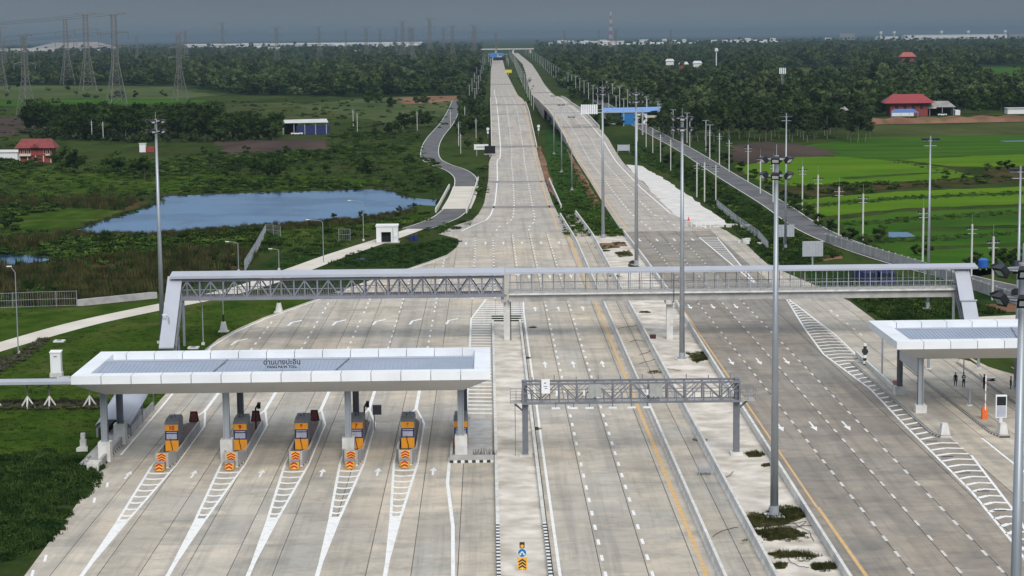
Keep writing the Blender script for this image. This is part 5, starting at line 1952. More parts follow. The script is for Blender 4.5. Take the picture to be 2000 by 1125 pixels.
# big pale storage mound roof behind the pylons
t = thing('storage_hall', 'huge pale mound-shaped roof behind the pylons on the left skyline', 'building', (-1225, 6000, 0))
hip_roof(MB(), -130, 130, -60, 60, 16, 34, .9).build('roof', GREYR, t)
MB().box(-126, 126, -56, 56, 0, 16).build('wall', WHITEW, t)
t = thing('embankment_wall', 'long pale embankment wall below the mound roof on the left skyline', 'wall', (-1300, 4900, 0))
MB().box(-380, 250, -5, 5, 0, 20).build('wall', TIN, t)
MB().box(-380, 250, -5.5, 5.5, 20.01, 21.5).build('coping', PARA, t)
t = thing('long_roof', 'very long thin pale roof beneath the skyline pylons', 'building', (-640, 8000, 0))
MB().box(-560, 380, 0, 60, 0, 14).build('wall', WHITEW, t)
MB().add([(-565, -2, 14), (385, -2, 14), (385, 30, 20), (-565, 30, 20), (385, 62, 14), (-565, 62, 14)], [(0, 1, 2, 3), (3, 2, 4, 5)]).build('roof', TIN, t)
fb = None
for i in range(52):
    x = rng.uniform(1040, 1520) if i < 40 else (rng.uniform(430, 940) if i < 48 else rng.uniform(1500, 1780))
    d = rng.uniform(5200, 8800)
    w, h = rng.uniform(12, 42), rng.uniform(12, 22)
    if i % 9 == 0:
        w, h = 110, 17
    if fb is None:
        fb = thing('town_building', 'distant white town building on the hazy skyline', 'building', group='distant town buildings')
        MB().box(-1, 1, 0, 1, 0, .8).build('wall', WHITEW, fb)
        MB().add([(-1.05, -.05, .8), (1.05, -.05, .8), (1.05, .5, 1.0), (-1.05, .5, 1.0), (1.05, 1.05, .8), (-1.05, 1.05, .8)], [(0, 1, 2, 3), (3, 2, 4, 5)]).build('roof', TIN, fb)
        o = fb
    else:
        o = copy_tree(fb)
    o.location = ((x - 949.6) / F_PX * d, d, 0)
    o.scale = (w / 2, 18, h)
t = thing('village_house', 'distant house with a red roof among the right woods', 'house', px(1772, 121))
MB().box(-8, 8, -5, 5, 0, 7).build('wall', REDW, t)
hip_roof(MB(), -11, 11, -8, 8, 7, 13, .5).build('roof', mk('far red roof', (.36, .10, .08)), t)
for x, y, lab in ((1308, 127, 'tiny white hut left of the clearing in the right woods'), (1335, 134, 'small dark-walled hut at the clearing in the right woods'), (1362, 132, 'small white hut with a grey roof at the clearing in the right woods')):
    t = thing('woodland_hut', lab, 'hut', px(x, y))
    MB().box(-5, 5, -3, 3, 0, 5).build('wall', WHITEW if 'white' in lab else REDW, t)
    hip_roof(MB(), -6, 6, -4, 4, 5, 8, .4).build('roof', TIN, t)
t = thing('water_tower', 'thin white water tower above the right woods', 'water tower', px(1399, 128))
MB().tube((0, 0, 0), (0, 0, 18), .7, 6).build('stem', WHITEW, t)
MB().tube((0, 0, 18), (0, 0, 22), 2.4, 8, 2.0).build('tank', WHITEW, t)
for x, d, lab in ((1716, 8300, 'squat'), (1742, 8400, 'second squat'), (1834, 8300, 'short'), (1886, 8300, 'lone'), (1958, 8300, 'tall square')):
    xx = (x - 949.6) / F_PX * d
    t = thing('plant_tower', 'hazy white %s tank tower at the factory skyline' % lab, 'tower', (xx, d, 0))
    MB().tube((0, 0, 0), (0, 0, 36), 1.6, 6).build('stem', WHITEW, t)
    MB().tube((0, 0, 34), (0, 0, 43), 6.5, 8).build('tank', WHITEW, t)

# far overpass at the end of the motorway
t = thing('overpass', 'hazy pale flyover crossing the end of the motorway', 'bridge', (0, 4650, 0))
MB().box(-420, 110, -6, 6, 8.5, 11).build('deck', PARA, t)
for i in range(14):
    MB().box(-420 + i * 40, -416 + i * 40, -4, 4, 0, 8.5).build('pier', PARA, t)
# overhead signs far away
t = thing('overhead_sign', 'blue overhead direction sign across the far motorway', 'sign', (17, 3000, 0))
BLUES = mk('sign blue', (.05, .20, .55), rough=.5)
MB().box(-14, -13.4, -.3, .3, 0, 15).box(13.4, 14, -.3, .3, 0, 15).box(-14, 14, -.3, .3, 12.5, 13).build('frame', STEEL, t)
MB().box(-12, -1, -.6, -.35, 8.5, 15).box(1, 9, -.6, -.35, 10, 15).build('panel', BLUES, t)
t = thing('message_sign', 'dark electronic message board over the far motorway', 'sign', (17, 2700, 0))
MB().box(-8, 8.5, -.5, .5, 7.4, 11.5).build('display', DARKIN, t)
MB().box(-12, -11.4, -.3, .3, 0, 10).box(12, 12.6, -.3, .3, 0, 10).box(-12, 12.6, -.2, .2, 9.0, 9.4).build('frame', STEEL, t)
t = thing('overhead_sign', 'overhead sign gantry with slatted back crossing the opposite motorway', 'sign', (36, 800, 0))
MB().box(-9.5, -9, -.3, .3, zr(800), zr(800) + 5.5).box(26, 26.6, -.3, .3, 0, 10).build('post', STEEL, t)
MB().box(-9.5, 26.5, -.35, .35, 9.0, 9.35).box(-9.5, 26.5, -.35, .35, 10.2, 10.4).build('beam', STEEL, t)
for i in range(8):
    MB().box(1.6 + i * .85, 2.3 + i * .85, -.6, -.4, 8.6, 12.4).build('slat', PANEL, t)
t = thing('roadside_sign', 'white roadside sign board on the left verge of the motorway', 'sign', px(940, 305))
MB().box(-2.4, 2.4, -.1, .1, 2.2, 4.0).build('board', WHITEW, t)
MB().box(-1.6, -1.4, 0.1, .2, 0, 4).box(1.4, 1.6, .1, .2, 0, 4).build('post', STEEL, t)
MB().box(-1.6, 1.6, -.12, -.102, 2.9, 3.2).build('lettering', GREYR, t)
t = thing('message_board', 'black electronic message board standing over the motorway shoulder', 'sign', px(957, 306))
MB().box(-1.8, 1.8, -.25, .25, 1.0, 3.6).build('display', DARKIN, t)
MB().box(-2.0, 2.0, -.35, .35, .8, .98).box(-.15, .15, -.1, .1, 0, .8).build('stand', TIN, t)
for x, y, w, h0, h1, lab in ((1532, 480, 1.85, 1.7, 4.0, 'grey back of a road sign standing beside the slender mast'), (1587, 527, 1.75, 2.3, 4.9, 'larger grey back of a road sign on the verge before the panel wall')):
    t = thing('road_sign', lab, 'sign', px(x, y))
    SB = mk('sign back', (.40, .42, .46), rough=.5, var=.06)
    f = MB().box(-w, w, -.06, .06, h0, h1).build('board', SB, t)
    mb = MB()
    for i in range(7):
        mb.box(-w + .25 + i * (2 * w - .5) / 6 - .03, -w + .25 + i * (2 * w - .5) / 6 + .03, -.1, -.061, h0 + .08, h1 - .08)
    mb.build('stiffener', STEEL, f)
    MB().box(-.12, .12, .07, .25, 0, h1).build('post', STEEL, t)
t = thing('sign_frame', 'blank grey sign panel on two posts beside the verge', 'sign', px(1218, 300))
MB().box(-2, 2, -.05, .05, 1.0, 3.0).build('board', mk('sign back', (.40, .42, .46)), t)
MB().box(-2.1, -1.95, -.1, .1, 0, 3.2).box(1.95, 2.1, -.1, .1, 0, 3.2).build('post', STEEL, t)
t = thing('yellow_sign', 'distant yellow sign in the far median', 'sign', px(993, 146))
MB().box(-3.5, 3.5, -.2, .2, 2, 5.2).box(-.3, .3, -.1, .1, 0, 2).build('board', mk('yellow sign', (.62, .56, .08)), t)
for x, y, lab in ((1052, 266, 'white round sign on a post beside the parapet end'), (953, 272, 'white round sign on a post beside the black message board')):
    t = thing('round_sign', lab, 'sign', px(x, y))
    MB().tube((0, 0, 0), (0, 0, 4), .08).build('post', STEEL, t)
    MB().tube((0, -.1, 4), (0, .1, 4), .6, 12).box(-.35, .35, -.08, .08, 2.2, 3.2).build('disc', WHITEW, t)

# near island sign: signal, keep-either-side disc, chevron board
t = thing('island_sign', 'small sign on the concrete island: amber lamp, blue disc with arrows, amber chevron board', 'sign', (2.25, 145.6, .16))
MB().tube((0, .06, 0), (0, .06, 2.3), .05, 8).build('post', WHITEW, t)
cb = MB().box(-.38, .38, -.03, .03, .12, 1.0).build('chevron_board', YEL, t)
chevrons(MB(), .56, .7, 3, -.045, 0, .14, .26).build('chevron', BPAINT, cb)
d = MB().tube((0, -.04, 1.38), (0, .02, 1.38), .36, 24).build('disc', WHITEW, t)
BD = mk('sign disc blue', (.02, .17, .42), rough=.4)
MB().tube((0, -.05, 1.38), (0, -.039, 1.38), .31, 24).build('blue_face', BD, d)
mb = MB()
for s in (-1, 1):
    a = [(0, 1.52), (s * .08, 1.48), (s * .17, 1.30), (s * .10, 1.28), (0, 1.43)]
    q = [(x_, -.056, z_) for x_, z_ in a]
    mb.poly(q if s < 0 else q[::-1])
    q = [(s * .24, -.056, 1.36), (s * .19, -.056, 1.18), (s * .04, -.056, 1.26)]
    mb.poly(q)
mb.build('arrow', WHITEW, d)
h_ = MB().box(-.19, .19, -.12, .02, 1.78, 2.2).build('signal_housing', mk('dark red housing', (.09, .02, .015)), t)
MB().tube((0, -.135, 1.92), (0, -.121, 1.92), .13, 14).build('signal_lens', YEL, h_)

# ================================================================ SIDE PLAZA FURNITURE
def kerb_island(label, x0, x1, y0, y1, nose):
    t = thing('kerb_island', label, 'traffic island', ((x0 + x1) / 2, y0, 0))
    w = (x1 - x0) / 2
    out_ = [(-w * .5, 0), (w * .5, 0), (w, 2.2), (w, y1 - y0 - 2), (0, y1 - y0), (-w, y1 - y0 - 2), (-w, 2.2)]
    MB().prism(out_, 0, .2).build('striped_kerb', KERBST3, t)
    MB().prism([(a * .84, .25 + b * .985) for a, b in out_], .201, .29).build('island_top', SLAB, t)
    if nose:
        MB().add([(-.45, .5, .29), (.45, .5, .29), (.45, 1.7, .29), (-.45, 1.7, .29), (-.28, .75, 1.35), (.28, .75, 1.35), (.28, 1.5, 1.35), (-.28, 1.5, 1.35)],
                 [(4, 5, 6, 7), (0, 1, 5, 4), (1, 2, 6, 5), (2, 3, 7, 6), (3, 0, 4, 7)]).build('nose_block', BARR, t)
    return t


kerb_island('long kerbed island under the side canopy edge, next to the hatched gore', 44.0, 46.3, 193.2, 241, True)
kerb_island('kerbed island carrying the card machine and barrier in the side plaza', 49.9, 51.9, 193.0, 240, True)
kerb_island('kerbed island at the far lane of the side plaza', 56.6, 58.4, 196, 240, False)
run_wall('gore_wall', 'low concrete wall from the striped bollard along the gore', 'wall', lambda y: 45.0 + (y - 214) * .012, 219, 243, .22, .26, .85, 4, BARR)
t = thing('striped_bollard', 'black and white striped post with a disc at the head of the gore', 'bollard', (45.1, 236, 0))
BW = stripe_mat('black and white post bands', (.78, .78, .78), (.02, .02, .02), .72, axis=2)
MB().tube((0, 0, 0), (0, 0, 2.9), .2, 12).build('post', BW, t)
MB().tube((0, -.25, 1.95), (0, .2, 1.95), .36, 14).build('disc', BPAINT, t)
t = thing('card_machine', 'white post sign with a black screen beside the orange barrier', 'card machine', (51.1, 195.6, .29))
MB().box(-.16, .16, -.1, .1, 0, 1.3).build('post', WHITEW, t)
bo = MB().box(-.55, .55, -.14, .14, 1.3, 3.6).build('panel', PANEL, t)
MB().box(-.46, .46, -.16, -.142, 2.55, 3.45).build('screen', BLACK, bo)
MB().box(-.46, .46, -.155, -.142, 1.4, 2.5).build('lower_face', GLASSW, bo)
t = thing('barrier_gate', 'orange barrier gate with its striped arm raised upright', 'barrier gate', (50.95, 201.5, .29))
MB().box(-.28, .28, -.25, .25, 0, 1.25).build('cabinet', mk('signal orange', (.78, .16, .03), rough=.5), t)
ARM = stripe_mat('red and white arm', (.8, .8, .8), (.62, .30, .28), 1.0, axis=2, duty=.3)
MB().box(-.05, .05, -.32, -.252, .9, 4.6).build('arm', ARM, t)
t = thing('lane_signal', 'black two-lamp lane signal on a short post beside the card machine', 'signal', (51.6, 198.5, .29))
MB().tube((0, 0, 0), (0, 0, 1.2), .05).build('post', STEEL, t)
MB().box(-.18, .18, -.15, .15, 1.2, 2.0).build('housing', BLACK, t)
t = thing('signal_mast', 'thin grey post on the side plaza island left of the canopy', 'post', (45.3, 226.5, .29))
MB().tube((0, 0, 0), (0, 0, 4.8), .1, 8).build('pole', POLE, t)
MB().box(-.25, .25, -.25, .25, -.02, .1).build('base_plate', STEEL, t)
t = thing('pink_board', 'small faded pink board leaning by the canopy column', 'board', (45.7, 220, .29))
MB().box(-.5, .5, -.05, .05, 0, .9).build('board', mk('faded pink', (.62, .25, .25)), t)
for x, y, h, lab in ((51.2, 209, 1.6, 'short grey bollard on the card machine island'), (52.0, 232.5, 1.9, 'grey bin post at the back of the card machine island'), (54.4, 225, 3.2, 'grey post with a small box in the side plaza lane'), (58.0, 232.7, 2.6, 'thick grey post at the far island end')):
    t = thing('service_post', lab, 'post', (x, y, .05 if x in (54.4,) else .29 if y < 239 else 0))
    MB().tube((0, 0, 0), (0, 0, h), .16 if h < 3 else .07, 10).build('pole', POLE, t)
    MB().tube((0, 0, 0), (0, 0, .12), .35, 10).build('base_plate', BARR, t)
t = thing('hand_cart', 'low white hand cart beside the people in the side plaza', 'cart', px(1932, 748) + Vector((0, 0, .05)))
MB().box(-.75, .75, -.35, .35, .42, .6).build('bed', WHITEW, t)
MB().path([(-.75, -.3, .5), (-1.1, -.3, 1.0), (-1.1, .3, 1.0), (-.75, .3, .5)], .03).build('handle', STEEL, t)
for y in (-.38, .38):
    MB().tube((.3, y - .05, .26), (.3, y + .05, .26), .26, 12).build('wheel', BLACK, t)
MB().box(-.6, -.52, -.04, .04, .0, .42).build('leg', STEEL, t)

# ---------------------------------------------------------------- people
SKIN = mk('skin', (.36, .22, .15), rough=.6)
CLOTHD = mk('dark cloth', (.02, .021, .026), rough=.85)
CLOTHB = mk('navy cloth', (.03, .035, .06), rough=.85)
VEST = mk('white vest cloth', (.72, .72, .72), rough=.8)


def person(label, loc, rz, h, bent=0.0, arms='down', shirt=None, vest=False):
    J = {}
    nodes = [('pel', (0, 0, .95), .13), ('spine', (0, .02, 1.15), .12), ('chest', (0, .01, 1.36), .14), ('neck', (0, 0, 1.52), .06), ('head0', (0, -.01, 1.60), .085), ('head1', (0, -.01, 1.70), .10), ('head2', (0, 0, 1.79), .07)]
    edges = [(0, 1), (1, 2), (2, 3), (3, 4), (4, 5), (5, 6)]

    def add(p, co, r):
        nodes.append((None, co, r))
        edges.append((p, len(nodes) - 1))
        return len(nodes) - 1
    for s in (-1, 1):
        i = add(0, (s * .10, 0, .90), .10)
        i = add(i, (s * .12, -.02 if s < 0 else .03, .50), .065)
        i = add(i, (s * .13, .02, .10), .045)
        i = add(i, (s * .14, -.12, .04), .04)
        i = add(2, (s * .19, .01, 1.42), .065)
        if arms == 'phone':
            i = add(i, (s * .24, -.02, 1.15), .048)
            i = add(i, (s * .08, -.26, 1.28), .036)
            hp = (s * .04, -.31, 1.31)
        else:
            i = add(i, (s * .26, .03, 1.15), .048)
            i = add(i, (s * .28, -.04, .90), .036)
            hp = (s * .28, -.07, .80)
        i = add(i, hp, .034)
        for k in range(4):
            o_ = (k - 1.5) * .018
            e = (hp[0] + o_ * (.5 if arms == 'phone' else .3), hp[1] - .03 + o_, hp[2] + (.06 if arms == 'phone' else -.08))
            add(i, e, .011)
        add(i, (hp[0] - s * .04, hp[1] - .04, hp[2] + (.03 if arms == 'phone' else -.03)), .012)
    me = bpy.data.meshes.new('body')
    me.from_pydata([n[1] for n in nodes], edges, [])
    ob = bpy.data.objects.new('body', me)
    scene.collection.objects.link(ob)
    ob.modifiers.new('skin', 'SKIN')
    for i, n in enumerate(nodes):
        me.skin_vertices[0].data[i].radius = (n[2] * (1.3 if n[2] > .03 and n[1][2] < 1.5 else 1.0), n[2] * 1.1)
    me.skin_vertices[0].data[0].use_root = True
    sub = ob.modifiers.new('sub', 'SUBSURF')
    sub.levels = sub.render_levels = 1
    dg = bpy.context.evaluated_depsgraph_get()
    m2 = bpy.data.meshes.new_from_object(ob.evaluated_get(dg))
    bpy.data.objects.remove(ob)
    m2.materials.clear()
    for mt_ in (SKIN, CLOTHD, shirt or CLOTHB):
        m2.materials.append(mt_)
    for p_ in m2.polygons:
        c = p_.center
        p_.use_smooth = True
        if c.z > 1.53:
            p_.material_index = 0
        elif c.z < .97 and abs(c.x) < .22:
            p_.material_index = 1
        elif (arms == 'phone' and c.y < -.2) or (arms != 'phone' and abs(c.x) > .22 and c.z < 1.1):
            p_.material_index = 0
        else:
            p_.material_index = 2
    t = thing('person', label, 'person', loc, rz, 'people in the side plaza', h / 1.86)
    b = link('body', m2, t)
    hair = MB()
    for i in range(7):
        for j in range(4):
            a, a2 = 2 * math.pi * i / 7, 2 * math.pi * (i + 1) / 7
            e, e2 = R(10 + j * 20), R(30 + j * 20)
            f = lambda a, e: (.115 * math.cos(a) * math.cos(e), .01 + .12 * math.sin(a) * math.cos(e), 1.72 + .14 * math.sin(e))
            hair.poly([f(a, e), f(a2, e), f(a2, e2), f(a, e2)])
    hair.build('hair', BLACK, t)
    if vest:
        v = MB()
        v.prism([(-.2, -.16), (.2, -.16), (.2, .17), (-.2, .17)], 1.02, 1.40)
        v.build('vest', VEST, t)
    # a face is a few pixels at this size: eyes, nose, mouth
    MB().box(-.045, -.02, -.118, -.1, 1.70, 1.715).box(.02, .045, -.118, -.1, 1.70, 1.715).box(-.03, .03, -.112, -.09, 1.625, 1.635).build('face_features', BLACK, t)
    MB().box(-.012, .012, -.135, -.1, 1.655, 1.695).build('nose', SKIN, t)
    return t


person('standing person in dark clothes and white vest looking at something held up', px(1882, 757) + Vector((0, 0, .05)), .2, 1.72, arms='phone', vest=True)
person('standing person all in black beside the one in the white vest', px(1866, 755) + Vector((0, 0, .05)), -.6, 1.6, shirt=CLOTHD)
person('person in dark clothes walking near the white hand cart', px(1922, 760) + Vector((0, 0, .05)), .8, 1.68, arms='phone', shirt=CLOTHD)
person('person in dark clothes standing against the dark canopy column', px(1974, 764) + Vector((0, 0, .05)), 1.2, 1.65, shirt=CLOTHD)

# ================================================================ SMALL THINGS
t = thing('electric_cabinet', 'tall white electrical cabinet on a concrete base on the lawn', 'cabinet', px(111, 736))
MB().box(-.72, .72, -.55, .55, 0, .55).build('base', BARR, t)
cb = MB().box(-.62, .62, -.45, .45, .55, 2.95).build('body', WHITEW, t)
MB().add([(-.7, -.52, 2.95), (.7, -.52, 2.95), (.7, .52, 3.1), (-.7, .52, 3.1), (-.7, -.52, 3.05), (.7, -.52, 3.05), (.7, .52, 3.2), (-.7, .52, 3.2)], [(4, 5, 6, 7), (0, 1, 5, 4), (1, 2, 6, 5), (3, 0, 4, 7)]).build('roof', WHITEW, t)
MB().box(-.56, .56, -.475, -.452, .65, 2.85).build('door', PANEL, cb)
MB().box(-.2, .2, -.485, -.477, 2.45, 2.6).build('warning_plate', GREYR, cb)
t = thing('concrete_pit', 'low square concrete pit beside the white electrical cabinet', 'pit', px(115, 742))
MB().box(-.1, 1.3, -.5, .5, 0, .35).build('box', BARR, t)
MB().box(0, 1.2, -.4, .4, .351, .4).build('lid', WALLC, t)
for x, y, lab in ((116, 667, 'square concrete manhole slab on the lawn near the hedge'), (378, 680, 'oval concrete manhole cover at the lawn corner')):
    t = thing('manhole', lab, 'manhole', px(x, y))
    MB().box(-.7, .7, -.7, .7, -.02, .16).build('slab', BARR, t)
    MB().tube((0, 0, .16), (0, 0, .2), .35, 14).build('lid', DKSTEEL, t)
t = thing('steel_trolley', 'grey steel frame trolley left on the drain strip', 'trolley', px(1377, 928))
MB().box(-.6, .6, -.3, .3, .35, .65).build('tray', STEEL, t)
for x in (-.55, .55):
    MB().box(x - .04, x + .04, -.28, -.2, .06, .35).box(x - .04, x + .04, .2, .28, .06, 1.25).build('leg', STEEL, t)
t = thing('debris_box', 'small dark red box lying on the sandy median near the bridge pier', 'box', px(1275, 661))
MB().box(-.4, .4, -.3, .3, 0, .5).build('crate', mk('dark red crate', (.06, .025, .03)), t)
CB_ = mk('black cable', (.05, .045, .04), rough=.7)
cabs = [[(1520, 1020), (1545, 1024), (1575, 1020), (1560, 1032), (1520, 1035), (1480, 1028)], [(1512, 1012), (1540, 1016), (1580, 1040), (1590, 1058)], [(1505, 1025), (1550, 1030), (1585, 1028)],
        [(1392, 1050), (1410, 1040), (1442, 1032)], [(1460, 1025), (1490, 1020), (1500, 1020)], [(1538, 1088), (1545, 1100), (1560, 1108), (1580, 1110)], [(1412, 935), (1425, 930), (1432, 922)],
        [(1208, 643), (1225, 640), (1245, 637)], [(1230, 669), (1245, 665), (1262, 668)], [(1247, 711), (1265, 707), (1285, 702)], [(1250, 696), (1268, 688), (1275, 680)], [(1285, 722), (1310, 722), (1330, 724)]]
for c in cabs:
    P = []
    c2 = []
    for (xa, ya), (xb, yb2) in zip(c[:-1], c[1:]):
        for k_ in range(4):
            c2.append((xa + (xb - xa) * k_ / 4 + rng.uniform(-2, 2), ya + (yb2 - ya) * k_ / 4 + rng.uniform(-1, 1)))
    c2.append(c[-1])
    for i, (x, y) in enumerate(c2):
        v = px(x, y)
        v.z = .05 + (.03 if v.x > 20.9 else .06)
        P.append(v)
    MB().path(P, .026, 5).build('cable', CB_)
for o in [o for o in scene.objects if o.name.split('.')[0] == 'cable' and o.parent is None]:
    tag(o, 'loose black cable lying across the sandy median and drain strip', 'cable', 'loose cables on the median')
t = thing('blue_tank', 'bright blue plastic tank on legs before the dark shrubs', 'tank', px(1920, 527))
BT = mk('blue plastic', (.03, .12, .45), rough=.4)
MB().tube((0, 0, .5), (0, 0, 1.7), .85, 14).tube((0, 0, 1.7), (0, 0, 1.95), .85, 14, .4).build('shell', BT, t)
for x in (-.5, .5):
    MB().box(x - .08, x + .08, -.3, .3, 0, .5).build('leg', STEEL, t)
for x, y, lab in ((1690, 556, 'dark blue truck parked behind the concrete half of the footbridge'), (1724, 556, 'second dark blue truck, with a white mark, behind the footbridge')):
    t = thing('parked_truck', lab, 'truck', px(x, y), .1)
    MB().box(-1.15, 1.15, -1, 3.6, .8, 2.7).build('cargo_box', NAVYW, t)
    MB().box(-1.1, 1.1, -2.9, -1.1, .6, 2.3).build('cab', NAVYW, t)
    MB().box(-.95, .95, -2.96, -2.9, 1.45, 2.15).build('windscreen', GLASSD, t)
    for sx in (-1, 1):
        for y_ in (-2.1, 2.3):
            MB().tube((sx * .95, y_, .48), (sx * 1.18, y_, .48), .48, 12).build('wheel', BLACK, t)
t = thing('traffic_cone', 'red traffic cone at the corner of the white gravel apron', 'cone', px(1345, 432))
MB().tube((0, 0, .06), (0, 0, .95), .3, 10, .06).box(-.4, .4, -.4, .4, 0, .06).build('cone', mk('cone red', (.7, .10, .07)), t)
t = thing('rubble_heap', 'scattered pale broken concrete pieces at the edge of the gravel apron', 'rubble', px(1415, 443))
for i in range(14):
    x, y = rng.uniform(-6, 6), rng.uniform(-1.5, 1.5)
    s = rng.uniform(.2, .6)
    MB().box(x - s, x + s, y - s, y + s, -.02, s * .9).build('lump', BARR, t)
t = thing('rubble_heap', 'pale boulders at the corner where the opposite motorway widens', 'rubble', px(1462, 474))
for i in range(9):
    x, y = rng.uniform(-2.0, 2.0), rng.uniform(-4, 4)
    s = rng.uniform(.3, .75)
    MB().prism([(x + s * math.cos(a) * rng.uniform(.7, 1.1), y + s * math.sin(a) * rng.uniform(.7, 1.1)) for a in [k * math.pi / 3 for k in range(6)]], -.02, s).build('boulder', BARR, t)
t = thing('site_fence', 'white posts and rail at the end of the gravel apron', 'fence', px(1360, 442))
for i in range(7):
    MB().box(i * .9 - 3, i * .9 - 2.9, i * -.8, i * -.8 + .1, 0, 1.3).build('post', PANEL, t)
MB().bar((-3, 0, 1.1), (2.5, -4.8, 1.1), .05, .08).build('rail', PANEL, t)


def fence(label, pts, h=2.2, post=2.5):
    P = [px(*q) for q in pts]
    t = thing('mesh_fence', label, 'fence', P[0])
    for a, b in zip(P[:-1], P[1:]):
        n = max(1, int((b - a).length / post))
        for i in range(n + 1):
            q = a.lerp(b, i / n) - P[0]
            MB().tube(q, q + Vector((0, 0, h)), .05, 5).build('post', STEEL, t)
        a_, b_ = a - P[0], b - P[0]
        for z in (.15, h * .5, h - .08):
            MB().bar(a_ + Vector((0, 0, z)), b_ + Vector((0, 0, z)), .04, .05).build('rail', STEEL, t)
        mb = MB()
        L = (b - a).length
        k = int(L / .35)
        for i in range(k):
            q = a_.lerp(b_, i / k)
            mb.bar(q + Vector((0, 0, .15)), q + Vector((0, 0, h - .08)), .02, .02, (0, 1, 0))
        tag(mb.build('mesh_bars', STEEL, t), kind='stuff')
    return t


fence('grey mesh fence beside the reeds running up towards the pond', [(478, 532), (500, 495), (520, 458), (548, 462)])
fence('grey mesh fence along the back of the lawn by the reed bed', [(-20, 604), (70, 600), (150, 598)], 2.4, 3)
fence('grey mesh fence on the verge along the opposite motorway', [(1400, 405), (1440, 438), (1480, 466), (1500, 490)], 1.8, 4)
fence('grey mesh gate and fence left of the guardhouse', [(662, 470), (684, 470)], 2.4, 1.2)
# ================================================================ VEGETATION
nrs = np.random.RandomState(11)
LEAF = leaf_mat('broad leaves', (.010, .024, .007), (.046, .074, .018), .5)
LEAF2 = leaf_mat('grey green leaves', (.013, .026, .010), (.048, .070, .027), .5)
LEAFF = leaf_mat('far wood leaves', (.009, .021, .008), (.046, .072, .022), .7)
WEED = leaf_mat('weed leaves', (.022, .050, .010), (.074, .112, .022), .55)
WEEDD = leaf_mat('dark weed leaves', (.014, .034, .010), (.042, .072, .018), .45)
REED = leaf_mat('reed blades', (.030, .040, .012), (.078, .064, .030), .5)


def leaf_cloud(clusters, per, size, flat=.5, rs=nrs, core=.62, spread=1.0):
    """leaf-sized faces gathered in clumps, with a rough dark heart in each clump"""
    V, Fc = [], []
    o = 0
    for (cx, cy, cz, r) in clusters:
        # heart
        k = 6
        ring = []
        for j, (el, rr) in enumerate(((-.8, .6), (0, 1), (.75, .65))):
            for i in range(k):
                a = 2 * math.pi * (i + .5 * j) / k
                q = r * core * rs.uniform(.75, 1.15)
                V.append((cx + q * rr * math.cos(a), cy + q * rr * math.sin(a), cz + q * el * .8))
        for j in range(2):
            for i in range(k):
                Fc.append((o + j * k + i, o + j * k + (i + 1) % k, o + (j + 1) * k + (i + 1) % k, o + (j + 1) * k + i))
        Fc.append(tuple(o + 2 * k + i for i in range(k)))
        o += 3 * k
        d = rs.normal(size=(per, 3))
        d /= np.linalg.norm(d, axis=1)[:, None]
        d[:, 2] = np.where(d[:, 2] < -.4, -d[:, 2] * .5, d[:, 2])
        pos = np.array([cx, cy, cz]) + d * (r * rs.uniform(.62, 1.08 * spread, size=(per, 1))) * np.array([1, 1, .85])
        for p, n in zip(pos, d):
            t = rs.normal(size=3)
            t -= t.dot(n) * n * flat
            t /= np.linalg.norm(t) + 1e-6
            b = np.cross(n + rs.normal(size=3) * .4, t)
            b /= np.linalg.norm(b) + 1e-6
            s = size * rs.uniform(.6, 1.3)
            V += [tuple(p - t * s), tuple(p + b * s * .55), tuple(p + t * s), tuple(p - b * s * .55)]
            Fc.append((o, o + 1, o + 2, o + 3))
            o += 4
    return MB().add(V, Fc)


def crown_clusters(n, rx, rz, zc, rmin, rmax, rs=nrs):
    out_ = []
    for i in range(n):
        while True:
            p = rs.uniform(-1, 1, 3)
            if p.dot(p) < 1 and (p.dot(p) > .18 or i % 4 == 0):
                break
        out_.append((p[0] * rx, p[1] * rx, zc + p[2] * rz, rs.uniform(rmin, rmax)))
    return out_


def make_tree(name, label, h, rx, trunk_h, ncl, mt, bark, per=34, size=.34, r0=.22):
    t = thing(name, label, 'tree')
    tr = MB()
    top = Vector((rng.uniform(-.4, .4), rng.uniform(-.4, .4), h * .72))
    base = Vector((0, 0, -.1))
    mid_ = Vector((rng.uniform(-.3, .3), rng.uniform(-.3, .3), trunk_h))
    tr.tube(base, mid_, r0, 7, r0 * .7).tube(mid_, top, r0 * .7, 6, r0 * .2)
    for i in range(5):
        a = 2 * math.pi * i / 5 + rng.uniform(-.4, .4)
        s = mid_.lerp(top, rng.uniform(.0, .55))
        e = s + Vector((math.cos(a) * rx * .7, math.sin(a) * rx * .7, (h - trunk_h) * rng.uniform(.18, .4)))
        tr.tube(s, e, r0 * .42, 5, r0 * .12)
    tr.build('trunk', bark, t)
    rz = (h - trunk_h) / 2
    cl_ = crown_clusters(ncl, rx * .8, rz * .82, trunk_h + rz, rx * .26, rx * .46)
    leaf_cloud(cl_, per, size).build('crown', mt, t)
    return t


# --- prototypes
broad = [make_tree('broadleaf_tree', 'broadleaf tree', 9.5, 4.3, .9, 24, LEAF, BARK, 36, .36) for _ in range(4)]
tall = [make_tree('slender_tree', 'slender pale-trunked tree', 14.5, 3.3, 2.4, 25, LEAF2, BARKP, 34, .36, .2) for _ in range(4)]
shr = [make_tree('shrub', 'rounded shrub', 3.4, 2.0, .25, 9, LEAF, BARK, 30, .26, .08) for _ in range(2)]
used = {id(p): [] for p in broad + tall + shr}


def put(kind, x, y, h, label, group, h0):
    p = rng.choice(kind)
    s = h / h0
    q = px(x, y)
    place(p, used[id(p)], (q.x, q.y, -.05), rng.uniform(0, 6.28), (s * rng.uniform(.9, 1.15), s * rng.uniform(.9, 1.15), s), label, group)


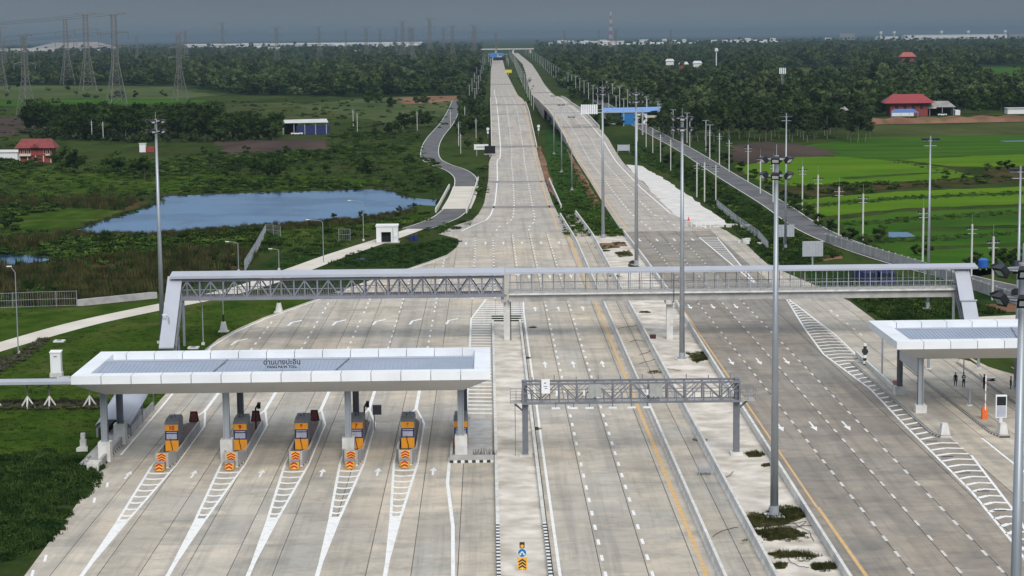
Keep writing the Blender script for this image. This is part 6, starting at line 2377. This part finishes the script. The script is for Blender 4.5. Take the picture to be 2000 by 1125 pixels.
# belt of trees behind the left houses
def belt_label(x):
    if x < 125:
        return 'dark broadleaf tree at the belt end behind the red timber house', 'belt behind the timber house'
    if x < 285:
        return 'dark broadleaf tree in the belt between the timber house and the tall mast', 'belt left of the tall mast'
    if x < 430:
        return 'tall dark broadleaf tree in the belt between the tall mast and the field hut', 'belt right of the tall mast'
    return 'lower dark broadleaf tree between the field hut and the open barn', 'belt beside the open barn'


for i in range(84):
    x = 58 + i * 6.2 + rng.uniform(-6, 6)
    if 545 < x < 645:
        continue
    y = rng.uniform(256, 276) if x > 120 else rng.uniform(250, 262)
    put(broad, x, y, rng.uniform(9.5, 14.5) if x < 420 else rng.uniform(7.5, 10.5), *belt_label(x), 9.5)
for x, y, h in ((120, 262, 12.5), (150, 264, 13), (172, 258, 13.5), (205, 258, 13), (240, 262, 12), (330, 268, 12), (365, 268, 13), (385, 268, 13.5), (400, 266, 12), (350, 262, 11), (290, 266, 10)):
    put(broad, x, y, h, *belt_label(x), 9.5)
# separate round trees on the left
for x, y, h, lab in ((128, 336, 8.2, 'big dark round tree just right of the red timber house'), (150, 338, 7.4, 'dark round tree touching the big one right of the red timber house'),
                     (227, 346, 8.0, 'dark round tree standing alone left of the tall mast'), (282, 350, 7.0, 'dark round tree directly beside the tall mast above the pond'),
                     (262, 350, 5.5, 'smaller dark tree between the two beside the tall mast'), (108, 322, 4.5, 'small dark tree touching the wall of the red timber house'),
                     (545, 346, 5.5, 'dark round tree in the meadow above the middle of the pond'), (500, 342, 5.5, 'dark round tree next to the one above the middle of the pond'), (712, 340, 5.2, 'dark round tree in the meadow above the far end of the pond')):
    put(broad, x, y, h, lab, None, 9.5)
LS = 'dark rounded shrub in the meadow beyond the pond'
for x, y, h in ((462, 334, 4.2), (495, 336, 4.0), (540, 344, 4.6), (522, 344, 3.6), (412, 318, 3.4), (400, 300, 3.2), (705, 338, 4.6), (722, 338, 3.8), (690, 326, 3), (640, 342, 3.4), (650, 300, 3),
                (10, 448, 4), (28, 450, 3.4), (75, 325, 3.2), (60, 330, 2.8), (800, 318, 3.2), (830, 350, 2.6), (850, 366, 3.0), (845, 356, 2.4), (812, 411, 2.0), (655, 432, 2.0), (708, 426, 1.8), (780, 416, 1.8), (440, 345, 2.6), (560, 300, 3), (600, 310, 2.8), (690, 252, 3.5), (480, 300, 3)):
    put(shr, x, y, h, LS, 'shrubs round the pond', 3.4)
LT = 'leafy tree beside the left service road'
for x, y, h in ((790, 252, 8), (812, 250, 9), (830, 248, 8), (775, 258, 6), (760, 262, 5), (925, 258, 7), (938, 262, 6), (910, 252, 6), (945, 250, 6), (930, 235, 7), (905, 228, 7), (918, 215, 8), (945, 228, 6), (735, 268, 4), (720, 205, 8), (740, 206, 8), (830, 205, 7), (815, 204, 6), (765, 212, 7), (900, 270, 5), (940, 285, 4), (915, 290, 4)):
    put(broad, x, y, h, LT, 'trees by the left service road', 9.5)
# right belt with pale trunks
LR = 'slender tree with a pale trunk in the belt before the brown field'
for i in range(46):
    x = 1300 + i * 7.5 + rng.uniform(-5, 5)
    put(tall, x, rng.uniform(262, 278), rng.uniform(10.5, 14.5), LR, 'right tree belt', 14.5)
for i in range(34):
    put(broad, 1296 + i * 10.2 + rng.uniform(-8, 8), rng.uniform(244, 264), rng.uniform(8.5, 12.5), 'dark broadleaf tree at the back of the right tree belt', 'back row of the right belt', 9.5)
for x, y, h in ((1662, 277, 13), (1675, 278, 15), (1690, 276, 14), (1655, 272, 12), (1700, 270, 9)):
    put(tall, x, y, h, 'slender pale-trunked tree in the small clump beside the timber hut', 'small clump', 14.5)
for x, y, h in ((1250, 246, 6), (1210, 250, 6), (1195, 246, 7), (1185, 252, 6), (1160, 246, 6), (1270, 252, 5), (1290, 262, 6), (1172, 232, 7), (1150, 225, 7), (1145, 215, 7)):
    put(broad, x, y, h, 'bushy tree round the blue and white warehouse', 'trees by the warehouse', 9.5)
for x, y, h in ((1700, 222, 9), (1725, 218, 10), (1870, 222, 10), (1885, 216, 11), (1905, 222, 9), (1930, 220, 10), (1955, 216, 11), (1975, 216, 10), (1995, 218, 10), (1715, 226, 8), (1850, 205, 11), (1800, 200, 11), (1745, 205, 11), (2020, 220, 10)):
    put(broad, x, y, h, 'dark tree round the red-roofed farmhouse', 'farm trees', 9.5)
LB = 'low shrub along the right service road'
for x, y, h in ((1548, 405, 3.4), (1560, 412, 3.2), (1580, 425, 3.0), (1600, 442, 3.0), (1625, 452, 2.6), (1535, 396, 3.2), (1500, 372, 3), (1470, 350, 3), (1445, 335, 3.2), (1410, 315, 3.4), (1390, 300, 3.6), (1425, 322, 4), (1515, 385, 3), (1660, 470, 2.6), (1380, 372, 3), (1400, 385, 3), (1420, 402, 2.6), (1350, 345, 3), (1330, 332, 3), (1310, 315, 3.2), (1290, 300, 3.2), (1690, 480, 2.4), (1715, 470, 2.6), (1720, 462, 2.4), (1885, 530, 2.2), (1905, 520, 2.6), (1960, 515, 2.8), (1975, 520, 2.8), (1990, 512, 2.8), (1945, 512, 2.4), (1810, 500, 2.2), (1790, 498, 2.0), (1300, 320, 3), (1340, 350, 2.6), (1845, 350, 2.5), (1950, 333, 3), (1930, 335, 2.6), (1970, 332, 3)):
    put(shr, x, y, h, LB, 'shrubs along the right service road', 3.4)

# ---------------------------------------------------------------- scattered plant cover (uncountable)
def gn_scatter(name, label, pts, protos):
    coll = bpy.data.collections.new(name + '_kinds')
    for i, me in enumerate(protos):
        coll.objects.link(bpy.data.objects.new(name + '_kind', me))
    me = bpy.data.meshes.new(name)
    me.from_pydata([p[:3] for p in pts], [], [])
    for key, k in (('sc', 3), ('sz', 4)):
        at = me.attributes.new(key, 'FLOAT', 'POINT')
        at.data.foreach_set('value', [p[k] for p in pts])
    o = link(name, me)
    tag(o, label, None, None, 'stuff')
    ng = bpy.data.node_groups.new(name, 'GeometryNodeTree')
    ng.interface.new_socket('Geometry', in_out='INPUT', socket_type='NodeSocketGeometry')
    ng.interface.new_socket('Geometry', in_out='OUTPUT', socket_type='NodeSocketGeometry')
    N = ng.nodes
    gi, go = N.new('NodeGroupInput'), N.new('NodeGroupOutput')
    iop = N.new('GeometryNodeInstanceOnPoints')
    ci = N.new('GeometryNodeCollectionInfo')
    ci.inputs['Collection'].default_value = coll
    ci.inputs['Separate Children'].default_value = True
    ci.inputs['Reset Children'].default_value = True
    iop.inputs['Pick Instance'].default_value = True
    rv = N.new('FunctionNodeRandomValue')
    rv.data_type = 'FLOAT'
    rv.inputs[3].default_value = 6.283
    cx = N.new('ShaderNodeCombineXYZ')
    ng.links.new(rv.outputs[1], cx.inputs[2])
    a1 = N.new('GeometryNodeInputNamedAttribute')
    a1.data_type = 'FLOAT'
    a1.inputs[0].default_value = 'sc'
    a2 = N.new('GeometryNodeInputNamedAttribute')
    a2.data_type = 'FLOAT'
    a2.inputs[0].default_value = 'sz'
    cs = N.new('ShaderNodeCombineXYZ')
    ng.links.new(a1.outputs[0], cs.inputs[0])
    ng.links.new(a1.outputs[0], cs.inputs[1])
    ng.links.new(a2.outputs[0], cs.inputs[2])
    ng.links.new(gi.outputs[0], iop.inputs['Points'])
    ng.links.new(ci.outputs[0], iop.inputs['Instance'])
    ng.links.new(cx.outputs[0], iop.inputs['Rotation'])
    ng.links.new(cs.outputs[0], iop.inputs['Scale'])
    ng.links.new(iop.outputs[0], go.inputs[0])
    o.modifiers.new('scatter', 'NODES').node_group = ng
    return o


def sample(polys, n, smin, smax, hmin=.8, hmax=1.3, excl=(), accept=None, grow=None, zz=-.06):
    boxes = []
    for P in polys:
        xs_, ys_ = [p[0] for p in P], [p[1] for p in P]
        boxes.append((min(xs_), max(xs_), min(ys_), max(ys_), P))
    areas = [(b[1] - b[0]) * (b[3] - b[2]) for b in boxes]
    out_ = []
    while len(out_) < n:
        b = rng.choices(boxes, areas)[0]
        x, y = rng.uniform(b[0], b[1]), rng.uniform(b[2], b[3])
        if not inside(b[4], x, y) or any(inside(e, x, y) for e in excl):
            continue
        p = px(x, y)
        if accept and rng.random() > accept(p):
            continue
        s = rng.uniform(smin, smax) * (grow(p) if grow else 1)
        out_.append((p.x, p.y, zz, s, s * rng.uniform(hmin, hmax)))
    return out_


def blades(n, h, w, spread, mt, name):
    V, Fc = [], []
    for i in range(n):
        a = rng.uniform(0, 6.28)
        r = spread * math.sqrt(rng.random())
        x, y = r * math.cos(a), r * math.sin(a)
        b = rng.uniform(0, 6.28)
        lean = rng.uniform(.05, .45) * h
        hh = h * rng.uniform(.55, 1.1)
        dx, dy = w * math.cos(b + 1.57), w * math.sin(b + 1.57)
        o = len(V)
        V += [(x - dx, y - dy, 0), (x + dx, y + dy, 0), (x + math.cos(b) * lean * .4 + dx * .7, y + math.sin(b) * lean * .4 + dy * .7, hh * .6), (x + math.cos(b) * lean * .4 - dx * .7, y + math.sin(b) * lean * .4 - dy * .7, hh * .6), (x + math.cos(b) * lean, y + math.sin(b) * lean, hh)]
        Fc += [(o, o + 1, o + 2, o + 3), (o + 3, o + 2, o + 4)]
    return MB().add(V, Fc).mesh(name, mt)


grassk = [blades(26, .55, .035, .5, WEED, 'grass_clump') for _ in range(2)]
grassd = [blades(30, .6, .045, .5, WEEDD, 'dark_grass_clump') for _ in range(2)] + [leaf_cloud([(0, 0, .2, .4), (.3, .2, .15, .3)], 26, .12).mesh('weed_clump', WEEDD)]
reedk = [blades(34, 1.5, .045, .8, REED, 'reed_clump') for _ in range(2)] + [blades(30, 1.2, .05, .8, WEEDD, 'reed_clump')]
bushk = [leaf_cloud([(0, 0, .5, .6), (.6, .3, .4, .5), (-.4, -.5, .35, .5)], 30, .2).mesh('bush_clump', WEED),
         leaf_cloud([(0, 0, .55, .65), (-.6, .3, .4, .5), (.4, -.5, .35, .45)], 30, .2).mesh('bush_clump', WEEDD)]

ROUGH = [[(-80, 905), (90, 880), (200, 905), (192, 950), (150, 985), (-80, 985)], [(-80, 995), (60, 990), (140, 1000), (112, 1045), (40, 1090), (-80, 1110)],
         [(640, 518), (690, 492), (780, 480), (880, 467), (900, 472), (872, 496), (790, 524)]]
VERGE = [[(1195, 285), (1250, 280), (1400, 352), (1560, 455), (1600, 476), (1640, 500), (1560, 520), (1500, 515), (1440, 450), (1330, 355)],
         [(1700, 606), (1740, 628), (1960, 612), (1870, 580), (1700, 560), (1620, 540)],
         [(1072, 290), (1095, 285), (1135, 340), (1175, 410), (1222, 462), (1105, 462), (1088, 400)]]
gn_scatter('rough_grass_tufts', 'dark tufted weeds at the plaza edge, verges and median', sample(ROUGH, 2600, .6, 1.25, .5, 1.0) + sample(VERGE[:2], 2200, .7, 1.6, .5, 1.1), grassd)
gn_scatter('verge_greens', 'lighter green weeds and low bushes on the verges and in the far median', sample(VERGE[:2], 1700, .6, 1.5, .4, .9) + sample(VERGE[2:], 1500, .7, 1.6, .3, .7), grassk + grassk + [leaf_cloud([(0, 0, .4, .5), (.5, .2, .3, .4)], 30, .18).mesh('verge_bush', WEED)])
LAWN = [[(-80, 610), (150, 606), (310, 592), (400, 588), (560, 600), (410, 668), (330, 765), (200, 890), (-80, 890)]]
gn_scatter('lawn_tufts', 'short uneven grass on the lawn left of the plaza', sample(LAWN, 3000, .35, .8, .3, .6, excl=[[(-80, 640), (300, 585), (420, 575), (420, 592), (300, 612), (170, 645), (-80, 730)], [(300, 590), (345, 590), (335, 760), (290, 760)]]), grassk)
PONDX = [[(130, 455), (305, 380), (745, 366), (860, 385), (860, 405), (800, 412), (500, 444), (300, 461)], [(-80, 496), (105, 500), (105, 510), (-80, 528)]]
REEDP = [[(-80, 520), (120, 512), (300, 500), (440, 490), (500, 500), (470, 530), (330, 572), (150, 596), (-80, 600)], [(-80, 382), (60, 384), (240, 388), (300, 392), (250, 412), (100, 404), (-80, 410)], [(-80, 460), (130, 462), (60, 492), (-80, 495)]]
EDGEP = [px(*q) for q in POND]
fringe = []
for a, b in zip(EDGEP, EDGEP[1:] + EDGEP[:1]):
    for i in range(int((b - a).length * (1.1 if a.x < -22 else .3))):
        q = a.lerp(b, rng.random())
        fringe.append((q.x + rng.gauss(0, .7), q.y + rng.gauss(0, 1.2), -.05, rng.uniform(.4, .9), rng.uniform(.15, .6)))
gn_scatter('pond_fringe', 'ragged reeds and weeds breaking the edge of the large pond', fringe, reedk + bushk)
gn_scatter('reeds', 'mixed green and dry brown reeds round the ponds', sample(REEDP, 3000, .6, 1.4, .5, 1.3, excl=PONDX, accept=lambda p: 1.0 if math.sin(p.x * .19 + 1.4 * math.sin(p.y * .09)) + math.sin(p.y * .13 + p.x * .05) > -.35 else .2) +
           sample([[(140, 455), (300, 457), (500, 441), (700, 428), (800, 410), (812, 416), (700, 440), (500, 452), (300, 468), (150, 466)]], 900, .5, .9, .6, 1.1), reedk)
MARSH = [[(-80, 300), (130, 320), (400, 300), (640, 292), (820, 320), (870, 345), (860, 380), (740, 368), (560, 372), (300, 382), (-80, 440)], [(-80, 440), (140, 455), (300, 465), (560, 445), (760, 428), (840, 410), (850, 428), (720, 460), (620, 490), (500, 500), (300, 505), (120, 512), (-80, 495)],
         [(520, 520), (600, 480), (700, 470), (620, 500), (560, 522)], [(640, 262), (820, 255), (830, 300), (860, 330), (640, 300)], [(780, 470), (840, 445), (915, 425), (925, 440), (850, 462)], [(930, 340), (950, 320), (950, 380), (932, 400)]]
gn_scatter('meadow_tufts', 'rough mixed grass over the wet meadow round the pond', sample(MARSH, 4200, .9, 2.0, .3, .75, excl=PONDX, accept=lambda p: min(1, p.y / 650)), grassk + grassd[:1])
gn_scatter('marsh_bushes', 'low tangled bushes and weeds of the marsh round the pond', sample(REEDP, 420, .5, 1.3, .5, 1.0, excl=PONDX) + sample(MARSH, 2300, .4, 2.0, .3, .8, excl=PONDX, accept=lambda p: min(1, p.y / 700) * (1.0 if math.sin(p.x * .071 + 1.7 * math.sin(p.y * .023)) + math.sin(p.y * .041 + 1.3 * math.sin(p.x * .037)) > .25 else .06)), bushk)
HEDGE = [[(-80, 735), (0, 700), (30, 692), (75, 665), (95, 662), (90, 675), (40, 710), (-20, 740)], [(-80, 785), (200, 785), (205, 800), (-80, 800)], [(1750, 690), (1740, 700)]][:2]
gn_scatter('low_hedge', 'clipped dark low hedge along the lawn', sample(HEDGE, 420, .45, .75, .7, 1.1), [leaf_cloud([(0, 0, .45, .55), (.5, .2, .4, .45)], 60, .11).mesh('hedge_clump', leaf_mat('hedge leaves', (.05, .055, .035), (.10, .10, .06)))])
FARV = [[(1540, 365), (1780, 355), (2060, 330), (2060, 352), (1850, 364), (1560, 392)], [(400, 200), (900, 190), (870, 250), (640, 262), (300, 232)], [(-80, 206), (60, 210), (100, 300), (-80, 300)]]
gn_scatter('field_bushes', 'scattered scrub on the far field edges', sample(FARV, 420, .8, 2.2, .35, .8), bushk)
# median tufts on sand
tuf = []
for x, y, n, r in ((1395, 610, 0, 1), (1365, 700, 20, .9), (1535, 1000, 26, 1.0), (1480, 1012, 14, .8), (1540, 1045, 18, 1.0), (1560, 1085, 10, .8), (1610, 1108, 8, .6), (1475, 888, 10, .5), (1465, 1060, 6, .6), (1250, 760, 0, 1), (1280, 728, 14, .6),
                    (1210, 475, 14, .8), (1215, 495, 12, .8), (1180, 490, 12, .7), (1238, 520, 10, .6), (1028, 700, 12, .3), (1042, 745, 10, .3), (1045, 838, 10, .35), (1050, 960, 8, .25), (1058, 1040, 8, .3), (1040, 640, 10, .3), (1365, 860, 8, .4), (1200, 540, 12, .7), (1260, 610, 8, .5)):
    c = px(x, y)
    for i in range(n * 4):
        a, q = rng.uniform(0, 6.28), r * math.sqrt(rng.random())
        tuf.append((c.x + q * math.cos(a) * 1.5, c.y + q * math.sin(a) * 2.2, .0, rng.uniform(.25, .55), rng.uniform(.12, .4)))
bund = sample([[(1530, 402), (1760, 382), (2060, 370), (2060, 378), (1760, 391), (1545, 410)], [(1600, 438), (1800, 422), (2060, 406), (2060, 415), (1800, 432), (1610, 447)], [(1690, 468), (1850, 460), (2060, 444), (2060, 452), (1850, 470), (1700, 478)], [(1436, 324), (1560, 360), (1780, 354), (1905, 346), (1905, 350), (1780, 358), (1560, 366), (1436, 330)], [(1740, 312), (1905, 340), (1905, 346), (1740, 318)]], 900, .5, 1.3, .4, .9)
gn_scatter('bund_grass', 'ragged grass along the rice field bunds', bund, grassk + grassd[:1])
tuf += [(a, b, 0.0, s_, h_ * 1.3) for a, b, _, s_, h_ in sample(PATCHES, 520, .3, .6, .5, 1.2)]
gn_scatter('median_tufts', 'dry grass tufts growing on the sandy median', tuf, [blades(40, .5, .03, .6, leaf_mat('olive tuft', (.030, .036, .012), (.080, .078, .030)), 'tuft')])

# far woods
LEAFL = leaf_mat('olive wood leaves', (.022, .038, .014), (.082, .105, .040), .7)
wk = []
for i in range(5):
    h = [7, 8.5, 9.5, 8, 11][i]
    rx = [3.4, 4.2, 3.4, 4.8, 3.0][i]
    wk.append(leaf_cloud(crown_clusters(9, rx * .75, h * .34, h * .52, rx * .36, rx * .6), 20, .62, core=.8).mesh('wood_crown', LEAFL if i in (1, 4) else LEAFF))
WOODL = [[(-80, 112), (400, 101), (940, 99), (928, 150), (905, 186), (700, 190), (500, 186), (440, 182), (380, 168), (-80, 165)]]
WOODR = [[(1045, 99), (2080, 84), (2080, 130), (1905, 131), (1930, 152), (2080, 152), (2080, 214), (1870, 214), (1720, 216), (1700, 232), (1640, 226), (1300, 206), (1180, 200), (1110, 178), (1075, 135), (1060, 115)]]
CLEAR = [[(1525, 130), (1665, 129), (1675, 160), (1520, 163)], [(1280, 126), (1412, 125), (1412, 156), (1280, 158)], [(1745, 112), (1800, 112), (1802, 138), (1745, 140)], [(1890, 128), (2080, 126), (2080, 172), (1920, 172)], [(1128, 140), (1180, 139), (1182, 158), (1130, 160)], [(1425, 158), (1475, 157), (1478, 178), (1428, 180)], [(560, 116), (650, 115), (655, 132), (560, 134)], [(760, 140), (830, 138), (834, 156), (764, 158)], [(1600, 176), (1660, 174), (1664, 194), (1606, 196)], [(1990, 100), (2060, 99), (2060, 112), (1990, 113)], [(1230, 108), (1300, 107), (1300, 116), (1230, 117)], [(180, 138), (260, 137), (262, 150), (180, 152)], [(0, 150), (180, 150), (330, 160), (0, 160)]]
HORZ = [[(-80, 92), (940, 86), (940, 100), (-80, 112)], [(1045, 84), (2080, 72), (2080, 85), (1045, 99)]]
acc = lambda p: min(1.0, (p.y / 3000) ** 1.6)
gr = lambda p: 1.02 + .25 * sstep(1300, 2600, p.y) + max(0, (p.y - 3000) / 5000)
gn_scatter('far_wood', 'dark mixed woodland stretching to the hazy horizon on both sides', sample(WOODL, 6500, .8, 1.6, .65, 1.15, accept=acc, grow=gr, excl=CLEAR) + sample(WOODR, 10500, .8, 1.6, .65, 1.15, accept=acc, grow=gr, excl=CLEAR) +
           sample(HORZ, 3600, .8, 1.4, .35, .6, grow=gr), wk)
MIDW = [[(1100, 190), (1300, 200), (1640, 224), (1640, 236), (1300, 232), (1200, 205)], [(890, 186), (930, 150), (950, 110), (955, 130), (945, 190), (940, 250), (890, 260), (900, 215)], [(1030, 205), (1060, 205), (1035, 150), (1010, 130), (1004, 140)]]
gn_scatter('thicket', 'dark thicket of small trees along the far motorway sides', sample([[(60, 262), (240, 268), (420, 270), (540, 266), (540, 274), (420, 279), (240, 279), (60, 272)]], 260, .22, .45, .7, 1.2) + sample(MIDW[:1], 420, .6, 1.1, .6, 1.0) + sample(MIDW[1:2], 330, .3, .6, .6, 1.0) + sample(MIDW[2:], 50, .15, .25, .6, 1.0), wk)
SPARSE = [[(-80, 165), (420, 190), (420, 205), (-80, 205)], [(1540, 130), (2080, 128), (2080, 152), (1540, 148)]]
gn_scatter('hedgerow_trees', 'sparse low trees dotted over the far fields', sample(SPARSE, 60, .4, .8, .6, .9), wk)

# ================================================================ HAZE
hz = MB().box(-16600, 16600, -480, 40600, -2.0, 112)
ho_ = hz.build('haze', None)
ho_['kind'] = 'stuff'
ho_['label'] = 'thin blue grey haze over the plain'
hm = bpy.data.materials.new('haze')
hm.use_nodes = True
hn = hm.node_tree
hn.nodes.clear()
o_ = hn.nodes.new('ShaderNodeOutputMaterial')
v_ = hn.nodes.new('ShaderNodeVolumePrincipled')
v_.inputs['Color'].default_value = (.27, .365, .44, 1)
v_.inputs['Density'].default_value = 8.5e-5
v_.inputs['Anisotropy'].default_value = 0.1
hn.links.new(v_.outputs[0], o_.inputs['Volume'])
ho_.data.materials.append(hm)
